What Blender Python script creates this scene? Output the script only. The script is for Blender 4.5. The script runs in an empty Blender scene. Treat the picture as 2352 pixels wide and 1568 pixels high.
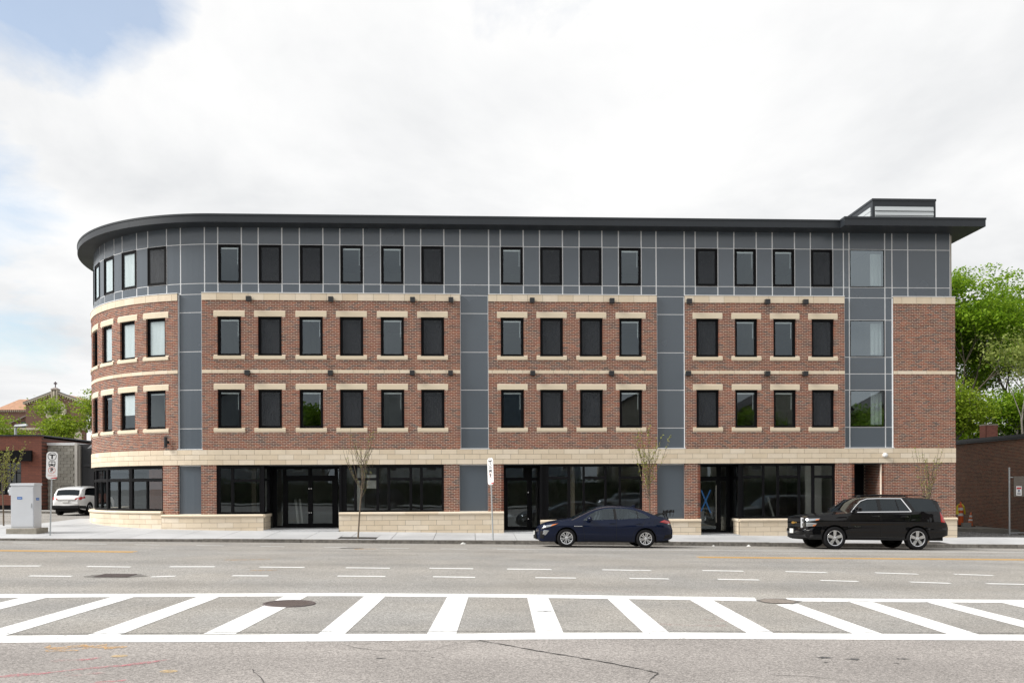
import bpy, math, random
import numpy as np
from mathutils import Vector, Matrix
SC = bpy.context.scene
COL = SC.collection
R_ = math.radians
rnd = random.Random(7)

# ------------------------------------------------------------------ camera
CAM_H = 2.08
cam_d = bpy.data.cameras.new('camera')
cam_d.sensor_width = 36.0
cam_d.lens = 1965.0 / 2352.0 * 36.0
cam_d.shift_y = (1118.0 - 784.0) / 2352.0
cam_d.clip_start = 0.1
cam_d.clip_end = 3000.0
cam = bpy.data.objects.new('camera', cam_d)
COL.objects.link(cam)
cam.location = (0.0, -34.7, CAM_H)
cam.rotation_euler = (Matrix.Rotation(R_(-2.65), 4, 'Z') @ Matrix.Rotation(R_(90), 4, 'X') @ Matrix.Rotation(R_(-0.25), 4, 'Z')).to_euler()
SC.camera = cam

# ------------------------------------------------------------------ world: daylight sky with broken bright cloud
SUN_AZ_LEFT, SUN_EL = 78.0, 40.0          # degrees to the left of the street-facing normal, elevation
world = bpy.data.worlds.new('World')
SC.world = world
world.use_nodes = True
wn, wl = world.node_tree.nodes, world.node_tree.links
wn.clear()
def W(t, **kw):
    n = wn.new(t)
    for k, v in kw.items():
        setattr(n, k, v)
    return n
def wmath(op, a, b=None, clamp=False):
    n = W('ShaderNodeMath', operation=op, use_clamp=clamp)
    for i, v in enumerate((a, b)):
        if v is None: continue
        if isinstance(v, (int, float)): n.inputs[i].default_value = v
        else: wl.new(v, n.inputs[i])
    return n.outputs[0]
wout = W('ShaderNodeOutputWorld')
sky = W('ShaderNodeTexSky', sky_type='NISHITA')
sky.sun_disc = False
sky.sun_elevation = R_(SUN_EL)
sky.sun_rotation = R_(180.0 + SUN_AZ_LEFT)
sky.air_density = 1.2
sky.dust_density = 1.5
tc = W('ShaderNodeTexCoord')
sep = W('ShaderNodeSeparateXYZ')
wl.new(tc.outputs['Generated'], sep.inputs[0])
den = wmath('MAXIMUM', wmath('ADD', sep.outputs[2], 0.22), 0.08)
cx_ = wmath('DIVIDE', sep.outputs[0], den)
cy_ = wmath('DIVIDE', sep.outputs[1], den)
comb = W('ShaderNodeCombineXYZ')
wl.new(cx_, comb.inputs[0]); wl.new(cy_, comb.inputs[1])
def wnoise(scale, detail, rough, off=(0, 0, 0), dist=0.0):
    m = W('ShaderNodeVectorMath', operation='ADD')
    wl.new(comb.outputs[0], m.inputs[0]); m.inputs[1].default_value = off
    n = W('ShaderNodeTexNoise')
    n.inputs['Scale'].default_value = scale
    n.inputs['Detail'].default_value = detail
    n.inputs['Roughness'].default_value = rough
    n.inputs['Distortion'].default_value = dist
    wl.new(m.outputs[0], n.inputs['Vector'])
    return n.outputs['Fac']
billow = wnoise(2.3, 10, 0.58, (3.1, 0.4, 0), 0.35)
grey = wnoise(1.35, 11, 0.56, (8.3, 2.2, 0), 0.25)
def wramp(fac, stops):
    r = W('ShaderNodeValToRGB')
    e = r.color_ramp.elements
    while len(e) > 1: e.remove(e[-1])
    e[0].position, e[0].color = stops[0][0], (*stops[0][1], 1)
    for p, c in stops[1:]:
        x = e.new(p); x.color = (*c, 1)
    wl.new(fac, r.inputs[0])
    return r.outputs['Color']
# openings of blue toward the west part of the sky
def lobe(d, inner, outer):
    m = W('ShaderNodeVectorMath', operation='DOT_PRODUCT')
    wl.new(tc.outputs['Generated'], m.inputs[0]); m.inputs[1].default_value = Vector(d).normalized()
    mr = W('ShaderNodeMapRange', interpolation_type='SMOOTHSTEP')
    wl.new(m.outputs['Value'], mr.inputs[0])
    mr.inputs[1].default_value = math.cos(R_(outer)); mr.inputs[2].default_value = math.cos(R_(inner))
    return mr.outputs[0]
gap = wmath('MAXIMUM', lobe((-0.47, 1.0, 0.635), 1.0, 9.5), wmath('MULTIPLY', lobe((-0.60, 1.0, 0.26), 1.0, 11.5), 0.80))
gap = wmath('MAXIMUM', gap, wmath('MULTIPLY', lobe((0.07, 1.0, 0.60), 0.5, 8.0), 0.55))
open_ = wmath('MINIMUM', wmath('MULTIPLY', wmath('SUBTRACT', wmath('ADD', wmath('MULTIPLY', gap, 0.44), 0.0), wmath('SUBTRACT', billow, 0.27)), 3.2, True), 0.72)
cloud_col = wramp(grey, [(0.30, (0.60, 0.612, 0.63)), (0.41, (0.69, 0.697, 0.705)), (0.50, (0.76, 0.763, 0.766)), (0.58, (0.815, 0.813, 0.808)), (0.70, (0.87, 0.866, 0.858))])
bg_sky = W('ShaderNodeBackground'); wl.new(sky.outputs[0], bg_sky.inputs['Color']); bg_sky.inputs['Strength'].default_value = 0.085
bg_cl = W('ShaderNodeBackground'); wl.new(cloud_col, bg_cl.inputs['Color']); bg_cl.inputs['Strength'].default_value = 0.58
mixs = W('ShaderNodeMixShader')
wl.new(open_, mixs.inputs[0]); wl.new(bg_cl.outputs[0], mixs.inputs[1]); wl.new(bg_sky.outputs[0], mixs.inputs[2])
wl.new(mixs.outputs[0], wout.inputs['Surface'])

# ------------------------------------------------------------------ sun behind thin cloud
sun_d = bpy.data.lights.new('sun', 'SUN')
sun_d.energy = 2.3
sun_d.angle = R_(24)
sun_d.color = (1.0, 0.975, 0.94)
sun = bpy.data.objects.new('sun', sun_d)
COL.objects.link(sun)
_e, _a = R_(SUN_EL), R_(SUN_AZ_LEFT)
to_sun = Vector((-math.sin(_a) * math.cos(_e), -math.cos(_a) * math.cos(_e), math.sin(_e)))
sun.rotation_euler = to_sun.to_track_quat('Z', 'Y').to_euler()
sun.location = (-30, -30, 60)

SC.view_settings.view_transform = 'Standard'
SC.view_settings.look = 'None'
SC.view_settings.exposure = 1.12
SC.view_settings.gamma = 1.0
SC.view_settings.use_curve_mapping = False
SC.cycles.max_bounces = 8
SC.cycles.transparent_max_bounces = 24
SC.cycles.caustics_reflective = False
SC.cycles.caustics_refractive = False
SC.cycles.use_denoising = True

# ------------------------------------------------------------------ materials
MATS = {}
def rgb(*c): return (c[0], c[1], c[2], 1.0)
def pmat(name, col, rough=0.6, metal=0.0, spec=0.5, var=0.0, vscale=4.0, bump=0.0, bscale=40.0, coat=0.0,
         rand=None, ramp=None, rvar=0.0, streak=None):
    """Principled material. var: broad noise tone variation, rand: 'object'/'island' tint source, ramp: colours picked by rand."""
    if name in MATS: return MATS[name]
    m = bpy.data.materials.new(name); m.use_nodes = True
    nt = m.node_tree; n, l = nt.nodes, nt.links
    b = n['Principled BSDF']
    b.inputs['Roughness'].default_value = rough
    b.inputs['Metallic'].default_value = metal
    b.inputs['Specular IOR Level'].default_value = spec
    if coat:
        b.inputs['Coat Weight'].default_value = coat
        b.inputs['Coat Roughness'].default_value = 0.03
    out = None
    if ramp:
        r = n.new('ShaderNodeValToRGB'); e = r.color_ramp.elements
        r.color_ramp.interpolation = 'LINEAR'
        while len(e) > 1: e.remove(e[-1])
        for i, c in enumerate(ramp):
            p = i / (len(ramp) - 1)
            if i == 0: e[0].position, e[0].color = 0.0, rgb(*c)
            else: e.new(p).color = rgb(*c)
        if rand == 'object': s = n.new('ShaderNodeObjectInfo').outputs['Random']
        else: s = n.new('ShaderNodeNewGeometry').outputs['Random Per Island']
        l.new(s, r.inputs[0]); out = r.outputs[0]
    else:
        c = n.new('ShaderNodeRGB'); c.outputs[0].default_value = rgb(*col); out = c.outputs[0]
    tcn = n.new('ShaderNodeTexCoord')
    if var or streak:
        no = n.new('ShaderNodeTexNoise'); no.inputs['Scale'].default_value = vscale
        no.inputs['Detail'].default_value = 6; no.inputs['Roughness'].default_value = 0.6
        src = tcn.outputs['Object']
        if streak:
            mp = n.new('ShaderNodeMapping'); mp.inputs['Scale'].default_value = streak
            l.new(src, mp.inputs[0]); src = mp.outputs[0]
        l.new(src, no.inputs['Vector'])
        mr = n.new('ShaderNodeMapRange'); l.new(no.outputs['Fac'], mr.inputs[0])
        mr.inputs[1].default_value = 0.25; mr.inputs[2].default_value = 0.75
        mr.inputs[3].default_value = 1 - var; mr.inputs[4].default_value = 1 + var
        mx = n.new('ShaderNodeMix'); mx.data_type = 'RGBA'; mx.blend_type = 'MULTIPLY'; mx.inputs[0].default_value = 1
        l.new(out, mx.inputs[6]); l.new(mr.outputs[0], mx.inputs[7]); out = mx.outputs[2]
    l.new(out, b.inputs['Base Color'])
    if rvar:
        no2 = n.new('ShaderNodeTexNoise'); no2.inputs['Scale'].default_value = vscale * 0.7; no2.inputs['Detail'].default_value = 4
        l.new(tcn.outputs['Object'], no2.inputs['Vector'])
        mr = n.new('ShaderNodeMapRange'); l.new(no2.outputs['Fac'], mr.inputs[0])
        mr.inputs[3].default_value = max(0, rough - rvar); mr.inputs[4].default_value = rough + rvar
        l.new(mr.outputs[0], b.inputs['Roughness'])
    if bump:
        no = n.new('ShaderNodeTexNoise'); no.inputs['Scale'].default_value = bscale; no.inputs['Detail'].default_value = 5
        l.new(tcn.outputs['Object'], no.inputs['Vector'])
        bp = n.new('ShaderNodeBump'); bp.inputs['Strength'].default_value = bump; bp.inputs['Distance'].default_value = 0.02
        l.new(no.outputs['Fac'], bp.inputs['Height']); l.new(bp.outputs[0], b.inputs['Normal'])
    MATS[name] = m
    return m

def glass_mat(name, ior=1.55, tint=(0.80, 0.86, 0.86), wobble=0.0):
    """Architectural glass: mirror reflection by Fresnel over clear transmission."""
    if name in MATS: return MATS[name]
    m = bpy.data.materials.new(name); m.use_nodes = True
    nt = m.node_tree; n, l = nt.nodes, nt.links
    n.remove(n['Principled BSDF'])
    fr = n.new('ShaderNodeFresnel'); fr.inputs['IOR'].default_value = ior
    tr = n.new('ShaderNodeBsdfTransparent'); tr.inputs[0].default_value = rgb(*tint)
    gl = n.new('ShaderNodeBsdfAnisotropic'); gl.inputs['Roughness'].default_value = 0.0
    gl.inputs['Color'].default_value = (0.80, 0.92, 1.0, 1)
    if wobble:
        tcn = n.new('ShaderNodeTexCoord')
        no = n.new('ShaderNodeTexNoise'); no.inputs['Scale'].default_value = 1.3; no.inputs['Detail'].default_value = 1
        l.new(tcn.outputs['Object'], no.inputs['Vector'])
        bp = n.new('ShaderNodeBump'); bp.inputs['Strength'].default_value = wobble; bp.inputs['Distance'].default_value = 0.05
        l.new(no.outputs['Fac'], bp.inputs['Height']); l.new(bp.outputs[0], gl.inputs['Normal'])
    mx = n.new('ShaderNodeMixShader')
    ge = n.new('ShaderNodeNewGeometry'); iv = n.new('ShaderNodeMath'); iv.operation = 'SUBTRACT'; iv.inputs[0].default_value = 1.0; l.new(ge.outputs['Backfacing'], iv.inputs[1])
    fm = n.new('ShaderNodeMath'); fm.operation = 'MULTIPLY'; l.new(fr.outputs[0], fm.inputs[0]); l.new(iv.outputs[0], fm.inputs[1])
    l.new(fm.outputs[0], mx.inputs[0]); l.new(tr.outputs[0], mx.inputs[1]); l.new(gl.outputs[0], mx.inputs[2])
    l.new(mx.outputs[0], n['Material Output'].inputs['Surface'])
    MATS[name] = m
    return m

def leaf_mat(name, ramp, trans=0.35):
    if name in MATS: return MATS[name]
    m = bpy.data.materials.new(name); m.use_nodes = True
    nt = m.node_tree; n, l = nt.nodes, nt.links
    b = n['Principled BSDF']; b.inputs['Roughness'].default_value = 0.55; b.inputs['Specular IOR Level'].default_value = 0.25
    r = n.new('ShaderNodeValToRGB'); e = r.color_ramp.elements
    while len(e) > 1: e.remove(e[-1])
    for i, c in enumerate(ramp):
        if i == 0: e[0].position, e[0].color = 0.0, rgb(*c)
        else: e.new(i / (len(ramp) - 1)).color = rgb(*c)
    l.new(n.new('ShaderNodeNewGeometry').outputs['Random Per Island'], r.inputs[0])
    l.new(r.outputs[0], b.inputs['Base Color'])
    t = n.new('ShaderNodeBsdfTranslucent'); l.new(r.outputs[0], t.inputs[0])
    mx = n.new('ShaderNodeMixShader'); mx.inputs[0].default_value = trans
    l.new(b.outputs[0], mx.inputs[1]); l.new(t.outputs[0], mx.inputs[2])
    l.new(mx.outputs[0], n['Material Output'].inputs['Surface'])
    MATS[name] = m
    return m

BRICKS = [(0.080, 0.052, 0.046), (0.175, 0.064, 0.040), (0.250, 0.086, 0.048), (0.190, 0.080, 0.052), (0.300, 0.100, 0.054), (0.135, 0.076, 0.058), (0.265, 0.115, 0.066), (0.215, 0.066, 0.040), (0.100, 0.072, 0.066), (0.235, 0.080, 0.050)]
m_brick = pmat('brick field', None, 0.85, var=0.14, vscale=0.9, rand='island', ramp=BRICKS, bump=0.25, bscale=120)
m_brick1 = pmat('brick single', None, 0.85, var=0.16, vscale=30, rand='object', ramp=BRICKS, bump=0.25, bscale=120)
m_mortar = pmat('mortar', (0.80, 0.68, 0.56), 0.95, var=0.10, vscale=2.5, bump=0.2, bscale=90)
STONE = [(0.64, 0.53, 0.39), (0.71, 0.605, 0.465), (0.67, 0.56, 0.415), (0.74, 0.645, 0.515), (0.69, 0.58, 0.43)]
m_stone = pmat('cast stone', None, 0.85, var=0.06, vscale=3, rand='object', ramp=STONE, bump=0.12, bscale=60)
m_joint = pmat('stone joint', (0.16, 0.135, 0.10), 0.95)
m_lintel = pmat('lintel stone', None, 0.85, var=0.05, vscale=2, rand='object', ramp=[(0.68, 0.58, 0.43), (0.71, 0.615, 0.465)], bump=0.1, bscale=60)
m_panel = pmat('slate grey panel', None, 0.27, spec=0.7, var=0.025, vscale=0.5, rand='object', ramp=[(0.072, 0.089, 0.108), (0.086, 0.105, 0.126), (0.078, 0.096, 0.116), (0.090, 0.108, 0.128)], rvar=0.015)
m_trim = pmat('pale aluminium trim', (0.70, 0.71, 0.72), 0.5, var=0.04)
m_fascia = pmat('charcoal fascia metal', (0.022, 0.026, 0.031), 0.42, spec=0.35, var=0.10, vscale=1.2, rvar=0.08)
m_soffit = pmat('charcoal soffit', (0.030, 0.032, 0.035), 0.6, spec=0.3)
m_black = pmat('black window frame', (0.005, 0.005, 0.006), 0.5, spec=0.10)
m_glass = glass_mat('window glass', 1.95, (0.90, 0.93, 0.93), wobble=0.012)
m_glass_sf = glass_mat('storefront glass', 1.90, (0.88, 0.90, 0.90), wobble=0.02)
m_blind = pmat('white blind', (0.72, 0.74, 0.74), 0.5)
m_int = pmat('interior wall', (0.46, 0.43, 0.38), 0.9, var=0.2, vscale=0.7)
m_intd = pmat('interior floor', (0.10, 0.095, 0.09), 0.8, var=0.2)
m_conc = pmat('new concrete', None, 0.88, var=0.13, vscale=0.7, rand='object', ramp=[(0.42, 0.425, 0.43), (0.47, 0.475, 0.48), (0.445, 0.45, 0.455)], bump=0.08, bscale=50)
m_cjoint = pmat('concrete joint', (0.20, 0.20, 0.19), 0.95)
m_kerb = pmat('granite kerb', None, 0.9, var=0.5, vscale=9, rand='object', ramp=[(0.13, 0.12, 0.105), (0.20, 0.185, 0.165), (0.155, 0.142, 0.125)], bump=0.7, bscale=25)
m_white = None
m_yellow = pmat('road paint yellow', (0.70, 0.36, 0.03), 0.7, var=0.12, vscale=6)
m_crack = pmat('crack filler', (0.02, 0.02, 0.02), 0.95)
m_iron = pmat('cast iron', (0.13, 0.105, 0.10), 0.6, metal=0.4, var=0.3, vscale=20, bump=0.4, bscale=60)
m_bark = pmat('bark', (0.105, 0.085, 0.066), 0.9, var=0.35, vscale=8, bump=0.5, bscale=20)
m_barkl = pmat('young bark', (0.125, 0.095, 0.066), 0.85, var=0.2, vscale=30)
m_barkg = pmat('pale grey bark', (0.26, 0.235, 0.20), 0.9, var=0.3, vscale=8)
m_galv = pmat('galvanised steel', (0.42, 0.44, 0.45), 0.5, metal=0.5, var=0.12, vscale=30)
m_rubber = pmat('tyre rubber', (0.010, 0.010, 0.011), 0.8, spec=0.2)
m_chrome = pmat('chrome', (0.85, 0.85, 0.86), 0.10, metal=1.0)
m_alloy = pmat('alloy rim', (0.72, 0.73, 0.75), 0.24, metal=0.85)
m_dark = pmat('dark plastic', (0.010, 0.010, 0.011), 0.6, spec=0.25)
m_under = pmat('underbody black', (0.006, 0.006, 0.006), 0.9)

def asphalt_mat():
    m = bpy.data.materials.new('worn asphalt'); m.use_nodes = True
    n, l = m.node_tree.nodes, m.node_tree.links
    b = n['Principled BSDF']; b.inputs['Roughness'].default_value = 0.9; b.inputs['Specular IOR Level'].default_value = 0.3
    t = n.new('ShaderNodeTexCoord')
    def noise(scale, detail=3, rough=0.6, stretch=None):
        no = n.new('ShaderNodeTexNoise'); no.inputs['Scale'].default_value = scale; no.inputs['Detail'].default_value = detail; no.inputs['Roughness'].default_value = rough
        s = t.outputs['Object']
        if stretch:
            mp = n.new('ShaderNodeMapping'); mp.inputs['Scale'].default_value = stretch; l.new(s, mp.inputs[0]); s = mp.outputs[0]
        l.new(s, no.inputs['Vector']); return no.outputs['Fac']
    def rng(f, a, b_, lo, hi):
        mr = n.new('ShaderNodeMapRange'); l.new(f, mr.inputs[0])
        mr.inputs[1].default_value, mr.inputs[2].default_value, mr.inputs[3].default_value, mr.inputs[4].default_value = a, b_, lo, hi
        return mr.outputs[0]
    def mul(a, b_):
        x = n.new('ShaderNodeMath'); x.operation = 'MULTIPLY'; l.new(a, x.inputs[0]); l.new(b_, x.inputs[1]); return x.outputs[0]
    vo = n.new('ShaderNodeTexVoronoi'); vo.inputs['Scale'].default_value = 75; l.new(t.outputs['Object'], vo.inputs['Vector'])
    sx = n.new('ShaderNodeSeparateColor'); l.new(vo.outputs['Color'], sx.inputs[0])
    f = mul(rng(sx.outputs[0], 0, 1, 0.62, 1.38), rng(noise(26, 2), 0.3, 0.7, 0.80, 1.20))
    f = mul(f, rng(noise(0.55, 5, 0.6), 0.3, 0.7, 0.88, 1.12))
    f = mul(f, rng(noise(0.5, 4, 0.5, (0.12, 1.4, 1)), 0.3, 0.7, 0.93, 1.07))
    tint = n.new('ShaderNodeValToRGB'); e = tint.color_ramp.elements
    e[0].color = rgb(0.290, 0.273, 0.248); e[1].color = rgb(0.276, 0.266, 0.250)
    e[0].position, e[1].position = 0.4, 0.62
    l.new(noise(0.30, 3), tint.inputs[0])
    spx = n.new('ShaderNodeSeparateXYZ'); l.new(t.outputs['Object'], spx.inputs[0])
    wob = n.new('ShaderNodeMath'); wob.operation = 'MULTIPLY_ADD'; l.new(noise(0.8, 3), wob.inputs[0]); wob.inputs[1].default_value = 0.12; l.new(spx.outputs[1], wob.inputs[2])
    near = rng(wob.outputs[0], -23.62, -23.68, 0.0, 1.0)
    nt_ = n.new('ShaderNodeMix'); nt_.data_type = 'RGBA'; l.new(near, nt_.inputs[0]); l.new(tint.outputs[0], nt_.inputs[6]); nt_.inputs[7].default_value = rgb(0.284, 0.262, 0.245)
    st = noise(1.1, 7, 0.7); f = mul(f, rng(st, 0.60, 0.74, 1.0, 0.72))
    st2 = noise(5.5, 4, 0.6); f = mul(f, rng(st2, 0.70, 0.78, 1.0, 0.60))
    for yc, wd in ((-18.1, 0.5), (-11.9, 0.45), (-9.0, 0.4), (-25.6, 0.5), (-13.6, 0.4)):
        dd = n.new('ShaderNodeMath'); dd.operation = 'SUBTRACT'; l.new(wob.outputs[0], dd.inputs[0]); dd.inputs[1].default_value = yc
        ab = n.new('ShaderNodeMath'); ab.operation = 'ABSOLUTE'; l.new(dd.outputs[0], ab.inputs[0])
        f = mul(f, rng(ab.outputs[0], 0.0, wd * 1.6, 0.91, 1.0))
    tint = type('T', (), {'outputs': [nt_.outputs[2]]})
    mx = n.new('ShaderNodeMix'); mx.data_type = 'RGBA'; mx.blend_type = 'MULTIPLY'; mx.inputs[0].default_value = 1
    l.new(tint.outputs[0], mx.inputs[6]); l.new(f, mx.inputs[7])
    l.new(mx.outputs[2], b.inputs['Base Color'])
    bp = n.new('ShaderNodeBump'); bp.inputs['Strength'].default_value = 0.6; bp.inputs['Distance'].default_value = 0.01
    l.new(vo.outputs['Distance'], bp.inputs['Height']); bp.inputs['Strength'].default_value = 0.4; l.new(bp.outputs[0], b.inputs['Normal'])
    return m
m_asphalt = asphalt_mat()

# ------------------------------------------------------------------ mesh helpers
class MB:
    def __init__(s): s.v, s.f, s.mi = [], [], []
    def add(s, vs, fs, mi=0):
        k = len(s.v); s.v.extend([tuple(p) for p in vs])
        for f in fs: s.f.append(tuple(i + k for i in f)); s.mi.append(mi)
        return s
    def box(s, x0, x1, y0, y1, z0, z1, mi=0):
        return s.hexa([(x0, y0, z0), (x1, y0, z0), (x1, y1, z0), (x0, y1, z0), (x0, y0, z1), (x1, y0, z1), (x1, y1, z1), (x0, y1, z1)], mi)
    def hexa(s, p, mi=0):
        return s.add(p, [(3, 2, 1, 0), (4, 5, 6, 7), (0, 1, 5, 4), (1, 2, 6, 5), (2, 3, 7, 6), (3, 0, 4, 7)], mi)
    def tube(s, pts, rad, n=6, cap=True, mi=0):
        pts = [Vector(p) for p in pts]
        if not isinstance(rad, (list, tuple)): rad = [rad] * len(pts)
        rings = []
        up = Vector((0, 0, 1))
        for i, p in enumerate(pts):
            d = (pts[min(i + 1, len(pts) - 1)] - pts[max(i - 1, 0)])
            if d.length < 1e-9: d = Vector((0, 0, 1))
            d.normalize()
            a = up if abs(d.z) < 0.95 else Vector((1, 0, 0))
            e1 = d.cross(a).normalized(); e2 = d.cross(e1)
            rings.append([p + (e1 * math.cos(t) + e2 * math.sin(t)) * rad[i] for t in [2 * math.pi * k / n for k in range(n)]])
        vs = [q for r in rings for q in r]; fs = []
        for i in range(len(pts) - 1):
            for k in range(n):
                k2 = (k + 1) % n
                fs.append((i * n + k, i * n + k2, (i + 1) * n + k2, (i + 1) * n + k))
        if cap:
            fs.append(tuple(range(n))); fs.append(tuple(reversed([(len(pts) - 1) * n + k for k in range(n)])))
        return s.add(vs, fs, mi)
    def lathe(s, prof, n=24, axis='z', c=(0, 0, 0), mi=0):
        """prof: (radius, height) pairs round the axis through c."""
        vs, fs = [], []
        for r, h in prof:
            for k in range(n):
                t = 2 * math.pi * k / n; a, b = r * math.cos(t), r * math.sin(t)
                p = (a, b, h) if axis == 'z' else ((a, h, b) if axis == 'y' else (h, a, b))
                vs.append((p[0] + c[0], p[1] + c[1], p[2] + c[2]))
        for i in range(len(prof) - 1):
            for k in range(n):
                k2 = (k + 1) % n
                fs.append((i * n + k, i * n + k2, (i + 1) * n + k2, (i + 1) * n + k))
        return s.add(vs, fs, mi)
    def prism(s, poly, a0, a1, axis='y', mi=0):
        """poly: 2D outline (x,z for axis y; x,y for axis z; y,z for axis x), extruded a0..a1."""
        def P(p, a): return (p[0], a, p[1]) if axis == 'y' else ((p[0], p[1], a) if axis == 'z' else (a, p[0], p[1]))
        n = len(poly)
        vs = [P(p, a0) for p in poly] + [P(p, a1) for p in poly]
        fs = [tuple(range(n)), tuple(reversed(range(n, 2 * n)))] + [(i, i + n, (i + 1) % n + n, (i + 1) % n) for i in range(n)]
        return s.add(vs, fs, mi)
    def build(s, name, mat=None, parent=None, smooth=False, fix=True):
        return link(name, s.mesh(name, mat, smooth, fix), parent)
    def mesh(s, name, mat=None, smooth=False, fix=True):
        me = bpy.data.meshes.new(name)
        me.from_pydata(s.v, [], s.f)
        mats = mat if isinstance(mat, (list, tuple)) else [mat]
        for m in mats:
            if m: me.materials.append(m)
        if len(mats) > 1: me.polygons.foreach_set('material_index', s.mi)
        if smooth: me.polygons.foreach_set('use_smooth', [True] * len(me.polygons))
        me.update()
        return me
def link(name, data, parent=None, loc=None, rz=None):
    o = bpy.data.objects.new(name, data); COL.objects.link(o)
    if parent is not None: o.parent = parent
    if loc is not None: o.location = loc
    if rz is not None: o.rotation_euler = (0, 0, rz)
    return o
def thing(name, label, cat, loc=(0, 0, 0), rz=0.0, group=None):
    o = link(name, None, None, loc, rz); o.empty_display_size = 0.3
    return tag(o, label, cat, group)
def tag(o, label, cat, group=None):
    o['label'] = label; o['category'] = cat
    if group: o['group'] = group
    return o
def struct(o): o['kind'] = 'structure'; return o
def stuff(o): o['kind'] = 'stuff'; return o
def smooth_by_angle(o, ang=40):
    me = o.data
    me.polygons.foreach_set('use_smooth', [True] * len(me.polygons))
    me.set_sharp_from_angle(angle=R_(ang))
def lerp(a, b, t): return a + (b - a) * t
def curve_fn(keys):
    """Smooth monotone-limited interpolation through (x, value) keys."""
    xs = [k[0] for k in keys]; ys = [k[1] for k in keys]; n = len(xs)
    d = [(ys[i + 1] - ys[i]) / (xs[i + 1] - xs[i]) for i in range(n - 1)]
    m = [d[0]] + [0 if d[i - 1] * d[i] <= 0 else 2 * d[i - 1] * d[i] / (d[i - 1] + d[i]) for i in range(1, n - 1)] + [d[-1]]
    def f(x):
        if x <= xs[0]: return ys[0]
        if x >= xs[-1]: return ys[-1]
        i = max(j for j in range(n - 1) if xs[j] <= x)
        h = xs[i + 1] - xs[i]; t = (x - xs[i]) / h
        return (2*t**3 - 3*t**2 + 1) * ys[i] + (t**3 - 2*t**2 + t) * h * m[i] + (-2*t**3 + 3*t**2) * ys[i+1] + (t**3 - t**2) * h * m[i+1]
    return f
def text_mesh(s, size, depth, mat, parent, name, M, bold=0.0, align='CENTER'):
    cu = bpy.data.curves.new('lettering', 'FONT'); cu.body = s; cu.size = size; cu.extrude = depth; cu.align_x = align; cu.align_y = 'CENTER'; cu.offset = bold
    t = bpy.data.objects.new('lettering', cu); COL.objects.link(t)
    dg = bpy.context.evaluated_depsgraph_get(); dg.update()
    me = bpy.data.meshes.new_from_object(t.evaluated_get(dg))
    bpy.data.objects.remove(t)
    me.transform(M); me.materials.clear(); me.materials.append(mat)
    return link(name, me, parent)

# ------------------------------------------------------------------ ground levels
SL = -0.0165
_cy = [-60, -13, -8, -5.8, -3.3, 60]; _cz = [0.16, 0.16, 0.13, 0.08, 0.0, 0.0]
def road_z(x, y): return SL * max(-70, min(70, x)) + float(np.interp(y, _cy, _cz))
def walk_z(x, y): return SL * max(-70, min(70, x)) + 0.13 + 0.035 * (min(y, 0.5) + 3.3) + 0.02 * max(0.0, min(y, 8) - 0.5)
def kerb_y(x): return float(np.interp(x, [-60, -26, -15, -7, 2, 21, 60], [-5.0, -4.6, -4.15, -3.6, -3.25, -3.05, -3.05]))

# ================================================================== THE SETTING
# base terrain to the horizon
def ground_sheet():
    xs = [-900, -300, -70, -40, -20, 0, 20, 40, 70, 300, 900]
    ys = [-900, -200, -60, -30, 0, 20, 60, 200, 900]
    mb = MB()
    mb.add([(x, y, road_z(x, -3.3) - 0.09) for y in ys for x in xs],
           [(j * len(xs) + i, j * len(xs) + i + 1, (j + 1) * len(xs) + i + 1, (j + 1) * len(xs) + i) for j in range(len(ys) - 1) for i in range(len(xs) - 1)])
    return struct(mb.build('ground', pmat('bare ground', (0.16, 0.15, 0.13), 0.95, var=0.2, vscale=0.5)))
ground_sheet()
def sheet(xs, ys, zf, dz=0.0):
    mb = MB(); nx = len(xs)
    mb.add([(x, y, zf(x, y) + dz) for y in ys for x in xs], [(j * nx + i, j * nx + i + 1, (j + 1) * nx + i + 1, (j + 1) * nx + i) for j in range(len(ys) - 1) for i in range(nx - 1)])
    return mb
_xs = [-70, -50, -40, -30, -20, -10, 0, 10, 20, 30, 40, 50, 70]
road = struct(sheet(_xs, [-42, -30, -13, -8, -5.8, -3.3, -2.6], road_z).build('road', m_asphalt))
side_road = struct(sheet([-70, -45, -30, -25, -18.6], [2.0, 8, 17.5, 24], lambda x, y: SL * x + 0.21).build('side_road', m_asphalt))

# sidewalk: concrete slabs with tooled joints over a darker bed
def slab_quad(poly, name, parent, mat, zf, th=0.10, top=0.0):
    mb = MB(); n = len(poly)
    mb.add([(x, y, zf(x, y) - th) for x, y in poly] + [(x, y, zf(x, y) + top) for x, y in poly],
           [tuple(range(n, 2 * n))] + [(i, (i + 1) % n, (i + 1) % n + n, i + n) for i in range(n)])
    return mb.build(name, mat, parent)
walk_bed = MB()
_n = 0
bx = list(np.arange(-60, 46.1, 2.0))
for a, b in zip(bx[:-1], bx[1:]):
    yb = 2.0 if a < -18.5 else (7.0 if a < -12 else 3.0)
    if a >= 20.0: yb = 0.4
    walk_bed.add([(a, kerb_y(a) + 0.02, walk_z(a, kerb_y(a)) - 0.02), (b, kerb_y(b) + 0.02, walk_z(b, kerb_y(b)) - 0.02), (b, yb, walk_z(b, yb) - 0.02), (a, yb, walk_z(a, yb) - 0.02)], [(0, 1, 2, 3)])
sidewalk = struct(walk_bed.build('sidewalk', m_cjoint))
tree_pits = [(-4.25, -2.72), (6.73, -2.5), (17.58, -2.45)]
g = 0.010
xw = list(np.arange(-34.0, 31.0, 1.55))
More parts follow.
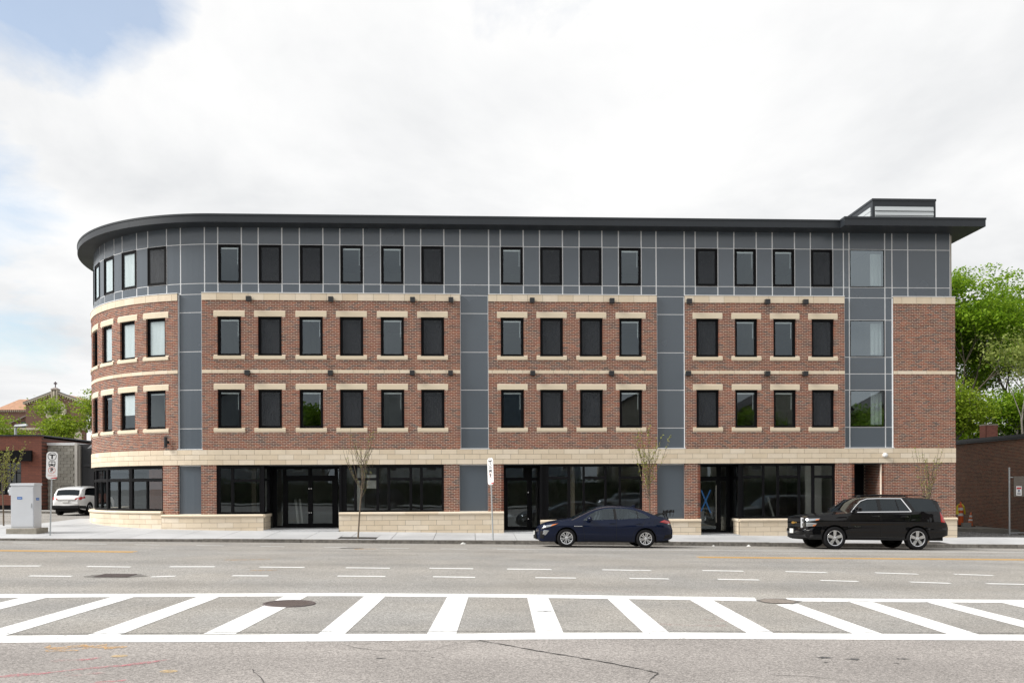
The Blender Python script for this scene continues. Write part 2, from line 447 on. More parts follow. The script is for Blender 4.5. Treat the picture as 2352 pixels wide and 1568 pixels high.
for a, b in zip(xw[:-1], xw[1:]):
    m_ = 0.5 * (a + b)
    k0 = kerb_y(m_) + 0.17
    far = 2.0 if a < -19.5 else (6.6 if b < -11.0 else 0.2)
    nrow = max(2, int(round((far - k0) / 1.75)))
    rows = [lerp(k0, far, i / nrow) for i in range(nrow + 1)]
    for y0, y1 in zip(rows[:-1], rows[1:]):
        skip = any(a < px + 0.7 and b > px - 0.7 and y0 < py + 0.42 and y1 > py - 0.42 for px, py in tree_pits)
        def put(x0, x1, ya, yb):
            if x1 - x0 < 0.05 or yb - ya < 0.05: return
            ka = (kerb_y(x0) + 0.17) if abs(ya - k0) < 1e-6 else ya
            kb = (kerb_y(x1) + 0.17) if abs(ya - k0) < 1e-6 else ya
            slab_quad([(x0 + g, ka + g), (x1 - g, kb + g), (x1 - g, yb - g), (x0 + g, yb - g)], 'concrete_slab', sidewalk, m_conc, walk_z)
        if not skip: put(a, b, y0, y1)
        else:
            px, py = next((px, py) for px, py in tree_pits if a < px + 0.7 and b > px - 0.7)
            px0, px1, py0, py1 = px - 0.7, px + 0.7, py - 0.42, py + 0.42
            put(a, min(b, px0), y0, y1); put(max(a, px1), b, y0, y1)
            if b > px0 and a < px1:
                put(max(a, px0), min(b, px1), y0, min(y1, py0)); put(max(a, px0), min(b, px1), max(y0, py1), y1)
# bare soil in the tree pits
for px, py in tree_pits:
    struct(slab_quad([(px - 0.7, py - 0.42), (px + 0.7, py - 0.42), (px + 0.7, py + 0.42), (px - 0.7, py + 0.42)], 'tree_pit', sidewalk, pmat('mulch', (0.045, 0.04, 0.036), 0.95, var=0.5, vscale=30, bump=0.8, bscale=40), lambda x, y: walk_z(x, y) - 0.012, 0.08))
# granite kerb stones
kx = -34.0
while kx < 28.5:
    L_ = rnd.uniform(1.5, 2.4); x1 = kx + L_
    if kx < 22.3 < x1: x1 = 22.9
    y0, y1 = kerb_y(kx), kerb_y(x1)
    dz = rnd.uniform(-0.012, 0.006)
    mb = MB()
    pts = []
    for zz in (0, 1):
        for (x, y) in ((kx + 0.008, y0), (x1 - 0.008, y1), (x1 - 0.008, y1 + 0.16), (kx + 0.008, y0 + 0.16)):
            top = walk_z(x, y + 0.17) + dz if kx < 22.5 else road_z(x, -3.3) + 0.05
            pts.append((x, y + (0.012 if zz else 0), (road_z(x, -3.3) - 0.08) if zz == 0 else top))
    mb.hexa(pts)
    mb.build('kerb_stone', m_kerb, sidewalk)
    kx = x1
# kerb along the side road
for i in range(12):
    a = -19.6 - i * 2.0
    mb = MB(); mb.box(a - 1.99, a, 1.95, 2.12, SL * a + 0.1, walk_z(a, 2.0) + 0.004); mb.build('kerb_stone', m_kerb, sidewalk)
far_walk = struct(sheet([-70, -45, -30, -24.8], [17.6, 24], lambda x, y: SL * x + 0.34).build('far_pavement', pmat('old concrete', (0.36, 0.35, 0.33), 0.9, var=0.15, vscale=1.0)))
for i in range(10):
    a = -24.8 - i * 2.0
    mb = MB(); mb.box(a - 1.99, a, 17.45, 17.62, SL * a + 0.1, SL * a + 0.345); mb.build('kerb_stone', m_kerb, far_walk)
# pavement on the camera's side of the street
near_walk = struct(sheet(_xs, [-52, -42.0], lambda x, y: road_z(x, -30) + 0.13).build('near_pavement', MATS['old concrete']))

# gravel yard beside the neighbour
yard = struct(sheet([20.0, 22, 24, 26], [-0.3, 2, 5, 12], lambda x, y: SL * x + 0.21).build('yard', pmat('crushed stone bed', (0.10, 0.098, 0.095), 0.95, var=0.4, vscale=14, bump=0.8, bscale=30)))
mb = MB()
r2 = random.Random(3)
for i in range(2600):
    x, y = r2.uniform(20.2, 25.2), r2.uniform(0.25, 5.5); s = r2.uniform(0.02, 0.05); z = SL * x + 0.215
    a = r2.uniform(0, 6.28); c_, s_ = math.cos(a) * s, math.sin(a) * s
    mb.add([(x + c_, y + s_, z), (x - s_, y + c_, z), (x - c_, y - s_ * 0.8, z), (x + s_, y - c_, z), (x + s * 0.2, y, z + s * 0.8)], [(0, 1, 4), (1, 2, 4), (2, 3, 4), (3, 0, 4)])
gravel = stuff(mb.build('gravel', pmat('gravel stone', None, 0.9, rand='island', ramp=[(0.09, 0.09, 0.088), (0.20, 0.195, 0.19), (0.13, 0.128, 0.125), (0.30, 0.29, 0.28)])))
gravel['label'] = 'grey crushed gravel in the gap beside the dark brick building'

# ---- painted road markings, cracks and covers: parts of the road
DZ = 0.004
def mark(poly, mat, name, dz=DZ):
    n = len(poly)
    mb = MB(); mb.add([(x, y, road_z(x, y) + dz) for x, y in poly], [tuple(range(n))])
    o = mb.build(name, mat, road)
    if o.data.polygons[0].normal.z < 0: o.data.flip_normals()
    return o
def faded(name, col, scale, lo, hi, var=0.0, vscale=3.0):
    """Worn paint: colour broken up by noise over clear gaps."""
    m = pmat(name, col, 0.85, var=var, vscale=vscale)
    n, l = m.node_tree.nodes, m.node_tree.links
    t = n.new('ShaderNodeTexCoord'); no = n.new('ShaderNodeTexNoise'); no.inputs['Scale'].default_value = scale; no.inputs['Detail'].default_value = 8; no.inputs['Roughness'].default_value = 0.65
    l.new(t.outputs['Object'], no.inputs['Vector'])
    mr = n.new('ShaderNodeMapRange'); l.new(no.outputs['Fac'], mr.inputs[0]); mr.inputs[1].default_value = lo; mr.inputs[2].default_value = hi
    l.new(mr.outputs[0], n['Principled BSDF'].inputs['Alpha'])
    return m
m_white = faded('road paint white', (0.74, 0.74, 0.73), 14, 0.29, 0.40, var=0.12, vscale=1.2)
def line(a, b, w, mat, name, dz=DZ):
    (x0, y0), (x1, y1) = a, b
    n = max(1, int(abs(x1 - x0) / 4))
    mb = MB(); vs = []
    for i in range(n + 1):
        t = i / n; x, y = lerp(x0, x1, t), lerp(y0, y1, t)
        vs += [(x, y - w / 2, road_z(x, y - w / 2) + dz), (x, y + w / 2, road_z(x, y + w / 2) + dz)]
    mb.add(vs, [(2 * i, 2 * i + 2, 2 * i + 3, 2 * i + 1) for i in range(n)])
    return mb.build(name, mat, road)
for a, b in [((-14.99, -6.05), (-14.15, -6.1)), ((-12.87, -6.25), (-11.85, -6.38)), ((-10.9, -6.55), (-10.09, -6.62)), ((-8.88, -6.69), (-7.99, -6.8)), ((-6.8, -6.9), (-6.01, -7.03)), ((-4.74, -7.15), (-4.0, -7.2)), ((-2.9, -7.4), (-2.02, -7.45)), ((-1.0, -7.5), (-0.18, -7.55))]:
    line(a, b, 0.11, m_white, 'lane_dash')
line((0.78, -7.5), (7.0, -7.1), 0.11, m_white, 'parking_line'); line((7.0, -7.1), (27, -6.2), 0.11, m_white, 'parking_line')
for a, b in [((-24, -9.7), (-9.5, -10.0)), ((-24, -9.98), (-9.5, -10.28)), ((6.48, -10.2), (27, -9.95)), ((6.48, -10.48), (27, -10.25))]:
    line(a, b, 0.13, m_yellow, 'centre_line')
for a, b in [((-10.83, -14.74), (-9.89, -14.65)), ((-8.83, -14.67), (-7.83, -14.73)), ((-6.99, -14.59), (-6.0, -14.5)), ((-4.97, -14.49), (-3.93, -14.51)), ((-2.97, -14.5), (-1.94, -14.53)), ((-1.02, -14.45), (0.01, -14.51)), ((0.81, -14.52), (1.86, -14.54)), ((3.07, -14.52), (4.22, -14.6)), ((5.48, -14.5), (6.44, -14.6)), ((7.46, -14.6), (8.39, -14.77)), ((9.58, -14.75), (10.48, -14.99)), ((11.39, -14.93), (12.2, -15.17)),
             ((-9.05, -16.78), (-8.2, -16.8)), ((-6.6, -16.8), (-6.17, -16.62)), ((-5.05, -16.46), (-4.31, -16.44)), ((-2.87, -16.37), (-1.86, -16.39)), ((-0.85, -16.37), (0.05, -16.43)), ((1.34, -16.4), (2.21, -16.43)), ((3.37, -16.41), (4.21, -16.47)), ((5.28, -16.46), (6.16, -16.54)), ((7.5, -16.54), (8.27, -16.69)), ((9.38, -16.73), (10.15, -16.94)), ((10.95, -16.94), (11.78, -17.06))]:
    line(a, b, 0.16 if a[1] > -15.5 else 0.15, m_white, 'lane_dash')
def band(pairs, name):
    mb = MB(); vs = []
    for (a, b) in pairs: vs += [(a[0], a[1], road_z(*a) + DZ), (b[0], b[1], road_z(*b) + DZ)]
    mb.add(vs, [(2 * i, 2 * i + 1, 2 * i + 3, 2 * i + 2) for i in range(len(pairs) - 1)])
    return mb.build(name, m_white, road)
band([((-14, -19.95), (-13.8, -20.4)), ((-8.05, -19.72), (-7.9, -20.23)), ((-6.36, -19.6), (-6.2, -20.05)), ((-2.35, -19.29), (-2.3, -19.7)), ((0.98, -19.3), (0.95, -19.77)), ((3.77, -19.47), (3.68, -19.94)), ((5.05, -19.57), (4.93, -20.05))], 'crosswalk_line')
band([((5.61, -19.59), (5.5, -20.04)), ((9.97, -19.65), (9.8, -20.06)), ((16, -19.85), (15.9, -20.25))], 'crosswalk_line')
band([((-14, -24.1), (-13.9, -24.6)), ((-5.88, -23.78), (-5.65, -24.24)), ((-4.85, -23.69), (-4.65, -24.19)), ((-3.03, -23.62), (-2.9, -24.13)), ((-1.7, -23.54), (-1.62, -24.06)), ((-0.58, -23.51), (-0.56, -23.97)), ((0.75, -23.39), (0.72, -23.88)), ((2.82, -23.31), (2.7, -23.78)), ((4.0, -23.34), (3.85, -23.79)), ((7.5, -23.37), (7.3, -23.82)), ((14, -23.5), (13.9, -23.95))], 'crosswalk_line')
for s in [((-9.0, -20.2), (-8.55, -20.2), (-8.6, -23.85), (-9.0, -23.85)), ((-7.48, -20.17), (-7.07, -20.155), (-7.15, -23.8), (-7.55, -23.8)), ((-6.07, -20.01), (-5.7, -19.99), (-5.82, -23.75), (-6.2, -23.75)), ((-4.68, -19.94), (-4.31, -19.93), (-4.46, -23.68), (-4.85, -23.69)), ((-3.25, -19.74), (-2.86, -19.72), (-3.05, -23.57), (-3.45, -23.58)),
          ((-1.89, -19.67), (-1.52, -19.65), (-1.66, -23.57), (-2.0, -23.58)), ((-0.45, -19.78), (-0.08, -19.76), (-0.22, -23.5), (-0.6, -23.51)), ((0.95, -19.77), (1.32, -19.75), (1.2, -23.38), (0.83, -23.39)), ((2.35, -19.84), (2.71, -19.83), (2.63, -23.34), (2.28, -23.35)), ((3.78, -19.93), (4.18, -19.91), (4.06, -23.3), (3.69, -23.31)),
          ((5.12, -20.45), (5.52, -20.35), (5.54, -23.36), (5.14, -23.37)), ((6.56, -19.96), (6.98, -19.94), (6.88, -23.38), (6.45, -23.4)), ((7.95, -19.97), (8.35, -19.96), (8.32, -23.4), (7.9, -23.4)), ((9.3, -20.0), (9.68, -20.0), (9.6, -23.4), (9.2, -23.4))]:
    mark(s, m_white, 'crosswalk_bar')
def wobble_strip(pts, w0, w1, mat, name, seed, dz=0.006, jit=0.03):
    r = random.Random(seed); P = []
    for (a, b) in zip(pts[:-1], pts[1:]):
        n = max(2, int(math.hypot(b[0] - a[0], b[1] - a[1]) / 0.07))
        for i in range(n): P.append((lerp(a[0], b[0], i / n) + r.uniform(-jit, jit), lerp(a[1], b[1], i / n) + r.uniform(-jit, jit)))
    P.append(pts[-1]); mb = MB(); vs = []
    for i, (x, y) in enumerate(P):
        w = r.uniform(w0, w1); vs += [(x, y - w / 2, road_z(x, y) + dz), (x, y + w / 2, road_z(x, y) + dz)]
    mb.add(vs, [(2 * i, 2 * i + 2, 2 * i + 3, 2 * i + 1) for i in range(len(P) - 1)])
    return mb.build(name, mat, road)
wobble_strip([(0.08, -23.97), (0.34, -24.21), (0.66, -24.54), (0.99, -24.84), (1.29, -25.13), (1.57, -25.4), (1.77, -25.63), (1.93, -25.84)], 0.012, 0.045, m_crack, 'crack', 1, jit=0.012)
wobble_strip([(1.92, -25.87), (1.79, -26.11), (1.7, -26.4)], 0.008, 0.025, m_crack, 'crack', 2, jit=0.012)
wobble_strip([(-1.59, -24.25), (-1.37, -24.5), (-1.09, -24.68), (-0.83, -24.64), (-0.52, -24.69), (-0.33, -24.32), (-0.1, -24.15), (0.08, -24.02)], 0.004, 0.014, m_crack, 'crack', 3, jit=0.012)
wobble_strip([(-2.29, -25.67), (-2.21, -25.91), (-2.09, -26.11), (-2.03, -26.3)], 0.006, 0.022, m_crack, 'crack', 4, jit=0.012)
wobble_strip([(-5.9, -23.66), (-4.9, -23.62), (-3.4, -23.5), (-1.73, -23.37), (-0.6, -23.33), (1, -23.24), (4, -23.2), (8, -23.28)], 0.006, 0.022, m_crack, 'crack', 5, 0.009, jit=0.008)
wobble_strip([(3.1, -25.9), (3.5, -26.0), (3.8, -26.2)], 0.004, 0.012, m_crack, 'crack', 6, jit=0.012)
wobble_strip([(-4.2, -10.9), (-3.0, -10.6), (-1.5, -10.5)], 0.01, 0.02, m_crack, 'crack', 7, jit=0.02)
# tyre-tar blots
r3 = random.Random(9)
for (x, y, s) in [(4.05, -25.0, 0.09), (4.35, -25.08, 0.07), (4.95, -25.05, 0.06), (3.95, -25.25, 0.03), (4.75, -25.3, 0.03), (-1.05, -25.1, 0.05), (2.55, -24.2, 0.03), (-0.45, -25.05, 0.02), (1.1, -21.4, 0.10)]:
    k = 9; mark([(x + s * r3.uniform(0.3, 1.2) * 1.6 * math.cos(2 * math.pi * i / k), y + s * r3.uniform(0.3, 1.2) * math.sin(2 * math.pi * i / k)) for i in range(k)], faded('tar blot', (0.07, 0.07, 0.07), 30, 0.32, 0.62), 'tar_spot', 0.005)
m_pink = faded('pink spray paint', (0.60, 0.19, 0.22), 26, 0.40, 0.76)
m_pinkf = faded('faint pink spray paint', (0.52, 0.27, 0.27), 30, 0.48, 0.85)
m_orange = faded('orange spray paint', (0.62, 0.38, 0.17), 24, 0.40, 0.68)
mark([(-4.72, -26.15), (-4.27, -25.95), (-4.24, -25.84), (-4.6, -25.95)], m_pink, 'spray_mark')
wobble_strip([(-4.3, -25.88), (-3.62, -25.47)], 0.05, 0.11, m_pink, 'spray_mark', 11, 0.005, 0.01)
mark([(-3.72, -25.62), (-3.62, -25.4), (-3.3, -25.2), (-3.45, -25.42)], m_pink, 'spray_mark', 0.007)
wobble_strip([(-4.26, -25.25), (-4.08, -25.13)], 0.05, 0.12, m_pink, 'spray_mark', 12, 0.005, 0.02)
wobble_strip([(-3.88, -25.98), (-3.7, -25.86)], 0.04, 0.1, m_pinkf, 'spray_mark', 13, 0.005, 0.03)
wobble_strip([(-3.62, -26.31), (-3.38, -26.21)], 0.05, 0.08, m_pink, 'spray_mark', 14, 0.005, 0.01)
wobble_strip([(2.6, -22.6), (3.3, -22.75), (3.6, -22.7)], 0.05, 0.12, m_pinkf, 'spray_mark', 15, 0.005, 0.03)
wobble_strip([(2.1, -18.6), (3.2, -18.9)], 0.05, 0.14, m_pinkf, 'spray_mark', 16, 0.005, 0.03)
wobble_strip([(3.4, -22.2), (3.95, -22.35)], 0.04, 0.1, m_pinkf, 'spray_mark', 17, 0.005, 0.03)
wobble_strip([(-4.85, -24.6), (-4.6, -24.35), (-4.5, -24.6), (-4.35, -24.3), (-4.25, -24.6), (-4.1, -24.45)], 0.05, 0.13, m_orange, 'spray_mark', 18, 0.005, 0.03)
wobble_strip([(-5.0, -24.45), (-4.75, -24.62), (-4.55, -24.42), (-4.3, -24.55), (-4.05, -24.5)], 0.06, 0.16, m_orange, 'spray_mark', 22, 0.0055, 0.04)
wobble_strip([(-4.9, -24.75), (-4.5, -24.7)], 0.04, 0.1, m_orange, 'spray_mark', 23, 0.0055, 0.04)
wobble_strip([(-4.55, -25.35), (-4.1, -25.2)], 0.06, 0.14, m_pinkf, 'spray_mark', 24, 0.0055, 0.04)
wobble_strip([(-4.05, -26.02), (-3.75, -25.9)], 0.05, 0.12, m_pinkf, 'spray_mark', 25, 0.0055, 0.04)
wobble_strip([(-6.3, -12.7), (-5.2, -12.4)], 0.05, 0.25, m_orange, 'spray_mark', 19, 0.005, 0.05)
wobble_strip([(-5.0, -15.4), (-4.4, -15.2)], 0.05, 0.2, m_orange, 'spray_mark', 20, 0.005, 0.05)
wobble_strip([(-3.6, -8.2), (-3.0, -7.9)], 0.05, 0.3, m_orange, 'spray_mark', 21, 0.005, 0.05)
for (x, y) in [(-3.92, -25.02), (-3.11, -25.8)]:
    mark([(x + 0.09 * math.cos(t), y + 0.07 * math.sin(t)) for t in [2 * math.pi * i / 14 for i in range(14)]], faded('orange paint dot', (0.60, 0.43, 0.22), 22, 0.30, 0.70), 'spray_mark', 0.005)
# manhole cover with raised ring and studs
mh = thing('manhole_cover', 'round cast iron manhole cover set into a white crosswalk bar', 'manhole cover', (-2.966, -20.714, road_z(-2.966, -20.7) + 0.006))
mh.rotation_euler = (0, 0.0165, 0)
mb = MB(); mb.lathe([(0.0, 0.0), (0.36, 0.0), (0.36, 0.006), (0.375, 0.008), (0.41, 0.008), (0.42, -0.01)], 40); mb.build('cover', m_iron, mh)
stud = MB().box(-0.014, 0.014, -0.014, 0.014, 0.0, 0.009).mesh('stud', pmat('worn iron', (0.26, 0.21, 0.19), 0.5, metal=0.4))
for i in range(-7, 8):
    for j in range(-7, 8):
        x, y = i * 0.046, j * 0.046
        if x * x + y * y < 0.33 ** 2 and (i + j) % 2 == 0: link('stud', stud, mh, (x, y, 0.0))
gr = thing('drain_grate', 'sunken iron drain grate with broken asphalt round it near the lane dashes', 'drain grate', (-7.37, -16.67, road_z(-7.37, -16.67) + 0.006))
gr.rotation_euler = (0, 0.0165, 0)
mb = MB(); mb.add([(0.62 * math.cos(t) * rnd.uniform(0.8, 1.1), 0.42 * math.sin(t) * rnd.uniform(0.8, 1.1), 0) for t in [2 * math.pi * i / 22 for i in range(22)]], [tuple(range(22))]); mb.build('broken_edge', pmat('broken asphalt', (0.15, 0.14, 0.128), 0.95, var=0.5, vscale=18, bump=0.8, bscale=30), gr)
for i in range(8):
    mb = MB(); mb.box(-0.33, 0.33, -0.26 + i * 0.072, -0.225 + i * 0.072, 0.0, 0.012); mb.build('bar', m_iron, gr)
pa = thing('sunken_cover', 'sunken round cover in crumbled asphalt breaking the crosswalk line', 'manhole cover', (5.28, -20.05, road_z(5.28, -20.05) + 0.007))
pa.rotation_euler = (0, 0.0165, 0)
mb = MB(); mb.add([(0.42 * math.cos(t) * rnd.uniform(0.75, 1.1), 0.36 * math.sin(t) * rnd.uniform(0.75, 1.15), 0) for t in [2 * math.pi * i / 20 for i in range(20)]], [tuple(range(20))]); mb.build('broken_edge', MATS['broken asphalt'], pa)
mb = MB(); mb.lathe([(0.0, 0.008), (0.24, 0.008), (0.25, 0.004), (0.29, 0.004)], 26, c=(0.0, -0.03, 0)); mb.build('cover', pmat('rusty iron', (0.21, 0.18, 0.155), 0.85, var=0.4, vscale=16), pa)
mark([(-4.1, -7.55), (-3.4, -7.6), (-3.45, -7.95), (-4.15, -7.9)], pmat('asphalt patch', (0.09, 0.085, 0.08), 0.95, var=0.3, vscale=8), 'repair_patch', 0.005)

# ================================================================== THE BRICK BUILDING
X0, RC = -10.1, 7.6                       # straight front begins at X0; rounded corner of radius RC to its left
U90 = X0 - RC * math.pi / 2
def P(u, o, z):
    """Point on the facade: u along the wall, o outward from the brick face, z up."""
    if u >= X0: return (u, -o, z)
    if u >= U90:
        t = (X0 - u) / RC
        return (X0 - (RC + o) * math.sin(t), RC - (RC + o) * math.cos(t), z)
    return (X0 - RC - o, RC + (U90 - u), z)
def Pang(u): return -min(max((X0 - u) / RC, 0), math.pi / 2)
def ucuts(u0, u1, step=0.32):
    out = [u0]
    if u0 < X0:
        n = max(1, int(math.ceil((min(u1, X0) - u0) / step)))
        out += [lerp(u0, min(u1, X0), i / n) for i in range(1, n + 1)]
    if u1 > out[-1] + 1e-6: out.append(u1)
    return out
def cbox(mb, u0, u1, o0, o1, z0, z1, mi=0, map_=P, step=0.32):
    """Solid following the facade line between outward offsets o0 < o1."""
    us = ucuts(u0, u1, step) if map_ is P else [u0, u1]
    n = len(us); vs = []
    for u in us: vs += [map_(u, o1, z0), map_(u, o1, z1), map_(u, o0, z1), map_(u, o0, z0)]
    fs = [(0, 1, 2, 3), tuple(reversed([4 * (n - 1) + k for k in range(4)]))]
    for i in range(n - 1):
        for k in range(4):
            k2 = (k + 1) % 4
            fs.append((4 * i + k, 4 * (i + 1) + k, 4 * (i + 1) + k2, 4 * i + k2))
    return mb.add(vs, fs, mi)
def perf(mb, u0, u1, z0, z1, holes, of, ob, map_=P, mi=0, back=False, edges=True):
    """Wall face with rectangular holes (u0,u1,z0,z1) and reveals from of back to ob."""
    us = set([u0, u1]); zs = set([z0, z1])
    for h in holes: us.update((max(u0, h[0]), min(u1, h[1]))); zs.update((max(z0, h[2]), min(z1, h[3])))
    us = sorted(us); zs = sorted(zs)
    for a, b in zip(us[:-1], us[1:]):
        if b - a < 1e-5: continue
        for c, d in zip(zs[:-1], zs[1:]):
            if d - c < 1e-5: continue
            mu, mz = (a + b) / 2, (c + d) / 2
            if any(h[0] < mu < h[1] and h[2] < mz < h[3] for h in holes): continue
            cu = ucuts(a, b) if map_ is P else [a, b]
            for p, q in zip(cu[:-1], cu[1:]):
                mb.add([map_(p, of, c), map_(q, of, c), map_(q, of, d), map_(p, of, d)], [(0, 1, 2, 3)], mi)
                if back: mb.add([map_(p, ob, c), map_(q, ob, c), map_(q, ob, d), map_(p, ob, d)], [(3, 2, 1, 0)], mi)
    rects = [(h[0], h[1], h[2], h[3], 1) for h in holes] + ([(u0, u1, z0, z1, -1)] if edges else [])
    for a, b, c, d, s in rects:
        cu = ucuts(a, b) if map_ is P else [a, b]
        for p, q in zip(cu[:-1], cu[1:]):
            for zz, k in ((c, 1), (d, -1)):
                f = [map_(p, of, zz), map_(q, of, zz), map_(q, ob, zz), map_(p, ob, zz)]
                mb.add(f if k * s > 0 else f[::-1], [(0, 1, 2, 3)], mi)
        for uu, k in ((a, -1), (b, 1)):
            f = [map_(uu, of, c), map_(uu, of, d), map_(uu, ob, d), map_(uu, ob, c)]
            mb.add(f if k * s < 0 else f[::-1], [(0, 1, 2, 3)], mi)
    return mb

bld = thing('brick_building', 'long new brick and grey panel building with rounded corner and wide stone belt', 'building')
Z_BELT0, Z_BELT1 = 3.01, 3.62
Z_MID0, Z_MID1 = 6.685, 6.82
Z_TOP0, Z_TOP1 = 9.60, 9.88
SILL2, HEAD2, SILL3, HEAD3 = 4.48, 6.03, 7.38, 8.95
WIN_C = [-9.69, -8.085, -6.447, -4.833, -3.2, -1.583, 1.642, 3.247, 4.868, 6.487, 9.664, 11.277, 12.882, 14.486]
CUR_C = [-12.82, -14.38, -15.94, -17.5, -19.06]
WW = 0.93
END = 20.09
COLS = [(-11.79, -10.78), (-0.465, 0.672), (7.567, 8.719), (15.396, 17.457)]
BAYS = [(-24.5, -11.79), (-10.78, -0.465), (0.672, 7.567), (8.719, 15.396), (17.457, END)]
PLINTHS = [(-24.5, -12.49, 1.17), (-12.49, -8.336, 1.04), (-5.36, 1.27, 1.10), (2.752, 9.34, 0.74), (10.934, 15.78, 0.74), (16.94, END, 0.74)]
PIERS = [(-12.49, -11.81, 1.04), (-10.83, -10.22, 1.04), (-1.15, -0.52, 1.10), (0.64, 1.27, 1.10), (6.95, 7.555, 0.74), (8.70, 9.34, 0.74), (14.99, 15.78, 0.74), (16.94, END, 0.74)]

# ---- brick: mortar bed with individually set bricks
mortar = MB(); regions = []
for (a, b) in BAYS:
    holes = []
    for c in WIN_C + CUR_C:
        if a < c < b:
            holes += [(c - WW / 2, c + WW / 2, SILL2, HEAD2), (c - WW / 2, c + WW / 2, SILL3, HEAD3)]
    stones = []
    for (x0, x1, z0, z1) in holes:
        stones += [(x0 - 0.155, x1 + 0.155, z0 - 0.135, z0), (x0 - 0.155, x1 + 0.155, z1, z1 + 0.203)]
    perf(mortar, a + 0.006, b - 0.006, Z_BELT1, Z_TOP0, [(h[0] - 0.012, h[1] + 0.012, h[2] - 0.012, h[3] + 0.012) for h in holes], 0.0, -0.14)
    regions.append((a, b, Z_BELT1, Z_TOP0, holes + stones + [(a - 1, b + 1, Z_MID0, Z_MID1)]))
for (a, b, zb) in PIERS:
    perf(mortar, a + 0.006, b - 0.006, zb - 0.3, Z_BELT0, [], 0.0, -0.14)
    regions.append((a, b, zb, Z_BELT0, []))
brick_wall = mortar.build('brick_wall', m_mortar, bld)
CH, CL, JT = 0.0677, 0.2065, 0.0145
singles = []; field = MB()
for (a, b, z0, z1, holes) in regions:
    n = int(round((z1 - z0) / CH)); ch = (z1 - z0) / n
    for i in range(n):
        c0, c1 = z0 + i * ch + JT / 2, z0 + (i + 1) * ch - JT / 2
        zm = (c0 + c1) / 2
        iv = [(a, b)]
        for h in holes:
            if h[2] - 0.02 < zm < h[3] + 0.02:
                iv = [q for p in iv for q in ((p[0], min(p[1], h[0])), (max(p[0], h[1]), p[1])) if q[1] - q[0] > 0.02]
        off = (int(round(zm / CH)) % 2) * CL / 2
        for (p, q) in iv:
            k = math.floor((p - off) / CL) + 1; x = off + k * CL; cut = [p]
            while x < q - 0.055:
                if x > p + 0.055: cut.append(x)
                x += CL
            cut.append(q)
            for e0, e1 in zip(cut[:-1], cut[1:]):
                full = abs(e1 - e0 - CL) < 1e-4
                g0 = JT / 2 if e0 > p else 0.0; g1 = JT / 2 if e1 < q else 0.0
                j = rnd.uniform(-0.0015, 0.0025)
                if full and p < e0 and e1 < q and e0 > X0 + 0.1: singles.append((e0 + g0, e1 - g1, c0, c1, 0.005 + j))
                else: cbox(field, e0 + g0, e1 - g1, -0.105, 0.005 + j, c0, c1, step=1.0)
# the bricks nearest the street are single objects, the rest one field
singles.sort(key=lambda s: ((s[0] - 0.0) ** 2 + 34.7 ** 2 + (s[2] - CAM_H) ** 2))
bm_ = MB(); bw, bh = CL - JT, None
one = None
for k, (a, b, c, d, o) in enumerate(singles):
    if k < 290:
        if one is None:
            q = MB(); q.box(-(b - a) / 2, (b - a) / 2, 0.0, 0.11, -(d - c) / 2, (d - c) / 2); one = q.mesh('brick', m_brick1)
        link('brick', one, brick_wall, ((a + b) / 2, -o, (c + d) / 2))
    else: cbox(field, a, b, -0.105, o, c, d, step=1.0)
stuff(field.build('brick_field', m_brick, brick_wall))

# ---- cast stone: belt, bands, lintels, sills, plinth
def stone_run(u0, u1, z0, z1, o0, o1, pitch, off, name, parent, mat=None, joint=0.010, stag=0.0):
    k = math.floor((u0 - off) / pitch); x = off + k * pitch
    cut = [u0]
    while x < u1:
        if u0 + 0.12 < x < u1 - 0.12: cut.append(x)
        x += pitch
    cut.append(u1)
    for a, b in zip(cut[:-1], cut[1:]):
        mb = MB(); cbox(mb, a + joint / 2, b - joint / 2, o0, o1 + rnd.uniform(-0.001, 0.001), z0, z1)
        mb.build(name, mat or m_stone, parent)
belt_bed = MB(); cbox(belt_bed, -24.5, END - 0.004, -0.16, 0.016, Z_BELT0 + 0.004, Z_BELT1 - 0.004)
stone_belt = belt_bed.build('stone_belt', m_joint, bld)
h3 = (Z_BELT1 - Z_BELT0) / 3
for i in range(3):
    stone_run(-24.5, END, Z_BELT0 + i * h3 + 0.005, Z_BELT0 + (i + 1) * h3 - 0.005, -0.05, 0.03, 0.622, 0.31 * (i % 2), 'belt_stone', stone_belt)
mid_bed = MB(); top_bed = MB()
for (a, b) in BAYS:
    cbox(mid_bed, a, b, -0.12, 0.006, Z_MID0 + 0.003, Z_MID1 - 0.003); cbox(top_bed, a, b, -0.12, 0.016, Z_TOP0 + 0.004, Z_TOP1 - 0.004)
mid_band = mid_bed.build('stone_band', m_joint, bld); top_band = top_bed.build('stone_band', m_joint, bld)
for (a, b) in BAYS:
    stone_run(a, b, Z_MID0, Z_MID1, -0.04, 0.02, 0.622, 0.2, 'band_stone', mid_band)
    stone_run(a, b, Z_TOP0, Z_TOP1, -0.06, 0.03, 0.622, 0.4, 'band_stone', top_band)
    mb = MB(); cbox(mb, a, b, -0.115, 0.045, Z_TOP1 + 0.002, Z_TOP1 + 0.030); mb.build('flashing', m_trim, bld)
lt = {}
def place_shared(key, mk, name, mat, u, o, z, parent):
    if key not in lt: lt[key] = mk().mesh(name, mat)
    p = P(u, o, z)
    return link(name, lt[key], parent, p, Pang(u))
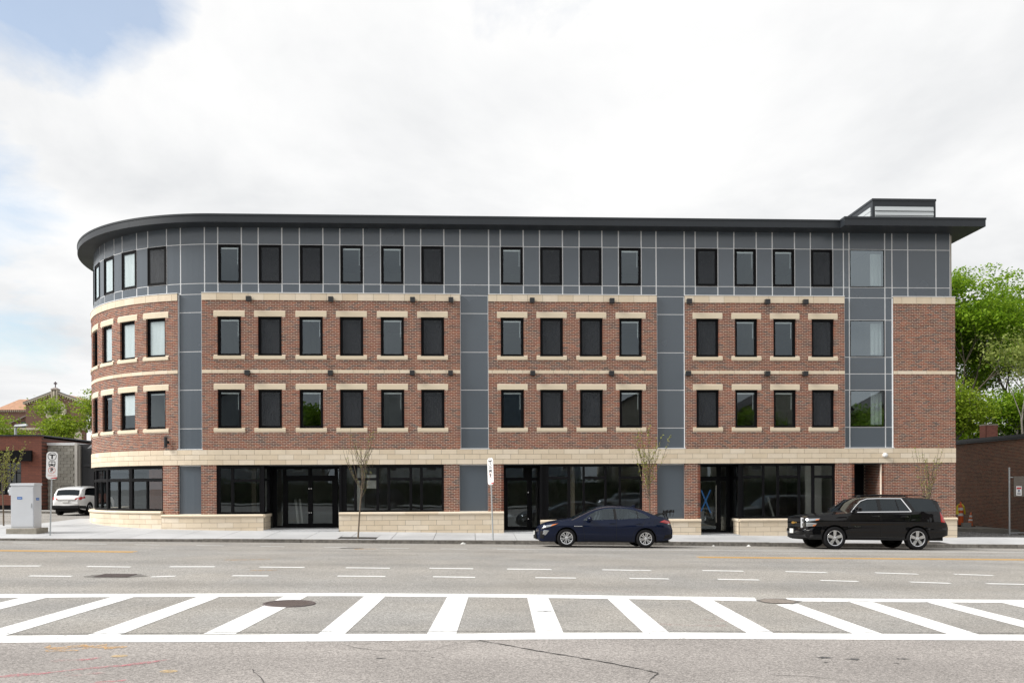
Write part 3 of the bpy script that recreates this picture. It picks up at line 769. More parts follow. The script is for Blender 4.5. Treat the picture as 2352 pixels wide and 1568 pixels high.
for c in WIN_C + CUR_C:
    if c in CUR_C or abs(c - WIN_C[0]) < 1e-6:
        for zs, hd in ((SILL2, HEAD2), (SILL3, HEAD3)):
            mb = MB(); cbox(mb, c - WW / 2 - 0.155, c + WW / 2 + 0.155, -0.13, 0.02, hd + 0.004, hd + 0.199); mb.build('lintel', m_lintel, bld)
            mb = MB(); cbox(mb, c - WW / 2 - 0.155, c + WW / 2 + 0.155, -0.13, 0.045, zs - 0.131, zs - 0.003); mb.build('sill', m_lintel, bld)
    else:
        for zs, hd in ((SILL2, HEAD2), (SILL3, HEAD3)):
            place_shared('lintel', lambda: MB().box(-WW / 2 - 0.155, WW / 2 + 0.155, -0.02, 0.13, 0.004, 0.199), 'lintel', m_lintel, c, 0, hd, bld)
            place_shared('sill', lambda: MB().box(-WW / 2 - 0.155, WW / 2 + 0.155, -0.045, 0.13, -0.131, -0.003), 'sill', m_lintel, c, 0, zs, bld)
def coping_piece(u0, u1, zt, name, parent, map_=P):
    prof = [(-0.16, zt), (0.09, zt), (0.125, zt - 0.010), (0.150, zt - 0.035), (0.157, zt - 0.062), (0.150, zt - 0.09), (0.125, zt - 0.115), (0.095, zt - 0.125), (-0.16, zt - 0.125)]
    us = ucuts(u0, u1) if map_ is P else [u0, u1]
    vs = [map_(u, o, z) for u in us for (o, z) in prof]; n = len(prof)
    fs = [tuple(reversed(range(n))), tuple((len(us) - 1) * n + k for k in range(n))]
    for i in range(len(us) - 1):
        for k in range(n): fs.append((i * n + k, i * n + (k + 1) % n, (i + 1) * n + (k + 1) % n, (i + 1) * n + k))
    o_ = MB().add(vs, fs).build(name, m_stone, parent); smooth_by_angle(o_, 50); return o_
def plinth_rows(u0, u1, zt, parent, map_=P, off=0.1):
    zr = zt - 0.127; i = 0
    while zr > -0.25 + SL * 0:
        lo = zr - 0.2033
        gz = walk_z(*map_((u0 + u1) / 2, 0.1, 0)[:2])
        if zr < gz - 0.12: break
        pitch = 0.622
        k = math.floor((u0 - off - 0.31 * (i % 2)) / pitch); x = off + 0.31 * (i % 2) + k * pitch; cut = [u0]
        while x < u1:
            if u0 + 0.12 < x < u1 - 0.12: cut.append(x)
            x += pitch
        cut.append(u1)
        for a, b in zip(cut[:-1], cut[1:]):
            mb = MB(); cbox(mb, a + 0.005, b - 0.005, 0.0, 0.10, lo + 0.005, zr - 0.005, map_=map_); mb.build('plinth_stone', m_stone, parent)
        zr = lo; i += 1
for (a, b, zt) in PLINTHS:
    mb = MB(); cbox(mb, a, b, -0.16, 0.086, -0.5, zt - 0.13)
    pl = mb.build('stone_plinth', m_joint, bld)
    plinth_rows(a, b, zt, pl)
    n = max(1, int(round((b - a) / 1.24)))
    for i in range(n): coping_piece(lerp(a, b, i / n) + 0.003, lerp(a, b, (i + 1) / n) - 0.003, zt, 'coping_stone', pl)

# ---- grey panel cladding: pale reveal sheet with separate panels
JV, JH = 0.048, 0.030
OB, OP = -0.106, -0.100
edges4 = []
for c in CUR_C[::-1] + WIN_C: edges4 += [c - 0.468, c + 0.468]
edges4 += [-24.5, -22.0, -11.72, -10.70, -0.46, 0.70, 7.57, 8.74, 15.41, 15.65, 17.16, 17.465, 18.14, 19.34, 19.94]
edges4 = sorted(edges4)
PT = -0.10
sheet4 = MB()
Z4A, Z4B, Z4C = 10.29, 11.86, 12.56
wins4 = CUR_C + WIN_C
perf(sheet4, -24.5, 19.94, Z_TOP1 - 0.05, Z4C, [(c - 0.452, c + 0.452, Z4A + 0.02, Z4B - 0.02) for c in wins4] + [(15.68, 17.13, Z4A + 0.02, Z4B - 0.02)], OB, OB - 0.05)
panel_wall = sheet4.build('panel_wall', m_trim, bld)
def panel(u0, u1, z0, z1, parent, jv0=JV / 2, jv1=JV / 2, jh=JH / 2):
    mb = MB(); cbox(mb, u0 + jv0, u1 - jv1, OB + 0.001, OP, z0 + jh, z1 - jh); return mb.build('panel', m_panel, parent)
for a, b in zip(edges4[:-1], edges4[1:]):
    mid = (a + b) / 2
    col = any(c0 - 0.1 < mid < c1 + 0.1 for c0, c1 in COLS)
    z_lo = Z_TOP1 + 0.03 if not col else 9.86
    panel(a, b, z_lo, Z4A, panel_wall)
    panel(a, b, Z4B, Z4C + 0.03, panel_wall)
    if not any(abs(mid - c) < 0.1 for c in wins4) and not (15.65 <= a and b <= 17.17):
        panel(a, b, Z4A, Z4B, panel_wall)
for ci, (c0, c1) in enumerate(COLS):
    mb = MB()
    if ci == 3:
        wh = [(15.68, 17.13, 7.42, 8.92), (15.68, 17.13, 4.52, 6.02)]
        perf(mb, c0 - 0.02, c1 + 0.02, Z_BELT1 - 0.03, 9.83, wh, OB, OB - 0.05)
    else: cbox(mb, c0 - 0.02, c1 + 0.02, OB - 0.05, OB, Z_BELT1 - 0.03, 9.83)
    cw = mb.build('panel_wall', m_trim, bld)
    if ci == 3:
        zz = [3.65, 4.50, 6.04, 6.71, 7.40, 8.94, 9.86]; uu = [c0, 15.65, 17.16, c1]
        for z0, z1 in zip(zz[:-1], zz[1:]):
            for k in range(3):
                if k == 1 and (z0 in (4.50, 7.40)): continue
                panel(uu[k], uu[k + 1], z0, z1, cw, 0.004 if k == 0 else JV / 2, 0.02 if k == 2 else JV / 2)
    else:
        zz = [3.65, 4.475, 6.025, 7.56, 9.13, 9.86]
        for z0, z1 in zip(zz[:-1], zz[1:]): panel(c0, c1, z0, z1, cw, 0.018, 0.018)
    for (e0, e1) in ((c0 + 0.001, c0 + 0.018), (c1 - 0.018, c1 - 0.001)):
        mb = MB(); cbox(mb, e0, e1, OB, -0.012, Z_BELT1 + 0.03, 9.84); mb.build('edge_trim', m_trim, bld)
    mb = MB(); cbox(mb, c0 - 0.03, c1 + 0.03, -0.13, 0.035, Z_BELT1 + 0.002, Z_BELT1 + 0.03); mb.build('flashing', m_trim, bld)
# panels at street level between the brick piers
for (c0, c1, zb) in [(-11.81, -10.83, 1.04), (-0.52, 0.64, 1.10), (7.555, 8.70, 0.74)]:
    mb = MB(); cbox(mb, c0, c1, OB - 0.04, OB, zb - 0.1, Z_BELT0); cw = mb.build('panel_wall', m_trim, bld)
    mb = MB(); cbox(mb, c0 + 0.016, c1 - 0.016, OB + 0.001, OP, zb + 0.02, Z_BELT0 - 0.05); mb.build('panel', m_panel, cw)

# ---- roof: deep charcoal eave following the wall, taller block with wider overhang at the end
def eave_run(u0, u1, ov, z0, z1, name):
    us = ucuts(u0, u1, 0.25)
    prof = [(-3.2, z0), (ov - 0.03, z0), (ov, z0 + 0.012), (ov, z1 - 0.075), (ov + 0.018, z1 - 0.070), (ov + 0.018, z1), (-3.2, z1 + 0.02)]
    n = len(prof); vs = [P(u, o, z) for u in us for (o, z) in prof]
    fs = [tuple(reversed(range(n))), tuple((len(us) - 1) * n + k for k in range(n))]
    for i in range(len(us) - 1):
        for k in range(n): fs.append((i * n + k, i * n + (k + 1) % n, (i + 1) * n + (k + 1) % n, (i + 1) * n + k))
    o_ = MB().add(vs, fs).build(name, m_fascia, bld); smooth_by_angle(o_, 30); return o_
roof = eave_run(-24.5, 15.0, 0.55, 12.54, 12.88, 'roof_eave')
for u in (-13.6, -4.1, 5.6):
    mb = MB(); cbox(mb, u, u + 0.006, 0.55, 0.553, 12.55, 12.80); mb.build('fascia_seam', pmat('fascia seam', (0.02, 0.02, 0.022), 0.6), roof)
mb = MB(); mb.box(15.0, 20.83, -0.95, 13.0, 12.545, 12.815); mb.box(14.985, 20.85, -0.97, 13.02, 12.815, 12.895)
mb.build('roof_eave', m_fascia, bld)
mb = MB(); mb.prism([(-10.1, 3.0), (15.2, 3.0), (15.2, 13.0), (-17.0, 13.0), (-13.5, 6.0)], 12.56, 12.84, 'z'); mb.build('roof_deck', m_soffit, bld)
hx = thing('roof_plant_box', 'grey louvred equipment box standing on the flat roof end', 'roof equipment', (18.04, 3.0, 12.9))
mb = MB(); mb.box(0, 2.91, 0, 5.0, -0.1, 1.98); mb.build('casing', m_fascia, hx)
mb = MB(); mb.box(-0.02, 2.93, -0.02, 5.02, 1.98, 2.08); mb.build('cap', m_fascia, hx)
m_louv = pmat('pale louvre', (0.50, 0.53, 0.54), 0.5, metal=0.2)
for i in range(4):
    z = 1.72 - i * 0.205
    mb = MB(); mb.hexa([(0.11, -0.045, z - 0.19), (2.80, -0.045, z - 0.19), (2.80, 0.01, z - 0.19), (0.11, 0.01, z - 0.19), (0.11, -0.008, z), (2.80, -0.008, z), (2.80, 0.01, z), (0.11, 0.01, z)]); mb.build('louvre', m_louv, hx)
    mb = MB(); mb.box(-0.045, 0.01, 0.12, 4.8, z - 0.185, z); mb.build('louvre', m_louv, hx)

# ---- interiors: floor plates and a back wall so the glass looks into rooms
mb = MB()
for z in (0.0, 3.15, 6.5, 9.55, 12.4): cbox(mb, -24.5, END - 0.05, -6.4, -0.2, z - (0.1 if z > 0 else -0.05), z + (0.12 if z > 0 else 0.1))
mb.build('floor_plate', m_intd, bld)
mb = MB(); cbox(mb, -24.5, END - 0.05, -6.6, -6.4, 0, 12.5)
for u in (-22.5, -13.6, -11.3, -7.26, -4.0, -2.4, 0.1, 2.45, 5.7, 8.1, 10.5, 12.1, 15.4, 17.5): cbox(mb, u - 0.05, u + 0.05, -6.4, -0.22, 3.3, 12.4)
for u in (-12.2, 0.1, 8.1, 15.4): cbox(mb, u - 0.05, u + 0.05, -6.4, -0.3, 0, 3.05)
cbox(mb, END - 0.2, END - 0.05, -12, -0.16, -0.4, 12.5)
mb.build('inner_wall', m_int, bld)
# plain party walls on the unseen sides
mb = MB(); mb.box(19.70, 19.93, 0.18, 13.0, -0.5, 12.5); mb.box(-17.6, 20.0, 12.8, 13.0, -0.5, 12.5); mb.build('party_wall', pmat('party wall brick', (0.13, 0.065, 0.05), 0.9, var=0.2), bld)

# ---- upper windows
def win_meshes(w, h, op=True):
    fr = MB()
    if w > 1.2:
        mp = lambda u, o, z: (u, -o, z)
        perf(fr, -w / 2, w / 2, 0, h, [(-w / 2 + 0.028, w / 2 - 0.035, 0.03, h - 0.03)], 0.0, -0.07, mp)
        pane = MB().box(-w / 2 + 0.02, w / 2 - 0.03, 0.012, 0.022, 0.02, h - 0.02)
        return fr.mesh('window', m_black), pane.mesh('pane', glass_mat('coated glass', 2.7, (0.80, 0.84, 0.84), wobble=0.01)), None, None, pane
    mp = lambda u, o, z: (u, -o, z)
    perf(fr, -w / 2, w / 2, 0, h, [(-w / 2 + 0.045, w / 2 - 0.045, 0.045, h - 0.045)], 0.0, -0.09, mp)
    perf(fr, -w / 2 + 0.045, w / 2 - 0.045, 0.045, h - 0.045, [(-w / 2 + 0.105, w / 2 - 0.105, 0.10, h - 0.105)], -0.022, -0.07, mp, edges=False)
    pane = MB().box(-w / 2 + 0.10, w / 2 - 0.10, 0.046, 0.056, 0.095, h - 0.10)
    rail = MB().box(-w / 2 + 0.11, w / 2 - 0.11, 0.075, 0.11, h - 0.165, h - 0.108)
    wand = MB().tube([(w / 2 - 0.15, 0.085, h - 0.165), (w / 2 - 0.152, 0.085, h - 0.165 - 0.62)], 0.010, 5)
    scr = MB().box(-w / 2 + 0.10, w / 2 - 0.10, 0.032, 0.036, 0.095, h - 0.10)
    return fr.mesh('window', m_black), pane.mesh('pane', m_glass), rail.mesh('blind_rail', m_blind), wand.mesh('blind_wand', m_blind), scr
def screen_mat():
    m = bpy.data.materials.new('insect screen'); m.use_nodes = True
    n, l = m.node_tree.nodes, m.node_tree.links
    b = n['Principled BSDF']; b.inputs['Base Color'].default_value = rgb(0.024, 0.029, 0.036); b.inputs['Roughness'].default_value = 0.6
    t = n.new('ShaderNodeTexCoord'); mp = n.new('ShaderNodeMapping'); mp.inputs['Scale'].default_value = (3.2, 1, 0.9); l.new(t.outputs['Object'], mp.inputs[0])
    oi = n.new('ShaderNodeObjectInfo'); ad = n.new('ShaderNodeVectorMath'); ad.operation = 'ADD'; l.new(mp.outputs[0], ad.inputs[0])
    sc_ = n.new('ShaderNodeVectorMath'); sc_.operation = 'SCALE'; sc_.inputs[0].default_value = (17, 9, 31); l.new(oi.outputs['Random'], sc_.inputs['Scale']); l.new(sc_.outputs[0], ad.inputs[1])
    no = n.new('ShaderNodeTexNoise'); no.inputs['Scale'].default_value = 2.2; no.inputs['Detail'].default_value = 3; no.inputs['Distortion'].default_value = 1.2; l.new(ad.outputs[0], no.inputs['Vector'])
    mr = n.new('ShaderNodeMapRange'); l.new(no.outputs['Fac'], mr.inputs[0]); mr.inputs[1].default_value, mr.inputs[2].default_value, mr.inputs[3].default_value, mr.inputs[4].default_value = 0.3, 0.7, 0.48, 0.80
    l.new(mr.outputs[0], b.inputs['Alpha'])
    return m
m_screen = screen_mat()
WM = {}
def put_window(u, o, z, w, h, screen=False, blind=True):
    k = (round(w, 3), round(h, 3))
    if k not in WM:
        fr, pn, rl, wd, scr = win_meshes(w, h); WM[k] = (fr, pn, rl, wd, scr.mesh('insect_screen', m_screen))
    fr, pn, rl, wd, sm = WM[k]
    win = link('window', fr, bld, P(u, o, z), Pang(u))
    link('pane', pn, win)
    if blind: link('blind_rail', rl, win); link('blind_wand', wd, win)
    if screen: link('insect_screen', sm, win)
    return win
scr4 = {1, 2, 5, 7, 8, 10, 13}; scr3 = {1, 3, 5, 7, 8, 10, 13}
for i, c in enumerate(WIN_C):
    put_window(c, -0.082, Z4A + 0.012, 0.905, Z4B - Z4A - 0.024, i in scr4)
    put_window(c, -0.07, SILL3, WW, HEAD3 - SILL3, i in scr3)
    put_window(c, -0.07, SILL2, WW, HEAD2 - SILL2, i in scr3)
CURW = []
for i, c in enumerate(CUR_C):
    w4 = put_window(c, -0.082, Z4A + 0.012, 0.905, Z4B - Z4A - 0.024, i == 0)
    w3 = put_window(c, -0.085, SILL3, WW, HEAD3 - SILL3, False)
    w2 = put_window(c, -0.085, SILL2, WW, HEAD2 - SILL2, False)
    CURW.append((w4, w3, w2))
m_shade = pmat('roller shade', (0.80, 0.81, 0.82), 0.9, streak=(9, 1, 0.5), var=0.10, vscale=1.2)
def shade(win, w, z0, z1):
    mb = MB(); mb.box(-w / 2 + 0.10, w / 2 - 0.10, 0.062, 0.068, z0, z1); mb.build('roller_shade', m_shade, win)
for i in (0, 1, 2): shade(CURW[i][1], WW, 0.1, 1.45)
for i in (1, 2, 3): shade(CURW[i][0], 0.905, 0.1, 1.43)
shade(CURW[1][2], WW, 0.62, 1.43)
m_cur = pmat('pale curtain', (0.60, 0.61, 0.60), 0.9, streak=(14, 1, 0.3), var=0.12, vscale=1.0)
for z in (4.515, 7.415, Z4A + 0.012):
    w_ = put_window(16.405, -0.09, z, 1.46, 1.51 if z < 9 else Z4B - Z4A - 0.024, False, False)
    mb = MB()
    pts = [(0.20 + i * 0.036, 0.16 + 0.010 * math.sin(i * 1.3)) for i in range(14)]
    mb.add([(x, y, 0.1) for x, y in pts] + [(x, y, 1.42) for x, y in pts], [(i, i + 1, i + 15, i + 14) for i in range(13)]); mb.build('curtain', m_cur, w_)

# ---- storefronts
def flat_map(A, B):
    A, B = Vector((*A, 0)), Vector((*B, 0)); d = (B - A).normalized(); nrm = Vector((d.y, -d.x, 0))
    return (lambda s, o, z: tuple(A + d * s + nrm * o + Vector((0, 0, z)))), (B - A).length
def storefront(map_, s0, s1, z0, z1, panes, depth=0.11, of=0.0, name='storefront', gmat=None):
    mb = MB(); perf(mb, s0, s1, z0, z1, panes, of, of - depth, map_, back=True)
    sf = mb.build(name, m_black, bld)
    for (a, b, c, d) in panes:
        g_ = MB(); cbox(g_, a - 0.005, b + 0.005, of - depth * 0.55, of - depth * 0.55 + 0.008, c - 0.005, d + 0.005, map_=map_); g_.build('pane', gmat or m_glass_sf, sf)
        bead = MB(); perf(bead, a, b, c, d, [(a + 0.012, b - 0.012, c + 0.012, d - 0.012)], of - depth * 0.35, of - depth * 0.5, map_, edges=False); bead.build('bead', m_dark, sf)
    return sf
ident = lambda u, o, z: (u, -o, z)
T0, T1, TOPP = 2.385, 2.47, 2.885
ZB = 1.12
storefront(ident, -10.225, -8.345, 1.04, 2.985, [(-10.085, -9.66, ZB, TOPP), (-9.555, -8.53, ZB, 2.345), (-9.555, -8.53, 2.435, TOPP)], of=-0.06)
storefront(ident, -5.355, -1.153, 1.10, 2.985, [(-5.08, -4.76, 1.165, TOPP), (-4.667, -3.872, 1.165, T0), (-4.667, -3.872, T1, TOPP), (-3.778, -3.421, 1.165, TOPP), (-3.327, -2.539, 1.165, T0), (-3.327, -2.539, T1, TOPP), (-2.444, -2.108, 1.165, TOPP), (-2.013, -1.233, 1.165, T0), (-2.013, -1.233, T1, TOPP)], of=-0.06)
storefront(ident, 2.755, 6.952, 0.74, 2.985, [(3.097, 3.889, 0.80, 2.40), (3.097, 3.889, 2.49, 2.905), (3.991, 4.503, 0.80, 2.905), (4.58, 5.401, 0.80, 2.40), (4.58, 5.401, 2.49, 2.905), (5.478, 5.992, 0.80, 2.905), (6.069, 6.867, 0.80, 2.40), (6.069, 6.867, 2.49, 2.905)], of=-0.06)
storefront(ident, 10.938, 14.992, 0.74, 2.985, [(11.161, 11.959, 0.815, 2.41), (11.161, 11.959, 2.50, 2.92), (12.038, 12.56, 0.815, 2.92), (12.649, 13.446, 0.815, 2.41), (12.649, 13.446, 2.50, 2.92), (13.54, 14.023, 0.815, 2.92), (14.134, 14.907, 0.815, 2.41), (14.134, 14.907, 2.50, 2.92)], of=-0.06)
# rounded corner storefront: flat facets between stout mullions
nodes = [-21.6, -19.6, -17.85, -16.14, -14.31, -12.495]
for a, b in zip(nodes[:-1], nodes[1:]):
    mp, L = flat_map(P(a, -0.06, 0)[:2], P(b, -0.06, 0)[:2])
    h = L / 2
    storefront(mp, 0, L, 1.17, 2.985, [(0.11, L - 0.09, 2.49, 2.885), (0.11, h - 0.03, 1.25, 2.38), (h + 0.03, L - 0.09, 1.25, 2.38)])
# recessed entrances
def entrance(u0, u1, dep, zf, plinth_l, plinth_r, back_panes, leaf, right_glass=False, head=2.93):
    """Recess lined in black with returns of glass over stone, doors at the back."""
    mb = MB()
    mb.box(u0 - 0.1, u1 + 0.1, -0.02, dep + 0.02, Z_BELT0 - 0.03, Z_BELT0 + 0.03)
    ceil = mb.build('recess_soffit', m_soffit, bld)
    slab_quad([(u0, -0.18), (u1, -0.18), (u1, dep + 0.1), (u0, dep + 0.1)], 'threshold', bld, m_conc, lambda x, y: zf - 0.015 * (dep - y) + SL * 0.3 * (x - u0), 0.3)
    for (uu, zt, sgn) in ((u0, plinth_l, 1), (u1, plinth_r, -1)):
        A, B = ((uu, 0.0), (uu, dep)) if sgn > 0 else ((uu, dep), (uu, 0.0))
        mp, L = flat_map(A, B)
        if zt:
            m0 = MB(); cbox(m0, 0.0 if sgn > 0 else 0.5, L - 0.5 if sgn > 0 else L, -0.1, 0.002, -0.3, zt - 0.13, map_=mp); pj = m0.build('stone_plinth', m_joint, bld)
            z = zt - 0.127
            for i in range(5):
                q = MB(); cbox(q, (0.0 if sgn > 0 else 0.5), (L - 0.5 if sgn > 0 else L), -0.09, 0.016, z - 0.198, z - 0.005, map_=mp); q.build('plinth_stone', m_stone, pj); z -= 0.2033
            coping_piece(-0.1 if sgn > 0 else 0.45, L - 0.45 if sgn > 0 else L + 0.1, zt, 'coping_stone', pj, map_=lambda s, o, z, m=mp: m(s, o * 0.45 - 0.005, z))
            a, b = (0.10, L - 0.55) if sgn > 0 else (0.55, L - 0.10)
            storefront(mp, 0, L, zt, 2.985, [(a, b, zt + 0.09, 2.385), (a, b, 2.47, 2.885)], of=0.0)
        else:
            q = MB(); cbox(q, 0, L, -0.1, 0.0, -0.2, 2.985, map_=mp); q.build('recess_wall', m_black, bld)
    storefront(lambda s, o, z: (s, dep - o, z), u0, u1, zf - 0.04, 2.985, back_panes, name='entrance')
entrance(-8.336, -5.36, 1.5, 0.43, 1.04, None, [(-8.179, -7.923, 0.50, 2.88), (-7.79, -6.87, 2.585, 2.88), (-6.73, -5.77, 2.585, 2.88), (-7.726, -6.878, 0.585, 2.38), (-6.692, -5.869, 0.585, 2.38), (-5.651, -5.45, 0.50, 2.88)], None)
entrance(1.27, 2.752, 1.2, 0.27, None, None, [(1.398, 2.15, 2.465, 2.885), (1.472, 2.301, 0.415, 2.36), (2.50, 2.735, 0.38, 2.36), (2.50, 2.735, 2.465, 2.885)], None)
entrance(9.34, 10.934, 1.2, 0.12, None, 0.74, [(9.50, 10.386, 2.49, 2.91), (9.62, 10.36, 0.26, 2.31), (10.547, 10.80, 0.20, 2.31), (10.547, 10.80, 2.49, 2.91)], None)
entrance(15.78, 16.94, 1.6, 0.0, None, None, [(15.95, 16.4, 0.1, 2.2)], None)
# brick lining on the right cheek of the last recess
q = MB(); z = -0.3; i = 0
while z < 2.95:
    off = 0.0 if i % 2 else 0.10
    y = 0.0
    for a in np.arange(-off, 1.6, CL):
        a0, a1 = max(0.0, a), min(1.55, a + CL - JT)
        if a1 - a0 > 0.03: q.box(16.915, 16.935, a0 + 0.12, a1 + 0.12 if a1 < 1.4 else a1, z, z + CH - JT)
    z += CH; i += 1
stuff(q.build('brick_lining', m_brick, bld))
q = MB(); q.box(16.921, 16.939, 0.0, 1.59, -0.3, 2.98); q.build('mortar_lining', m_mortar, bld)
# door furniture
fx = [(-6.83, 1.47, 1.05), (-6.74, 1.47, 1.05), (-6.83, 1.47, 2.05), (-6.74, 1.47, 2.05), (2.34, 1.17, 1.85), (2.34, 1.17, 0.75)]
for (x, y, z) in fx:
    mb = MB(); mb.lathe([(0.0, -0.03), (0.022, -0.028), (0.022, 0.03)], 10, 'y', (x, y, z)); mb.build('door_bolt', m_chrome, bld)
mb = MB(); mb.tube([(10.31, 1.10, 0.55), (10.31, 1.10, 2.12)], 0.018, 8); mb.tube([(10.31, 1.2, 0.75), (10.31, 1.1, 0.75)], 0.012); mb.tube([(10.31, 1.2, 1.95), (10.31, 1.1, 1.95)], 0.012); mb.build('pull_handle', pmat('brushed steel', (0.60, 0.58, 0.52), 0.35, metal=0.8), bld)
m_tape = pmat('blue tape', (0.02, 0.16, 0.45), 0.6)
for (a, b) in (((9.716, 1.92), (10.114, 0.95)), ((10.11, 1.92), (9.70, 1.02))):
    d = Vector((b[0] - a[0], 0, b[1] - a[1])).normalized(); nn = Vector((-d.z, 0, d.x)) * 0.028
    y = 1.2 + 0.052 if a[0] < 10 else 1.2 + 0.049
    mb = MB(); A, B = Vector((a[0], y, a[1])), Vector((b[0], y, b[1]))
    mb.hexa([A - nn, B - nn, B - nn + Vector((0, 0.002, 0)), A - nn + Vector((0, 0.002, 0)), A + nn, B + nn, B + nn + Vector((0, 0.002, 0)), A + nn + Vector((0, 0.002, 0))]); mb.build('tape_strip', m_tape, bld)
# a few things standing inside the shops
def inner_box(x0, x1, y0, y1, z0, z1, mat, name):
    mb = MB(); mb.box(x0, x1, y0, y1, z0, z1); return mb.build(name, mat, bld)
m_tan = pmat('shop partition', (0.36, 0.30, 0.23), 0.9, var=0.1)
inner_box(-9.5, -9.3, 2.6, 2.75, 0.1, 3.0, m_tan, 'partition'); inner_box(-9.0, -8.7, 2.2, 2.35, 0.1, 3.0, pmat('pale partition', (0.62, 0.60, 0.55), 0.9), 'partition')
inner_box(-4.72, -4.6, 0.6, 2.2, 0.1, 3.0, MATS['pale partition'], 'partition'); inner_box(-4.3, -3.9, 0.4, 0.46, 2.05, 2.6, MATS['pale partition'], 'notice_sheet')
inner_box(4.1, 4.35, 1.5, 1.7, 0.1, 3.0, m_tan, 'partition'); inner_box(14.2, 14.9, 1.2, 1.3, 0.1, 3.0, MATS['pale partition'], 'partition')
for (x, w_) in ((-7.45, 0.09), (-7.25, 0.07), (13.3, 0.08)):
    mb = MB(); yb = 2.2; mb.hexa([(x, yb, 0.2), (x + w_, yb, 0.2), (x + w_, yb + 0.05, 0.2), (x, yb + 0.05, 0.2), (x - 0.25, yb + 0.5, 1.6), (x - 0.25 + w_, yb + 0.5, 1.6), (x - 0.25 + w_, yb + 0.55, 1.6), (x - 0.25, yb + 0.55, 1.6)]); mb.build('leaning_board', MATS['pale partition'], bld)
# ---- fittings on the wall
lamp_me = MB(); lamp_me.box(-0.095, 0.095, -0.20, -0.02, -0.095, 0.095); lamp_me.box(-0.075, 0.075, -0.02, 0.0, -0.075, 0.075); lamp_me.box(-0.08, 0.08, -0.185, -0.035, -0.101, -0.095)
lamp_me = lamp_me.mesh('wall_light', pmat('black fixture', (0.016, 0.017, 0.019), 0.45))
for u in (-8.88, -5.63, -2.37, -0.83, 2.45, 5.7, 8.88, 12.12, 13.71): link('wall_light', lamp_me, bld, P(u, 0.03, 9.625), Pang(u))
for u in (-8.95, -5.66, -2.40, -0.86, 2.46, 5.67, 8.83, 12.11, 13.69): link('wall_light', lamp_me, bld, P(u, 0.02, 6.685), Pang(u))
mb = MB(); p = P(-12.24, 0.16, 3.94); mb.lathe([(0.0, -0.21), (0.065, -0.21), (0.065, 0.21), (0.0, 0.21)], 16, 'z', p); sc1 = mb.build('wall_light', MATS['black fixture'], bld)
mb = MB(); a_ = P(-12.24, 0.0, 3.94); mb.tube([a_, p], 0.035, 8); pb = P(-12.24, 0.012, 3.94); mb.lathe([(0.0, -0.01), (0.06, -0.01), (0.06, 0.01)], 12, 'y', pb); mb.build('bracket', MATS['black fixture'], sc1)
mb = MB(); mb.lathe([(0.0, -0.20), (0.05, -0.195), (0.085, -0.16), (0.095, -0.11), (0.095, -0.03), (0.07, 0.0)], 18, 'y', (17.05, 0.0, 3.33)); o_ = mb.build('dome_camera', pmat('white plastic', (0.75, 0.75, 0.74), 0.4), bld); smooth_by_angle(o_)
# pale pink chalk doodle on the brick pier
mb = MB()
def loop(cx, cz, rx, rz, n=22, t0=0, t1=2 * math.pi): return [(cx + rx * math.cos(lerp(t0, t1, i / n)), -0.012, cz + rz * math.sin(lerp(t0, t1, i / n))) for i in range(n + 1)]
for pts in (loop(15.33, 1.55, 0.15, 0.19), loop(15.24, 1.16, 0.12, 0.13), [(15.27, -0.012, 2.15), (15.24, -0.012, 1.9), (15.30, -0.012, 1.8), (15.42, -0.012, 1.62)], [(15.02, -0.012, 1.5), (15.18, -0.012, 1.36), (15.3, -0.012, 1.4)]):
    mb.tube(pts, 0.009, 4)
mb.build('chalk_mark', pmat('pink chalk', (0.50, 0.22, 0.20), 0.9), bld)

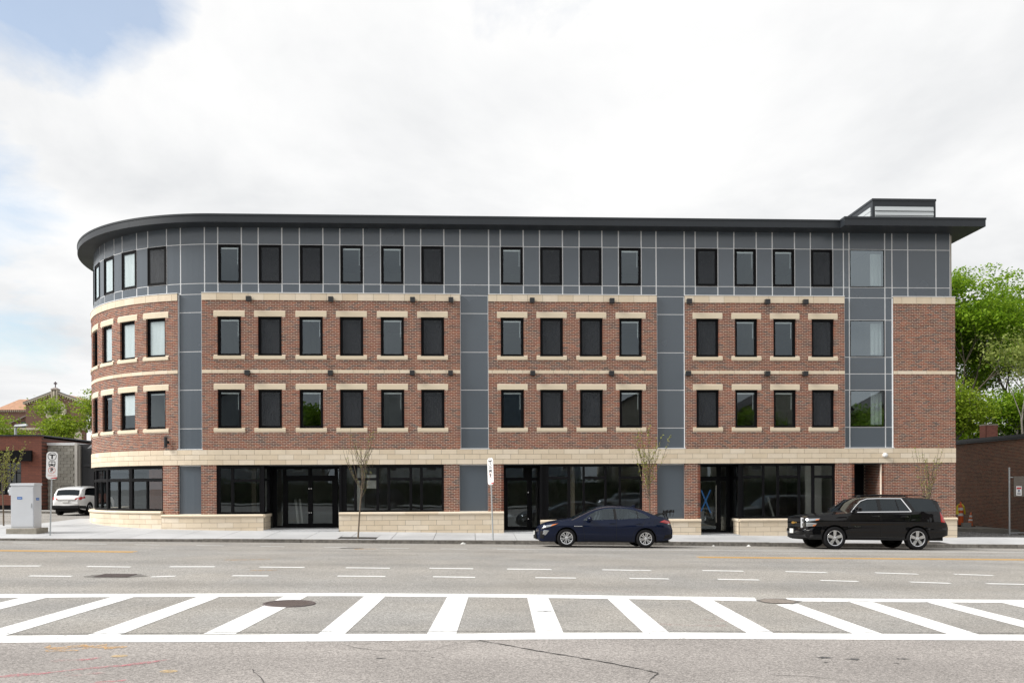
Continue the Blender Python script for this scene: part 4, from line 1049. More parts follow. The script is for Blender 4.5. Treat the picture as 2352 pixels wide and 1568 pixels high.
# ================================================================== VEHICLES
def car(name, label, cat, p, paint, loc, rot, glass, group=None):
    """Body built as skin over profile curves: x runs from the nose (0) to the tail, y across, z up."""
    root = thing(name, label, cat, loc); root.rotation_euler = rot
    if group: root['group'] = group
    L = p['L']
    top = curve_fn(p['top']); sill = curve_fn(p['sill']); belt = curve_fn(p['belt']); dlo = curve_fn(p['dlo']); plan = curve_fn(p['plan'])
    crown = curve_fn(p['crown'])
    d0, d1 = p['dlo'][0][0], p['dlo'][-1][0]
    zc, ra = p['wr'], p['arch']
    wb = (p['xf'], p['xr'])
    def low(x):
        z = sill(x)
        for xw in wb:
            if abs(x - xw) < ra: z = max(z, zc + math.sqrt(ra * ra - (x - xw) ** 2))
        return z
    def edge(x): return top(x) - crown(x)
    def zb(x): return min(belt(x), edge(x) - 0.012)
    def zt(x):
        if x <= d0 or x >= d1: return zb(x)
        return max(zb(x), min(dlo(x), edge(x) - 0.010))
    def Y(x, z):
        w = plan(x); b = zb(x); zm = p['zm']
        if z <= zm:
            t = (zm - z) / max(0.05, zm - 0.15); y = w - p['under'] * t ** 2.2
        elif z <= b: t = (z - zm) / max(0.05, b - zm); y = w - p['shoulder'] * t ** 2
        else: y = w - p['shoulder'] - (z - b) * p['tumble'] - 0.06 * max(0, z - b) ** 2
        # a crease along the doors
        y += 0.010 * math.exp(-((z - p['crease']) / 0.05) ** 2) - 0.012 * math.exp(-((z - p['crease'] + 0.17) / 0.09) ** 2)
        return y
    xs = set(np.linspace(0, L, 110).tolist())
    for xw in wb:
        for k in range(25): xs.add(xw + ra * math.cos(math.pi * k / 24))
    xs.update((d0, d1, p['ws'][0], p['ws'][1], p['rg'][0], p['rg'][1]))
    xs = sorted(x for x in xs if 0 <= x <= L)
    xs = [x for i, x in enumerate(xs) if i == 0 or x - xs[i - 1] > 0.004]
    NB, NG, NR, NT = 9, 3, 3, 14
    body, sglass, wglass = MB(), {-1: MB(), 1: MB()}, {'windscreen': MB(), 'rear_window': MB()}
    def side_pts(x):
        lo, b, t, e = low(x), zb(x), zt(x), edge(x)
        lo = min(lo, b - 0.005)
        zs = [lerp(lo, b, i / NB) for i in range(NB + 1)] + [lerp(b, t, i / NG) for i in range(1, NG + 1)] + [lerp(t, e, i / NR) for i in range(1, NR + 1)]
        return [(Y(x, z), z) for z in zs]
    colsP = [side_pts(x) for x in xs]
    nside = NB + NG + NR + 1
    def toppt(x, i):
        ye = colsP_d[x][-1][0]; e = edge(x); f = -1 + 2 * i / NT
        return (x, ye * f, e + crown(x) * (1 - abs(f) ** 2.4))
    colsP_d = dict(zip(xs, colsP))
    for x0, x1 in zip(xs[:-1], xs[1:]):
        A, B = colsP_d[x0], colsP_d[x1]
        for s in (-1, 1):
            for r in range(nside - 1):
                q = [(x0, s * A[r][0], A[r][1]), (x1, s * B[r][0], B[r][1]), (x1, s * B[r + 1][0], B[r + 1][1]), (x0, s * A[r + 1][0], A[r + 1][1])]
                if s > 0: q = q[::-1]
                is_g = NB <= r < NB + NG and x0 >= d0 - 1e-6 and x1 <= d1 + 1e-6
                (sglass[s] if is_g else body).add(q, [(0, 1, 2, 3)])
        for i in range(NT):
            q = [toppt(x0, i), toppt(x1, i), toppt(x1, i + 1), toppt(x0, i + 1)]
            f = abs(-1 + 2 * (i + 0.5) / NT)
            inw = p['ws'][0] - 1e-6 <= x0 and x1 <= p['ws'][1] + 1e-6 and f < 0.88
            inr = p['rg'][0] - 1e-6 <= x0 and x1 <= p['rg'][1] + 1e-6 and f < 0.86
            (wglass['windscreen'] if inw else wglass['rear_window'] if inr else body).add(q, [(0, 1, 2, 3)])
    def cap(x, bulge, flip):
        A = colsP_d[x]; n = 10
        rows = [(y, z) for y, z in A]
        for r in range(len(rows) - 1):
            for i in range(n):
                def pt(rr, ii):
                    y, z = rows[rr]; f = -1 + 2 * ii / n
                    k = bulge * (1 - f * f) * (1 - 0.5 * abs(2 * (z - rows[0][1]) / max(0.05, rows[-1][1] - rows[0][1]) - 1))
                    return (x + k, y * f, z)
                q = [pt(r, i), pt(r, i + 1), pt(r + 1, i + 1), pt(r + 1, i)]
                body.add(q[::-1] if not flip else q, [(0, 1, 2, 3)])
        # lid between the last cap row and the crowned top edge
        for i in range(NT):
            f0, f1 = -1 + 2 * i / NT, -1 + 2 * (i + 1) / NT
            y = rows[-1][0]; e = rows[-1][1]
            q = [(x, y * f0, e), (x, y * f1, e), toppt(x, i + 1), toppt(x, i)]
            body.add(q[::-1] if not flip else q, [(0, 1, 2, 3)])
    cap(xs[0], -p.get('nose', 0.05), False); cap(xs[-1], p.get('tail', 0.04), True)
    def weld(o, d=0.0008):
        import bmesh
        b = bmesh.new(); b.from_mesh(o.data); bmesh.ops.remove_doubles(b, verts=b.verts, dist=d); bmesh.ops.recalc_face_normals(b, faces=b.faces); b.to_mesh(o.data); b.free(); smooth_by_angle(o, p.get('sharp', 32))
    ob = body.build('body', paint, root); weld(ob)
    for s in (-1, 1): weld(sglass[s].build('side_window', glass, root))
    for nm, gm in (('windscreen', p.get('wsglass', glass)), ('rear_window', glass)): weld(wglass[nm].build(nm, gm, root))
    # floor pan and cabin so one cannot see through
    mb = MB(); mb.box(0.10, L - 0.12, -plan(L / 2) + 0.30, plan(L / 2) - 0.30, sill(L / 2) - 0.01, zc + ra + 0.02); mb.box(wb[0] + ra, wb[1] - ra, -plan(L / 2) + 0.10, plan(L / 2) - 0.10, sill(L / 2) - 0.005, zb(L / 2) - 0.18)
    mb.build('underbody', m_under, root)
    m_seat = pmat('seat fabric', (0.05, 0.05, 0.055), 0.9)
    for xs_ in p['seats']:
        for s in (-1, 1):
            mb = MB(); y = s * 0.38
            mb.hexa([(xs_, y - 0.24, zb(xs_) - 0.25), (xs_ + 0.12, y - 0.24, zb(xs_) - 0.25), (xs_ + 0.12, y + 0.24, zb(xs_) - 0.25), (xs_, y + 0.24, zb(xs_) - 0.25), (xs_ + 0.16, y - 0.2, zb(xs_) + 0.18), (xs_ + 0.25, y - 0.2, zb(xs_) + 0.18), (xs_ + 0.25, y + 0.2, zb(xs_) + 0.18), (xs_ + 0.16, y + 0.2, zb(xs_) + 0.18)])
            mb.box(xs_ + 0.17, xs_ + 0.25, y - 0.11, y + 0.11, zb(xs_) + 0.19, zb(xs_) + 0.30)
            mb.build('seat', m_seat, root)
    # wheels
    wmesh = wheel_meshes(p['wr'], p['tw'], p['spokes'], p['rim'])
    for xw in wb:
        for s in (-1, 1):
            w = link('wheel', wmesh[0], root, (xw, s * (plan(xw) - p['tw'] / 2 - 0.015), zc))
            if s > 0: w.rotation_euler = (0, 0, math.pi)
            link('rim', wmesh[1], w); link('hub_back', wmesh[2], w)
            # dark arch liner
            mb = MB(); n = 16
            ys = (s * (plan(xw) - 0.035), s * (plan(xw) - 0.45))
            vs = [(xw + (ra + 0.002) * math.cos(math.pi * k / n), yy, zc + (ra + 0.002) * math.sin(math.pi * k / n)) for yy in ys for k in range(n + 1)]
            mb.add(vs, [(k, k + 1, k + n + 2, k + n + 1) for k in range(n)] + [tuple(range(n + 1, 2 * n + 2))]); mb.build('arch_liner', m_under, root)
    def on(x, z, s=-1, off=0.004): return (x, s * (Y(x, z) + off), z)
    def seam(pts, w=0.010, mat=m_under, s=-1, off=0.003, name='panel_gap'):
        P_ = [];
        for (a, b) in zip(pts[:-1], pts[1:]):
            n = max(2, int(math.hypot(b[0] - a[0], b[1] - a[1]) / 0.06)); P_ += [(lerp(a[0], b[0], i / n), lerp(a[1], b[1], i / n)) for i in range(n)]
        P_.append(pts[-1]); vs = []
        for i, (x, z) in enumerate(P_):
            a = P_[max(0, i - 1)]; b = P_[min(len(P_) - 1, i + 1)]; d = Vector((b[0] - a[0], b[1] - a[1])).normalized(); nx, nz = -d.y * w / 2, d.x * w / 2
            vs += [on(x - nx, z - nz, s, off), on(x + nx, z + nz, s, off)]
        mb = MB(); mb.add(vs, [(2 * i, 2 * i + 2, 2 * i + 3, 2 * i + 1) for i in range(len(P_) - 1)]); return mb.build(name, mat, root)
    def patch(poly, mat, name, s=-1, off=0.006, th=0.0, n=8):
        """Quad patch lying on the side skin; poly = 4 (x, z) corners."""
        a, b, c, d = poly; mb = MB(); vs = []
        for j in range(n + 1):
            for i in range(n + 1):
                u, v = i / n, j / n
                x = lerp(lerp(a[0], b[0], u), lerp(d[0], c[0], u), v); z = lerp(lerp(a[1], b[1], u), lerp(d[1], c[1], u), v)
                e = off * min(1, 6 * min(u, 1 - u, v, 1 - v) + 0.25)
                vs.append(on(x, z, s, e))
        mb.add(vs, [(j * (n + 1) + i, j * (n + 1) + i + 1, (j + 1) * (n + 1) + i + 1, (j + 1) * (n + 1) + i) for j in range(n) for i in range(n)])
        o = mb.build(name, mat, root, smooth=True); return o
    return root, dict(on=on, seam=seam, patch=patch, Y=Y, zb=zb, zt=zt, top=top, edge=edge, low=low, plan=plan, crown=crown)

def wheel_meshes(R, tw, spokes, rim_r):
    """Tyre, alloy rim with spokes and dark barrel behind; outer face toward -y."""
    t = MB(); h = tw / 2
    t.lathe([(rim_r, -h + 0.015), (rim_r + 0.012, -h), (lerp(rim_r, R, 0.55), -h - 0.006), (R - 0.022, -h + 0.006), (R - 0.004, -h + 0.03), (R, -h + 0.07), (R, h - 0.07), (R - 0.02, h), (rim_r, h - 0.01)], 40, 'y')
    tm = t.mesh('wheel', m_rubber, True)
    r = MB()
    r.lathe([(rim_r + 0.004, -h + 0.012), (rim_r - 0.004, -h + 0.004), (rim_r - 0.022, -h + 0.012), (rim_r - 0.03, -h + 0.06)], 40, 'y')
    hubr = rim_r * 0.24
    r.lathe([(0.0, -h + 0.006), (hubr * 0.5, -h + 0.008), (hubr, -h + 0.022), (hubr, -h + 0.06)], 20, 'y')
    for a0, a1, w0, w1 in spokes:
        # each spoke: tapered bar from hub angle a0 to rim angle a1
        p0 = Vector((math.cos(a0), 0, math.sin(a0))) * hubr * 0.8; p1 = Vector((math.cos(a1), 0, math.sin(a1))) * (rim_r - 0.012)
        d = (p1 - p0).normalized(); nn = Vector((-d.z, 0, d.x))
        y0, y1 = -h + 0.016, -h + 0.010
        A = [p0 - nn * w0 / 2, p0 + nn * w0 / 2, p1 + nn * w1 / 2, p1 - nn * w1 / 2]
        vs = [(A[0].x, y0, A[0].z), (A[3].x, y1, A[3].z), (A[3].x, y1 + 0.05, A[3].z), (A[0].x, y0 + 0.05, A[0].z), (A[1].x, y0, A[1].z), (A[2].x, y1, A[2].z), (A[2].x, y1 + 0.05, A[2].z), (A[1].x, y0 + 0.05, A[1].z)]
        r.hexa(vs)
    rm = r.mesh('rim', m_alloy)
    k = MB(); k.lathe([(0.0, -h + 0.09), (rim_r - 0.02, -h + 0.09), (rim_r - 0.01, -h + 0.02)], 28, 'y')
    for i in range(5):
        a = 2 * math.pi * i / 5; k.lathe([(0.0, -h + 0.004), (0.012, -h + 0.006), (0.012, -h + 0.03)], 8, 'y', (0.07 * math.cos(a), 0, 0.07 * math.sin(a)))
    return tm, rm, k.mesh('hub_back', pmat('wheel shadow', (0.03, 0.03, 0.032), 0.6, metal=0.5))

m_navy = pmat('navy car paint', (0.002, 0.0065, 0.026), 0.4, spec=0.04, coat=0.6)
m_blackp = pmat('black car paint', (0.002, 0.002, 0.003), 0.4, spec=0.05, coat=0.75)
m_whitep = pmat('white car paint', (0.72, 0.72, 0.71), 0.3, coat=0.8)
m_cglass = glass_mat('car glass', 1.8, (0.50, 0.58, 0.60))
m_tint = glass_mat('tinted car glass', 1.6, (0.07, 0.075, 0.085))
m_lamp = pmat('headlamp lens', (0.46, 0.48, 0.50), 0.10, metal=0.85, coat=1.0)
m_amber = pmat('amber lens', (0.62, 0.16, 0.02), 0.2, coat=1.0)
m_red = pmat('red tail lens', (0.42, 0.012, 0.012), 0.2, coat=1.0)
m_plate = pmat('number plate', (0.72, 0.72, 0.70), 0.5)

# ---- navy sedan
SED = dict(L=4.60, wr=0.317, tw=0.21, rim=0.215, arch=0.365, xf=0.93, xr=3.63, zm=0.66, under=0.13, shoulder=0.035, tumble=0.42, crease=0.72,
    top=[(0, 0.60), (0.05, 0.70), (0.16, 0.775), (0.40, 0.865), (0.75, 0.925), (1.12, 0.985), (1.30, 1.07), (1.56, 1.19), (1.91, 1.335), (2.15, 1.395), (2.46, 1.432), (2.8, 1.435), (3.15, 1.415), (3.45, 1.355), (3.72, 1.255), (3.95, 1.155), (4.12, 1.095), (4.36, 1.05), (4.46, 1.01), (4.54, 0.86), (4.60, 0.62)],
    sill=[(0, 0.24), (0.12, 0.19), (0.5, 0.19), (1.3, 0.185), (3.2, 0.19), (4.1, 0.23), (4.45, 0.27), (4.6, 0.34)],
    belt=[(0, 0.55), (0.1, 0.66), (0.4, 0.78), (0.9, 0.85), (1.3, 0.895), (1.6, 0.915), (2.57, 0.955), (3.2, 0.985), (3.6, 1.005), (3.82, 1.02), (4.2, 0.98), (4.6, 0.55)],
    dlo=[(1.50, 0.93), (1.58, 0.99), (1.75, 1.13), (2.0, 1.255), (2.23, 1.305), (2.575, 1.335), (2.92, 1.325), (3.26, 1.275), (3.49, 1.19), (3.70, 1.08), (3.80, 1.02)],
    plan=[(0, 0.66), (0.06, 0.74), (0.2, 0.83), (0.5, 0.875), (0.93, 0.888), (2.3, 0.882), (3.63, 0.888), (4.1, 0.86), (4.4, 0.79), (4.55, 0.71), (4.6, 0.66)],
    crown=[(0, 0.02), (0.3, 0.05), (1.0, 0.065), (1.3, 0.07), (1.9, 0.055), (2.6, 0.055), (3.3, 0.055), (3.9, 0.06), (4.3, 0.045), (4.6, 0.02)],
    ws=(1.12, 1.97), rg=(3.40, 4.08), seats=(1.95, 2.85), nose=0.10, tail=0.06,
    spokes=[(a + da, a + db, 0.028, 0.040) for i in range(6) for a in [2 * math.pi * i / 6 + 0.26] for (da, db) in ((-0.25, -0.19), (0.25, 0.19))])
sx, sy = 2.24, -5.02
sedan, F = car('sedan_car', 'dark blue four-door sedan parked at the kerb with bike rack on its boot', 'car', SED, m_navy, (sx, sy, road_z(sx, sy - 0.2) + 0.004), (-0.030, 0.0165, 0), m_cglass)
for s in (-1, 1):
    F['seam']([(1.52, 0.90), (1.50, 0.62), (1.56, 0.24)], s=s); F['seam']([(2.62, 0.945), (2.63, 0.24)], s=s); F['seam']([(3.62, 0.98), (3.52, 0.75), (3.22, 0.52), (3.18, 0.26)], s=s)
    F['seam']([(1.56, 0.225), (3.18, 0.225)], s=s); F['seam']([(2.60, 0.96), (2.57, 1.32)], 0.085, m_dark, s, 0.005, 'pillar'); F['seam']([(3.36, 0.995), (3.33, 1.25)], 0.028, m_dark, s, 0.005, 'pillar'); F['seam']([(1.70, 0.925), (1.73, 1.10)], 0.025, m_dark, s, 0.005, 'pillar')
    F['seam']([(3.92, 0.83), (4.06, 0.83), (4.06, 0.93), (3.92, 0.93), (3.92, 0.83)], 0.006, s=s)
    for hx in (2.48, 3.38):
        mb = MB(); y = s * (F['Y'](hx, 0.83) + 0.020); mb.tube([(hx - 0.10, y - s * 0.02, 0.825), (hx - 0.07, y, 0.828), (hx + 0.07, y, 0.832), (hx + 0.10, y - s * 0.02, 0.832)], 0.015, 8); mb.build('door_handle', m_navy, sedan, True)
    mb = MB(); c = (1.70, s * (F['Y'](1.7, 0.93) + 0.13), 0.965); mb.lathe([(0.0, -0.115), (0.05, -0.10), (0.075, -0.05), (0.082, 0.02), (0.07, 0.08), (0.0, 0.10)], 14, 'y', c); o = mb.build('mirror', m_navy, sedan, True); 
    mb = MB(); mb.tube([(1.68, s * (F['Y'](1.7, 0.9) - 0.02), 0.90), (1.69, s * (F['Y'](1.7, 0.9) + 0.08), 0.93)], 0.03, 8); mb.build('mirror_stalk', m_dark, sedan)
    F['patch']([(0.07, 0.60), (0.40, 0.70), (0.62, 0.80), (0.16, 0.72)], m_lamp, 'headlight', s, 0.010); F['patch']([(0.34, 0.685), (0.56, 0.765), (0.64, 0.805), (0.44, 0.765)], m_amber, 'indicator', s, 0.016)
    F['patch']([(0.10, 0.42), (0.22, 0.40), (0.34, 0.56), (0.16, 0.57)], m_lamp, 'fog_trim', s, 0.008); F['patch']([(0.03, 0.30), (0.16, 0.28), (0.20, 0.52), (0.05, 0.56)], m_dark, 'bumper_vent', s, 0.007)
    F['patch']([(4.10, 0.885), (4.56, 0.80), (4.52, 0.905), (4.28, 0.955)], m_red, 'tail_light', s, 0.012); F['patch']([(4.40, 0.80), (4.56, 0.79), (4.55, 0.84), (4.44, 0.85)], m_lamp, 'reverse_light', s, 0.016)
    F['patch']([(4.25, 0.30), (4.56, 0.36), (4.56, 0.48), (4.32, 0.44)], m_dark, 'bumper_vent', s, 0.006)
F['patch']([(1.18, 0.705), (1.46, 0.705), (1.46, 0.725), (1.18, 0.725)], m_chrome, 'badge', -1, 0.006)
mb = MB(); mb.box(-0.10, 0.04, -0.42, 0.42, 0.27, 0.52); mb.build('grille', m_dark, sedan); mb = MB(); mb.box(-0.115, -0.10, -0.16, 0.16, 0.40, 0.53); mb.build('number_plate', m_plate, sedan)
mb = MB(); mb.hexa([(3.25, -0.02, 1.40), (3.42, -0.01, 1.37), (3.42, 0.01, 1.37), (3.25, 0.02, 1.40), (3.36, -0.006, 1.47), (3.42, -0.004, 1.46), (3.42, 0.004, 1.46), (3.36, 0.006, 1.47)]); mb.build('aerial', m_navy, sedan)

# ---- black full-size SUV
SUV = dict(L=5.12, wr=0.395, tw=0.275, rim=0.272, arch=0.455, xf=0.99, xr=3.94, zm=0.95, under=0.09, shoulder=0.022, tumble=0.30, crease=0.98,
    top=[(0, 1.10), (0.05, 1.16), (0.25, 1.215), (0.7, 1.265), (1.2, 1.305), (1.48, 1.335), (1.70, 1.50), (1.94, 1.70), (2.15, 1.815), (2.40, 1.865), (2.9, 1.885), (3.6, 1.88), (4.2, 1.86), (4.55, 1.83), (4.72, 1.77), (4.84, 1.50), (4.93, 1.15), (5.04, 0.98), (5.12, 0.80)],
    sill=[(0, 0.46), (0.1, 0.34), (0.5, 0.33), (1.5, 0.33), (3.5, 0.34), (4.4, 0.40), (4.8, 0.44), (5.12, 0.52)],
    belt=[(0, 1.02), (0.3, 1.12), (0.9, 1.20), (1.5, 1.29), (1.57, 1.30), (3.69, 1.345), (4.70, 1.36), (4.85, 1.2), (5.12, 0.72)],
    dlo=[(1.56, 1.31), (1.73, 1.50), (1.94, 1.69), (2.19, 1.775), (2.6, 1.795), (3.42, 1.80), (4.2, 1.79), (4.50, 1.765), (4.60, 1.60), (4.70, 1.37)],
    plan=[(0, 0.86), (0.04, 0.91), (0.15, 0.965), (0.4, 1.0), (0.99, 1.02), (2.5, 1.015), (3.94, 1.02), (4.5, 0.99), (4.85, 0.95), (5.05, 0.90), (5.12, 0.84)],
    crown=[(0, 0.03), (0.3, 0.06), (1.2, 0.07), (1.6, 0.07), (2.2, 0.06), (3.0, 0.055), (4.5, 0.055), (4.8, 0.04), (5.12, 0.02)],
    ws=(1.45, 2.18), rg=(4.74, 4.90), seats=(2.15, 3.05), nose=0.07, tail=0.05, wsglass=m_cglass,
    spokes=[(2 * math.pi * i / 5 + math.pi / 2, 2 * math.pi * i / 5 + math.pi / 2, 0.085, 0.115) for i in range(5)])
ux, uy = 11.62, -4.45
suv, F = car('sport_utility_vehicle', 'large glossy black SUV with chrome window trim parked at the right end', 'SUV', SUV, m_blackp, (ux, uy, road_z(ux, uy - 0.1) + 0.003), (-0.030, 0.0165, 0), m_tint)
for s in (-1, 1):
    F['seam']([(1.50, 1.29), (1.46, 0.9), (1.52, 0.45)], s=s); F['seam']([(2.62, 1.325), (2.62, 0.45)], s=s); F['seam']([(3.72, 1.34), (3.62, 1.0), (3.42, 0.75)], s=s); F['seam']([(1.52, 0.44), (3.42, 0.44)], s=s)
    F['seam']([(2.60, 1.33), (2.58, 1.79)], 0.12, m_blackp, s, 0.006, 'pillar'); F['seam']([(3.28, 1.35), (3.20, 1.79)], 0.03, m_dark, s, 0.006, 'pillar'); F['seam']([(3.78, 1.345), (3.50, 1.80)], 0.17, m_blackp, s, 0.006, 'pillar')
    d_ = [(1.56, 1.305), (1.73, 1.50), (1.94, 1.69), (2.19, 1.775), (2.6, 1.795), (3.42, 1.80)]
    F['seam'](d_, 0.022, m_chrome, s, 0.010, 'window_trim'); F['seam']([(3.41, 1.80), (3.71, 1.345)], 0.035, m_chrome, s, 0.010, 'window_trim'); F['seam']([(1.56, 1.302), (3.71, 1.342)], 0.024, m_chrome, s, 0.010, 'window_trim')
    mb = MB(); mb.box(1.42, 3.52, s * 0.86 if s > 0 else -1.04, 1.04 if s > 0 else -0.86, 0.335, 0.385); mb.build('running_board', m_dark, suv)
    for hx in (2.42, 3.46):
        mb = MB(); y = s * (F['Y'](hx, 1.16) + 0.025); mb.tube([(hx - 0.12, y - s * 0.03, 1.155), (hx - 0.08, y, 1.158), (hx + 0.08, y, 1.162), (hx + 0.12, y - s * 0.03, 1.162)], 0.018, 8); mb.build('door_handle', m_blackp, suv, True)
        mb = MB(); mb.box(hx + 0.09, hx + 0.14, y - 0.018, y + 0.018, 1.15, 1.175); mb.build('handle_cap', m_chrome, suv)
    mb = MB(); c = (1.74, s * (F['Y'](1.7, 1.3) + 0.17), 1.40); mb.box(c[0] - 0.07, c[0] + 0.09, c[1] - 0.15, c[1] + 0.11, 1.315, 1.48); o = mb.build('mirror', m_blackp, suv)
    b_ = o.modifiers.new('round', 'BEVEL'); b_.width = 0.05; b_.segments = 3
    mb = MB(); mb.tube([(1.74, s * (F['Y'](1.7, 1.3) - 0.03), 1.33), (1.74, s * (F['Y'](1.7, 1.3) + 0.08), 1.36)], 0.035, 8); mb.build('mirror_stalk', m_dark, suv)
    # stacked headlamps wrapping the corner
    F['patch']([(0.012, 0.95), (0.40, 1.005), (0.46, 1.075), (0.012, 1.055)], m_lamp, 'headlight', s, 0.012); F['patch']([(0.012, 0.78), (0.26, 0.80), (0.36, 0.90), (0.012, 0.925)], m_lamp, 'headlight', s, 0.012)
    F['patch']([(0.28, 0.99), (0.42, 1.012), (0.44, 1.05), (0.30, 1.04)], m_amber, 'indicator', s, 0.017); F['patch']([(0.20, 0.795), (0.28, 0.80), (0.34, 0.86), (0.22, 0.84)], m_amber, 'indicator', s, 0.017)
    F['patch']([(0.02, 0.56), (0.36, 0.57), (0.38, 0.645), (0.02, 0.645)], m_dark, 'fog_recess', s, 0.006); F['seam']([(0.02, 0.655), (0.38, 0.655)], 0.014, m_chrome, s, 0.01, 'fog_trim'); F['patch']([(0.10, 0.57), (0.24, 0.575), (0.25, 0.625), (0.10, 0.625)], m_lamp, 'fog_light', s, 0.012)
    F['patch']([(4.80, 0.98), (5.0, 0.96), (4.90, 1.20), (4.78, 1.36)], m_red, 'tail_light', s, 0.014)
    mb = MB(); mb.tube([(2.35, s * 0.62, 1.885), (2.5, s * 0.62, 1.925), (4.3, s * 0.60, 1.915), (4.45, s * 0.60, 1.87)], 0.020, 6); mb.build('roof_rail', m_dark, suv)
# door lettering
text_mesh('TAHOE', 0.056, 0.002, m_chrome, suv, 'lettering', Matrix.Translation((1.78, -(F['Y'](1.78, 0.80) + 0.006), 0.80)) @ Matrix.Rotation(R_(90), 4, 'X') @ Matrix.Scale(1.35, 4, (1, 0, 0)), 0.001)
# front: chrome-framed grille in two mesh halves, emblem, plate and bumper
m_mesh = pmat('black grille mesh', (0.010, 0.010, 0.010), 0.4)
mb = MB(); perf(mb, -0.62, 0.62, 0.74, 1.10, [(-0.58, 0.58, 0.77, 0.90), (-0.58, 0.58, 0.945, 1.07)], 0.0, -0.05, lambda u, o, z: (-0.085 - o, u, z)); mb.build('grille_frame', m_chrome, suv)
mb = MB(); mb.box(-0.07, -0.04, -0.60, 0.60, 0.75, 1.09); gq = mb.build('grille', m_mesh, suv)
for z0, z1 in ((0.77, 0.90), (0.945, 1.07)):
    for i in range(24):
        y = -0.58 + i * 0.05
        mb = MB(); mb.tube([(-0.078, y, z0), (-0.078, y + 0.05, z1)], 0.006, 4); mb.tube([(-0.078, y + 0.05, z0), (-0.078, y, z1)], 0.006, 4); mb.build('grille_bar', m_dark, gq)
for s in (-1, 1):
    mb = MB(); mb.hexa([(-0.08, s * 0.62, 0.74), (-0.01, s * 0.70, 0.76), (0.0, s * 0.70, 0.76), (-0.05, s * 0.62, 0.74), (-0.08, s * 0.62, 1.10), (-0.01, s * 0.70, 1.08), (0.0, s * 0.70, 1.08), (-0.05, s * 0.62, 1.10)]); mb.build('grille_side', m_chrome, suv)
    for (z0, z1) in ((0.79, 0.90), (0.95, 1.05)):
        mb = MB(); mb.hexa([(-0.045, s * 0.66, z0), (0.02, s * 0.88, z0), (0.05, s * 0.87, z0), (0.0, s * 0.66, z0), (-0.045, s * 0.66, z1), (0.02, s * 0.88, z1), (0.05, s * 0.87, z1), (0.0, s * 0.66, z1)]); mb.build('headlight', pmat('smoked lamp', (0.16, 0.17, 0.18), 0.12, metal=0.7, coat=1.0), suv)
mb = MB()
bow = [(-0.15, 0.885), (-0.06, 0.885), (-0.06, 0.868), (0.055, 0.868), (0.055, 0.885), (0.135, 0.885), (0.15, 0.935), (0.06, 0.935), (0.06, 0.955), (-0.055, 0.955), (-0.055, 0.935), (-0.135, 0.935)]
mb.prism(bow, -0.125, -0.10, 'x'); mb.build('emblem', pmat('gold emblem', (0.72, 0.42, 0.10), 0.3, metal=0.7), suv)
def sweep_bumper(prof, xf, hw, name, mat, parent, n=20):
    """Bumper swept across the car: prof = (setback, z) outline, xf = foremost x, wrapping round the corners."""
    vs, fs = [], []; m_ = len(prof)
    for k in range(n + 1):
        f = -1 + 2 * k / n; y = hw * math.sin(f * math.pi / 2); x = xf + 0.34 * abs(math.sin(f * math.pi / 2)) ** 5
        vs += [(x + a, y, z) for a, z in prof]
    for k in range(n):
        for q_ in range(m_): fs.append((k * m_ + q_, k * m_ + (q_ + 1) % m_, (k + 1) * m_ + (q_ + 1) % m_, (k + 1) * m_ + q_))
    fs += [tuple(range(m_)), tuple(n * m_ + q_ for q_ in reversed(range(m_)))]
    o = MB().add(vs, fs).build(name, mat, parent); smooth_by_angle(o, 35); return o
sweep_bumper([(0.0, 0.56), (-0.012, 0.64), (0.01, 0.70), (0.05, 0.735), (0.30, 0.735), (0.30, 0.52), (0.02, 0.52)], -0.15, 1.0, 'bumper', m_blackp, suv)
sweep_bumper([(0.0, 0.40), (0.0, 0.50), (0.02, 0.522), (0.30, 0.522), (0.30, 0.37), (0.04, 0.37)], -0.12, 0.985, 'air_dam', m_dark, suv)
mb = MB(); mb.box(-0.185, -0.162, -0.155, 0.155, 0.54, 0.70); mb.build('number_plate', m_plate, suv)
mb = MB(); mb.hexa([(2.18, -0.025, 1.83), (2.36, -0.02, 1.86), (2.36, 0.02, 1.86), (2.18, 0.025, 1.83), (2.27, -0.008, 1.93), (2.33, -0.006, 1.93), (2.33, 0.006, 1.93), (2.27, 0.008, 1.93)]); mb.build('aerial', m_blackp, suv)

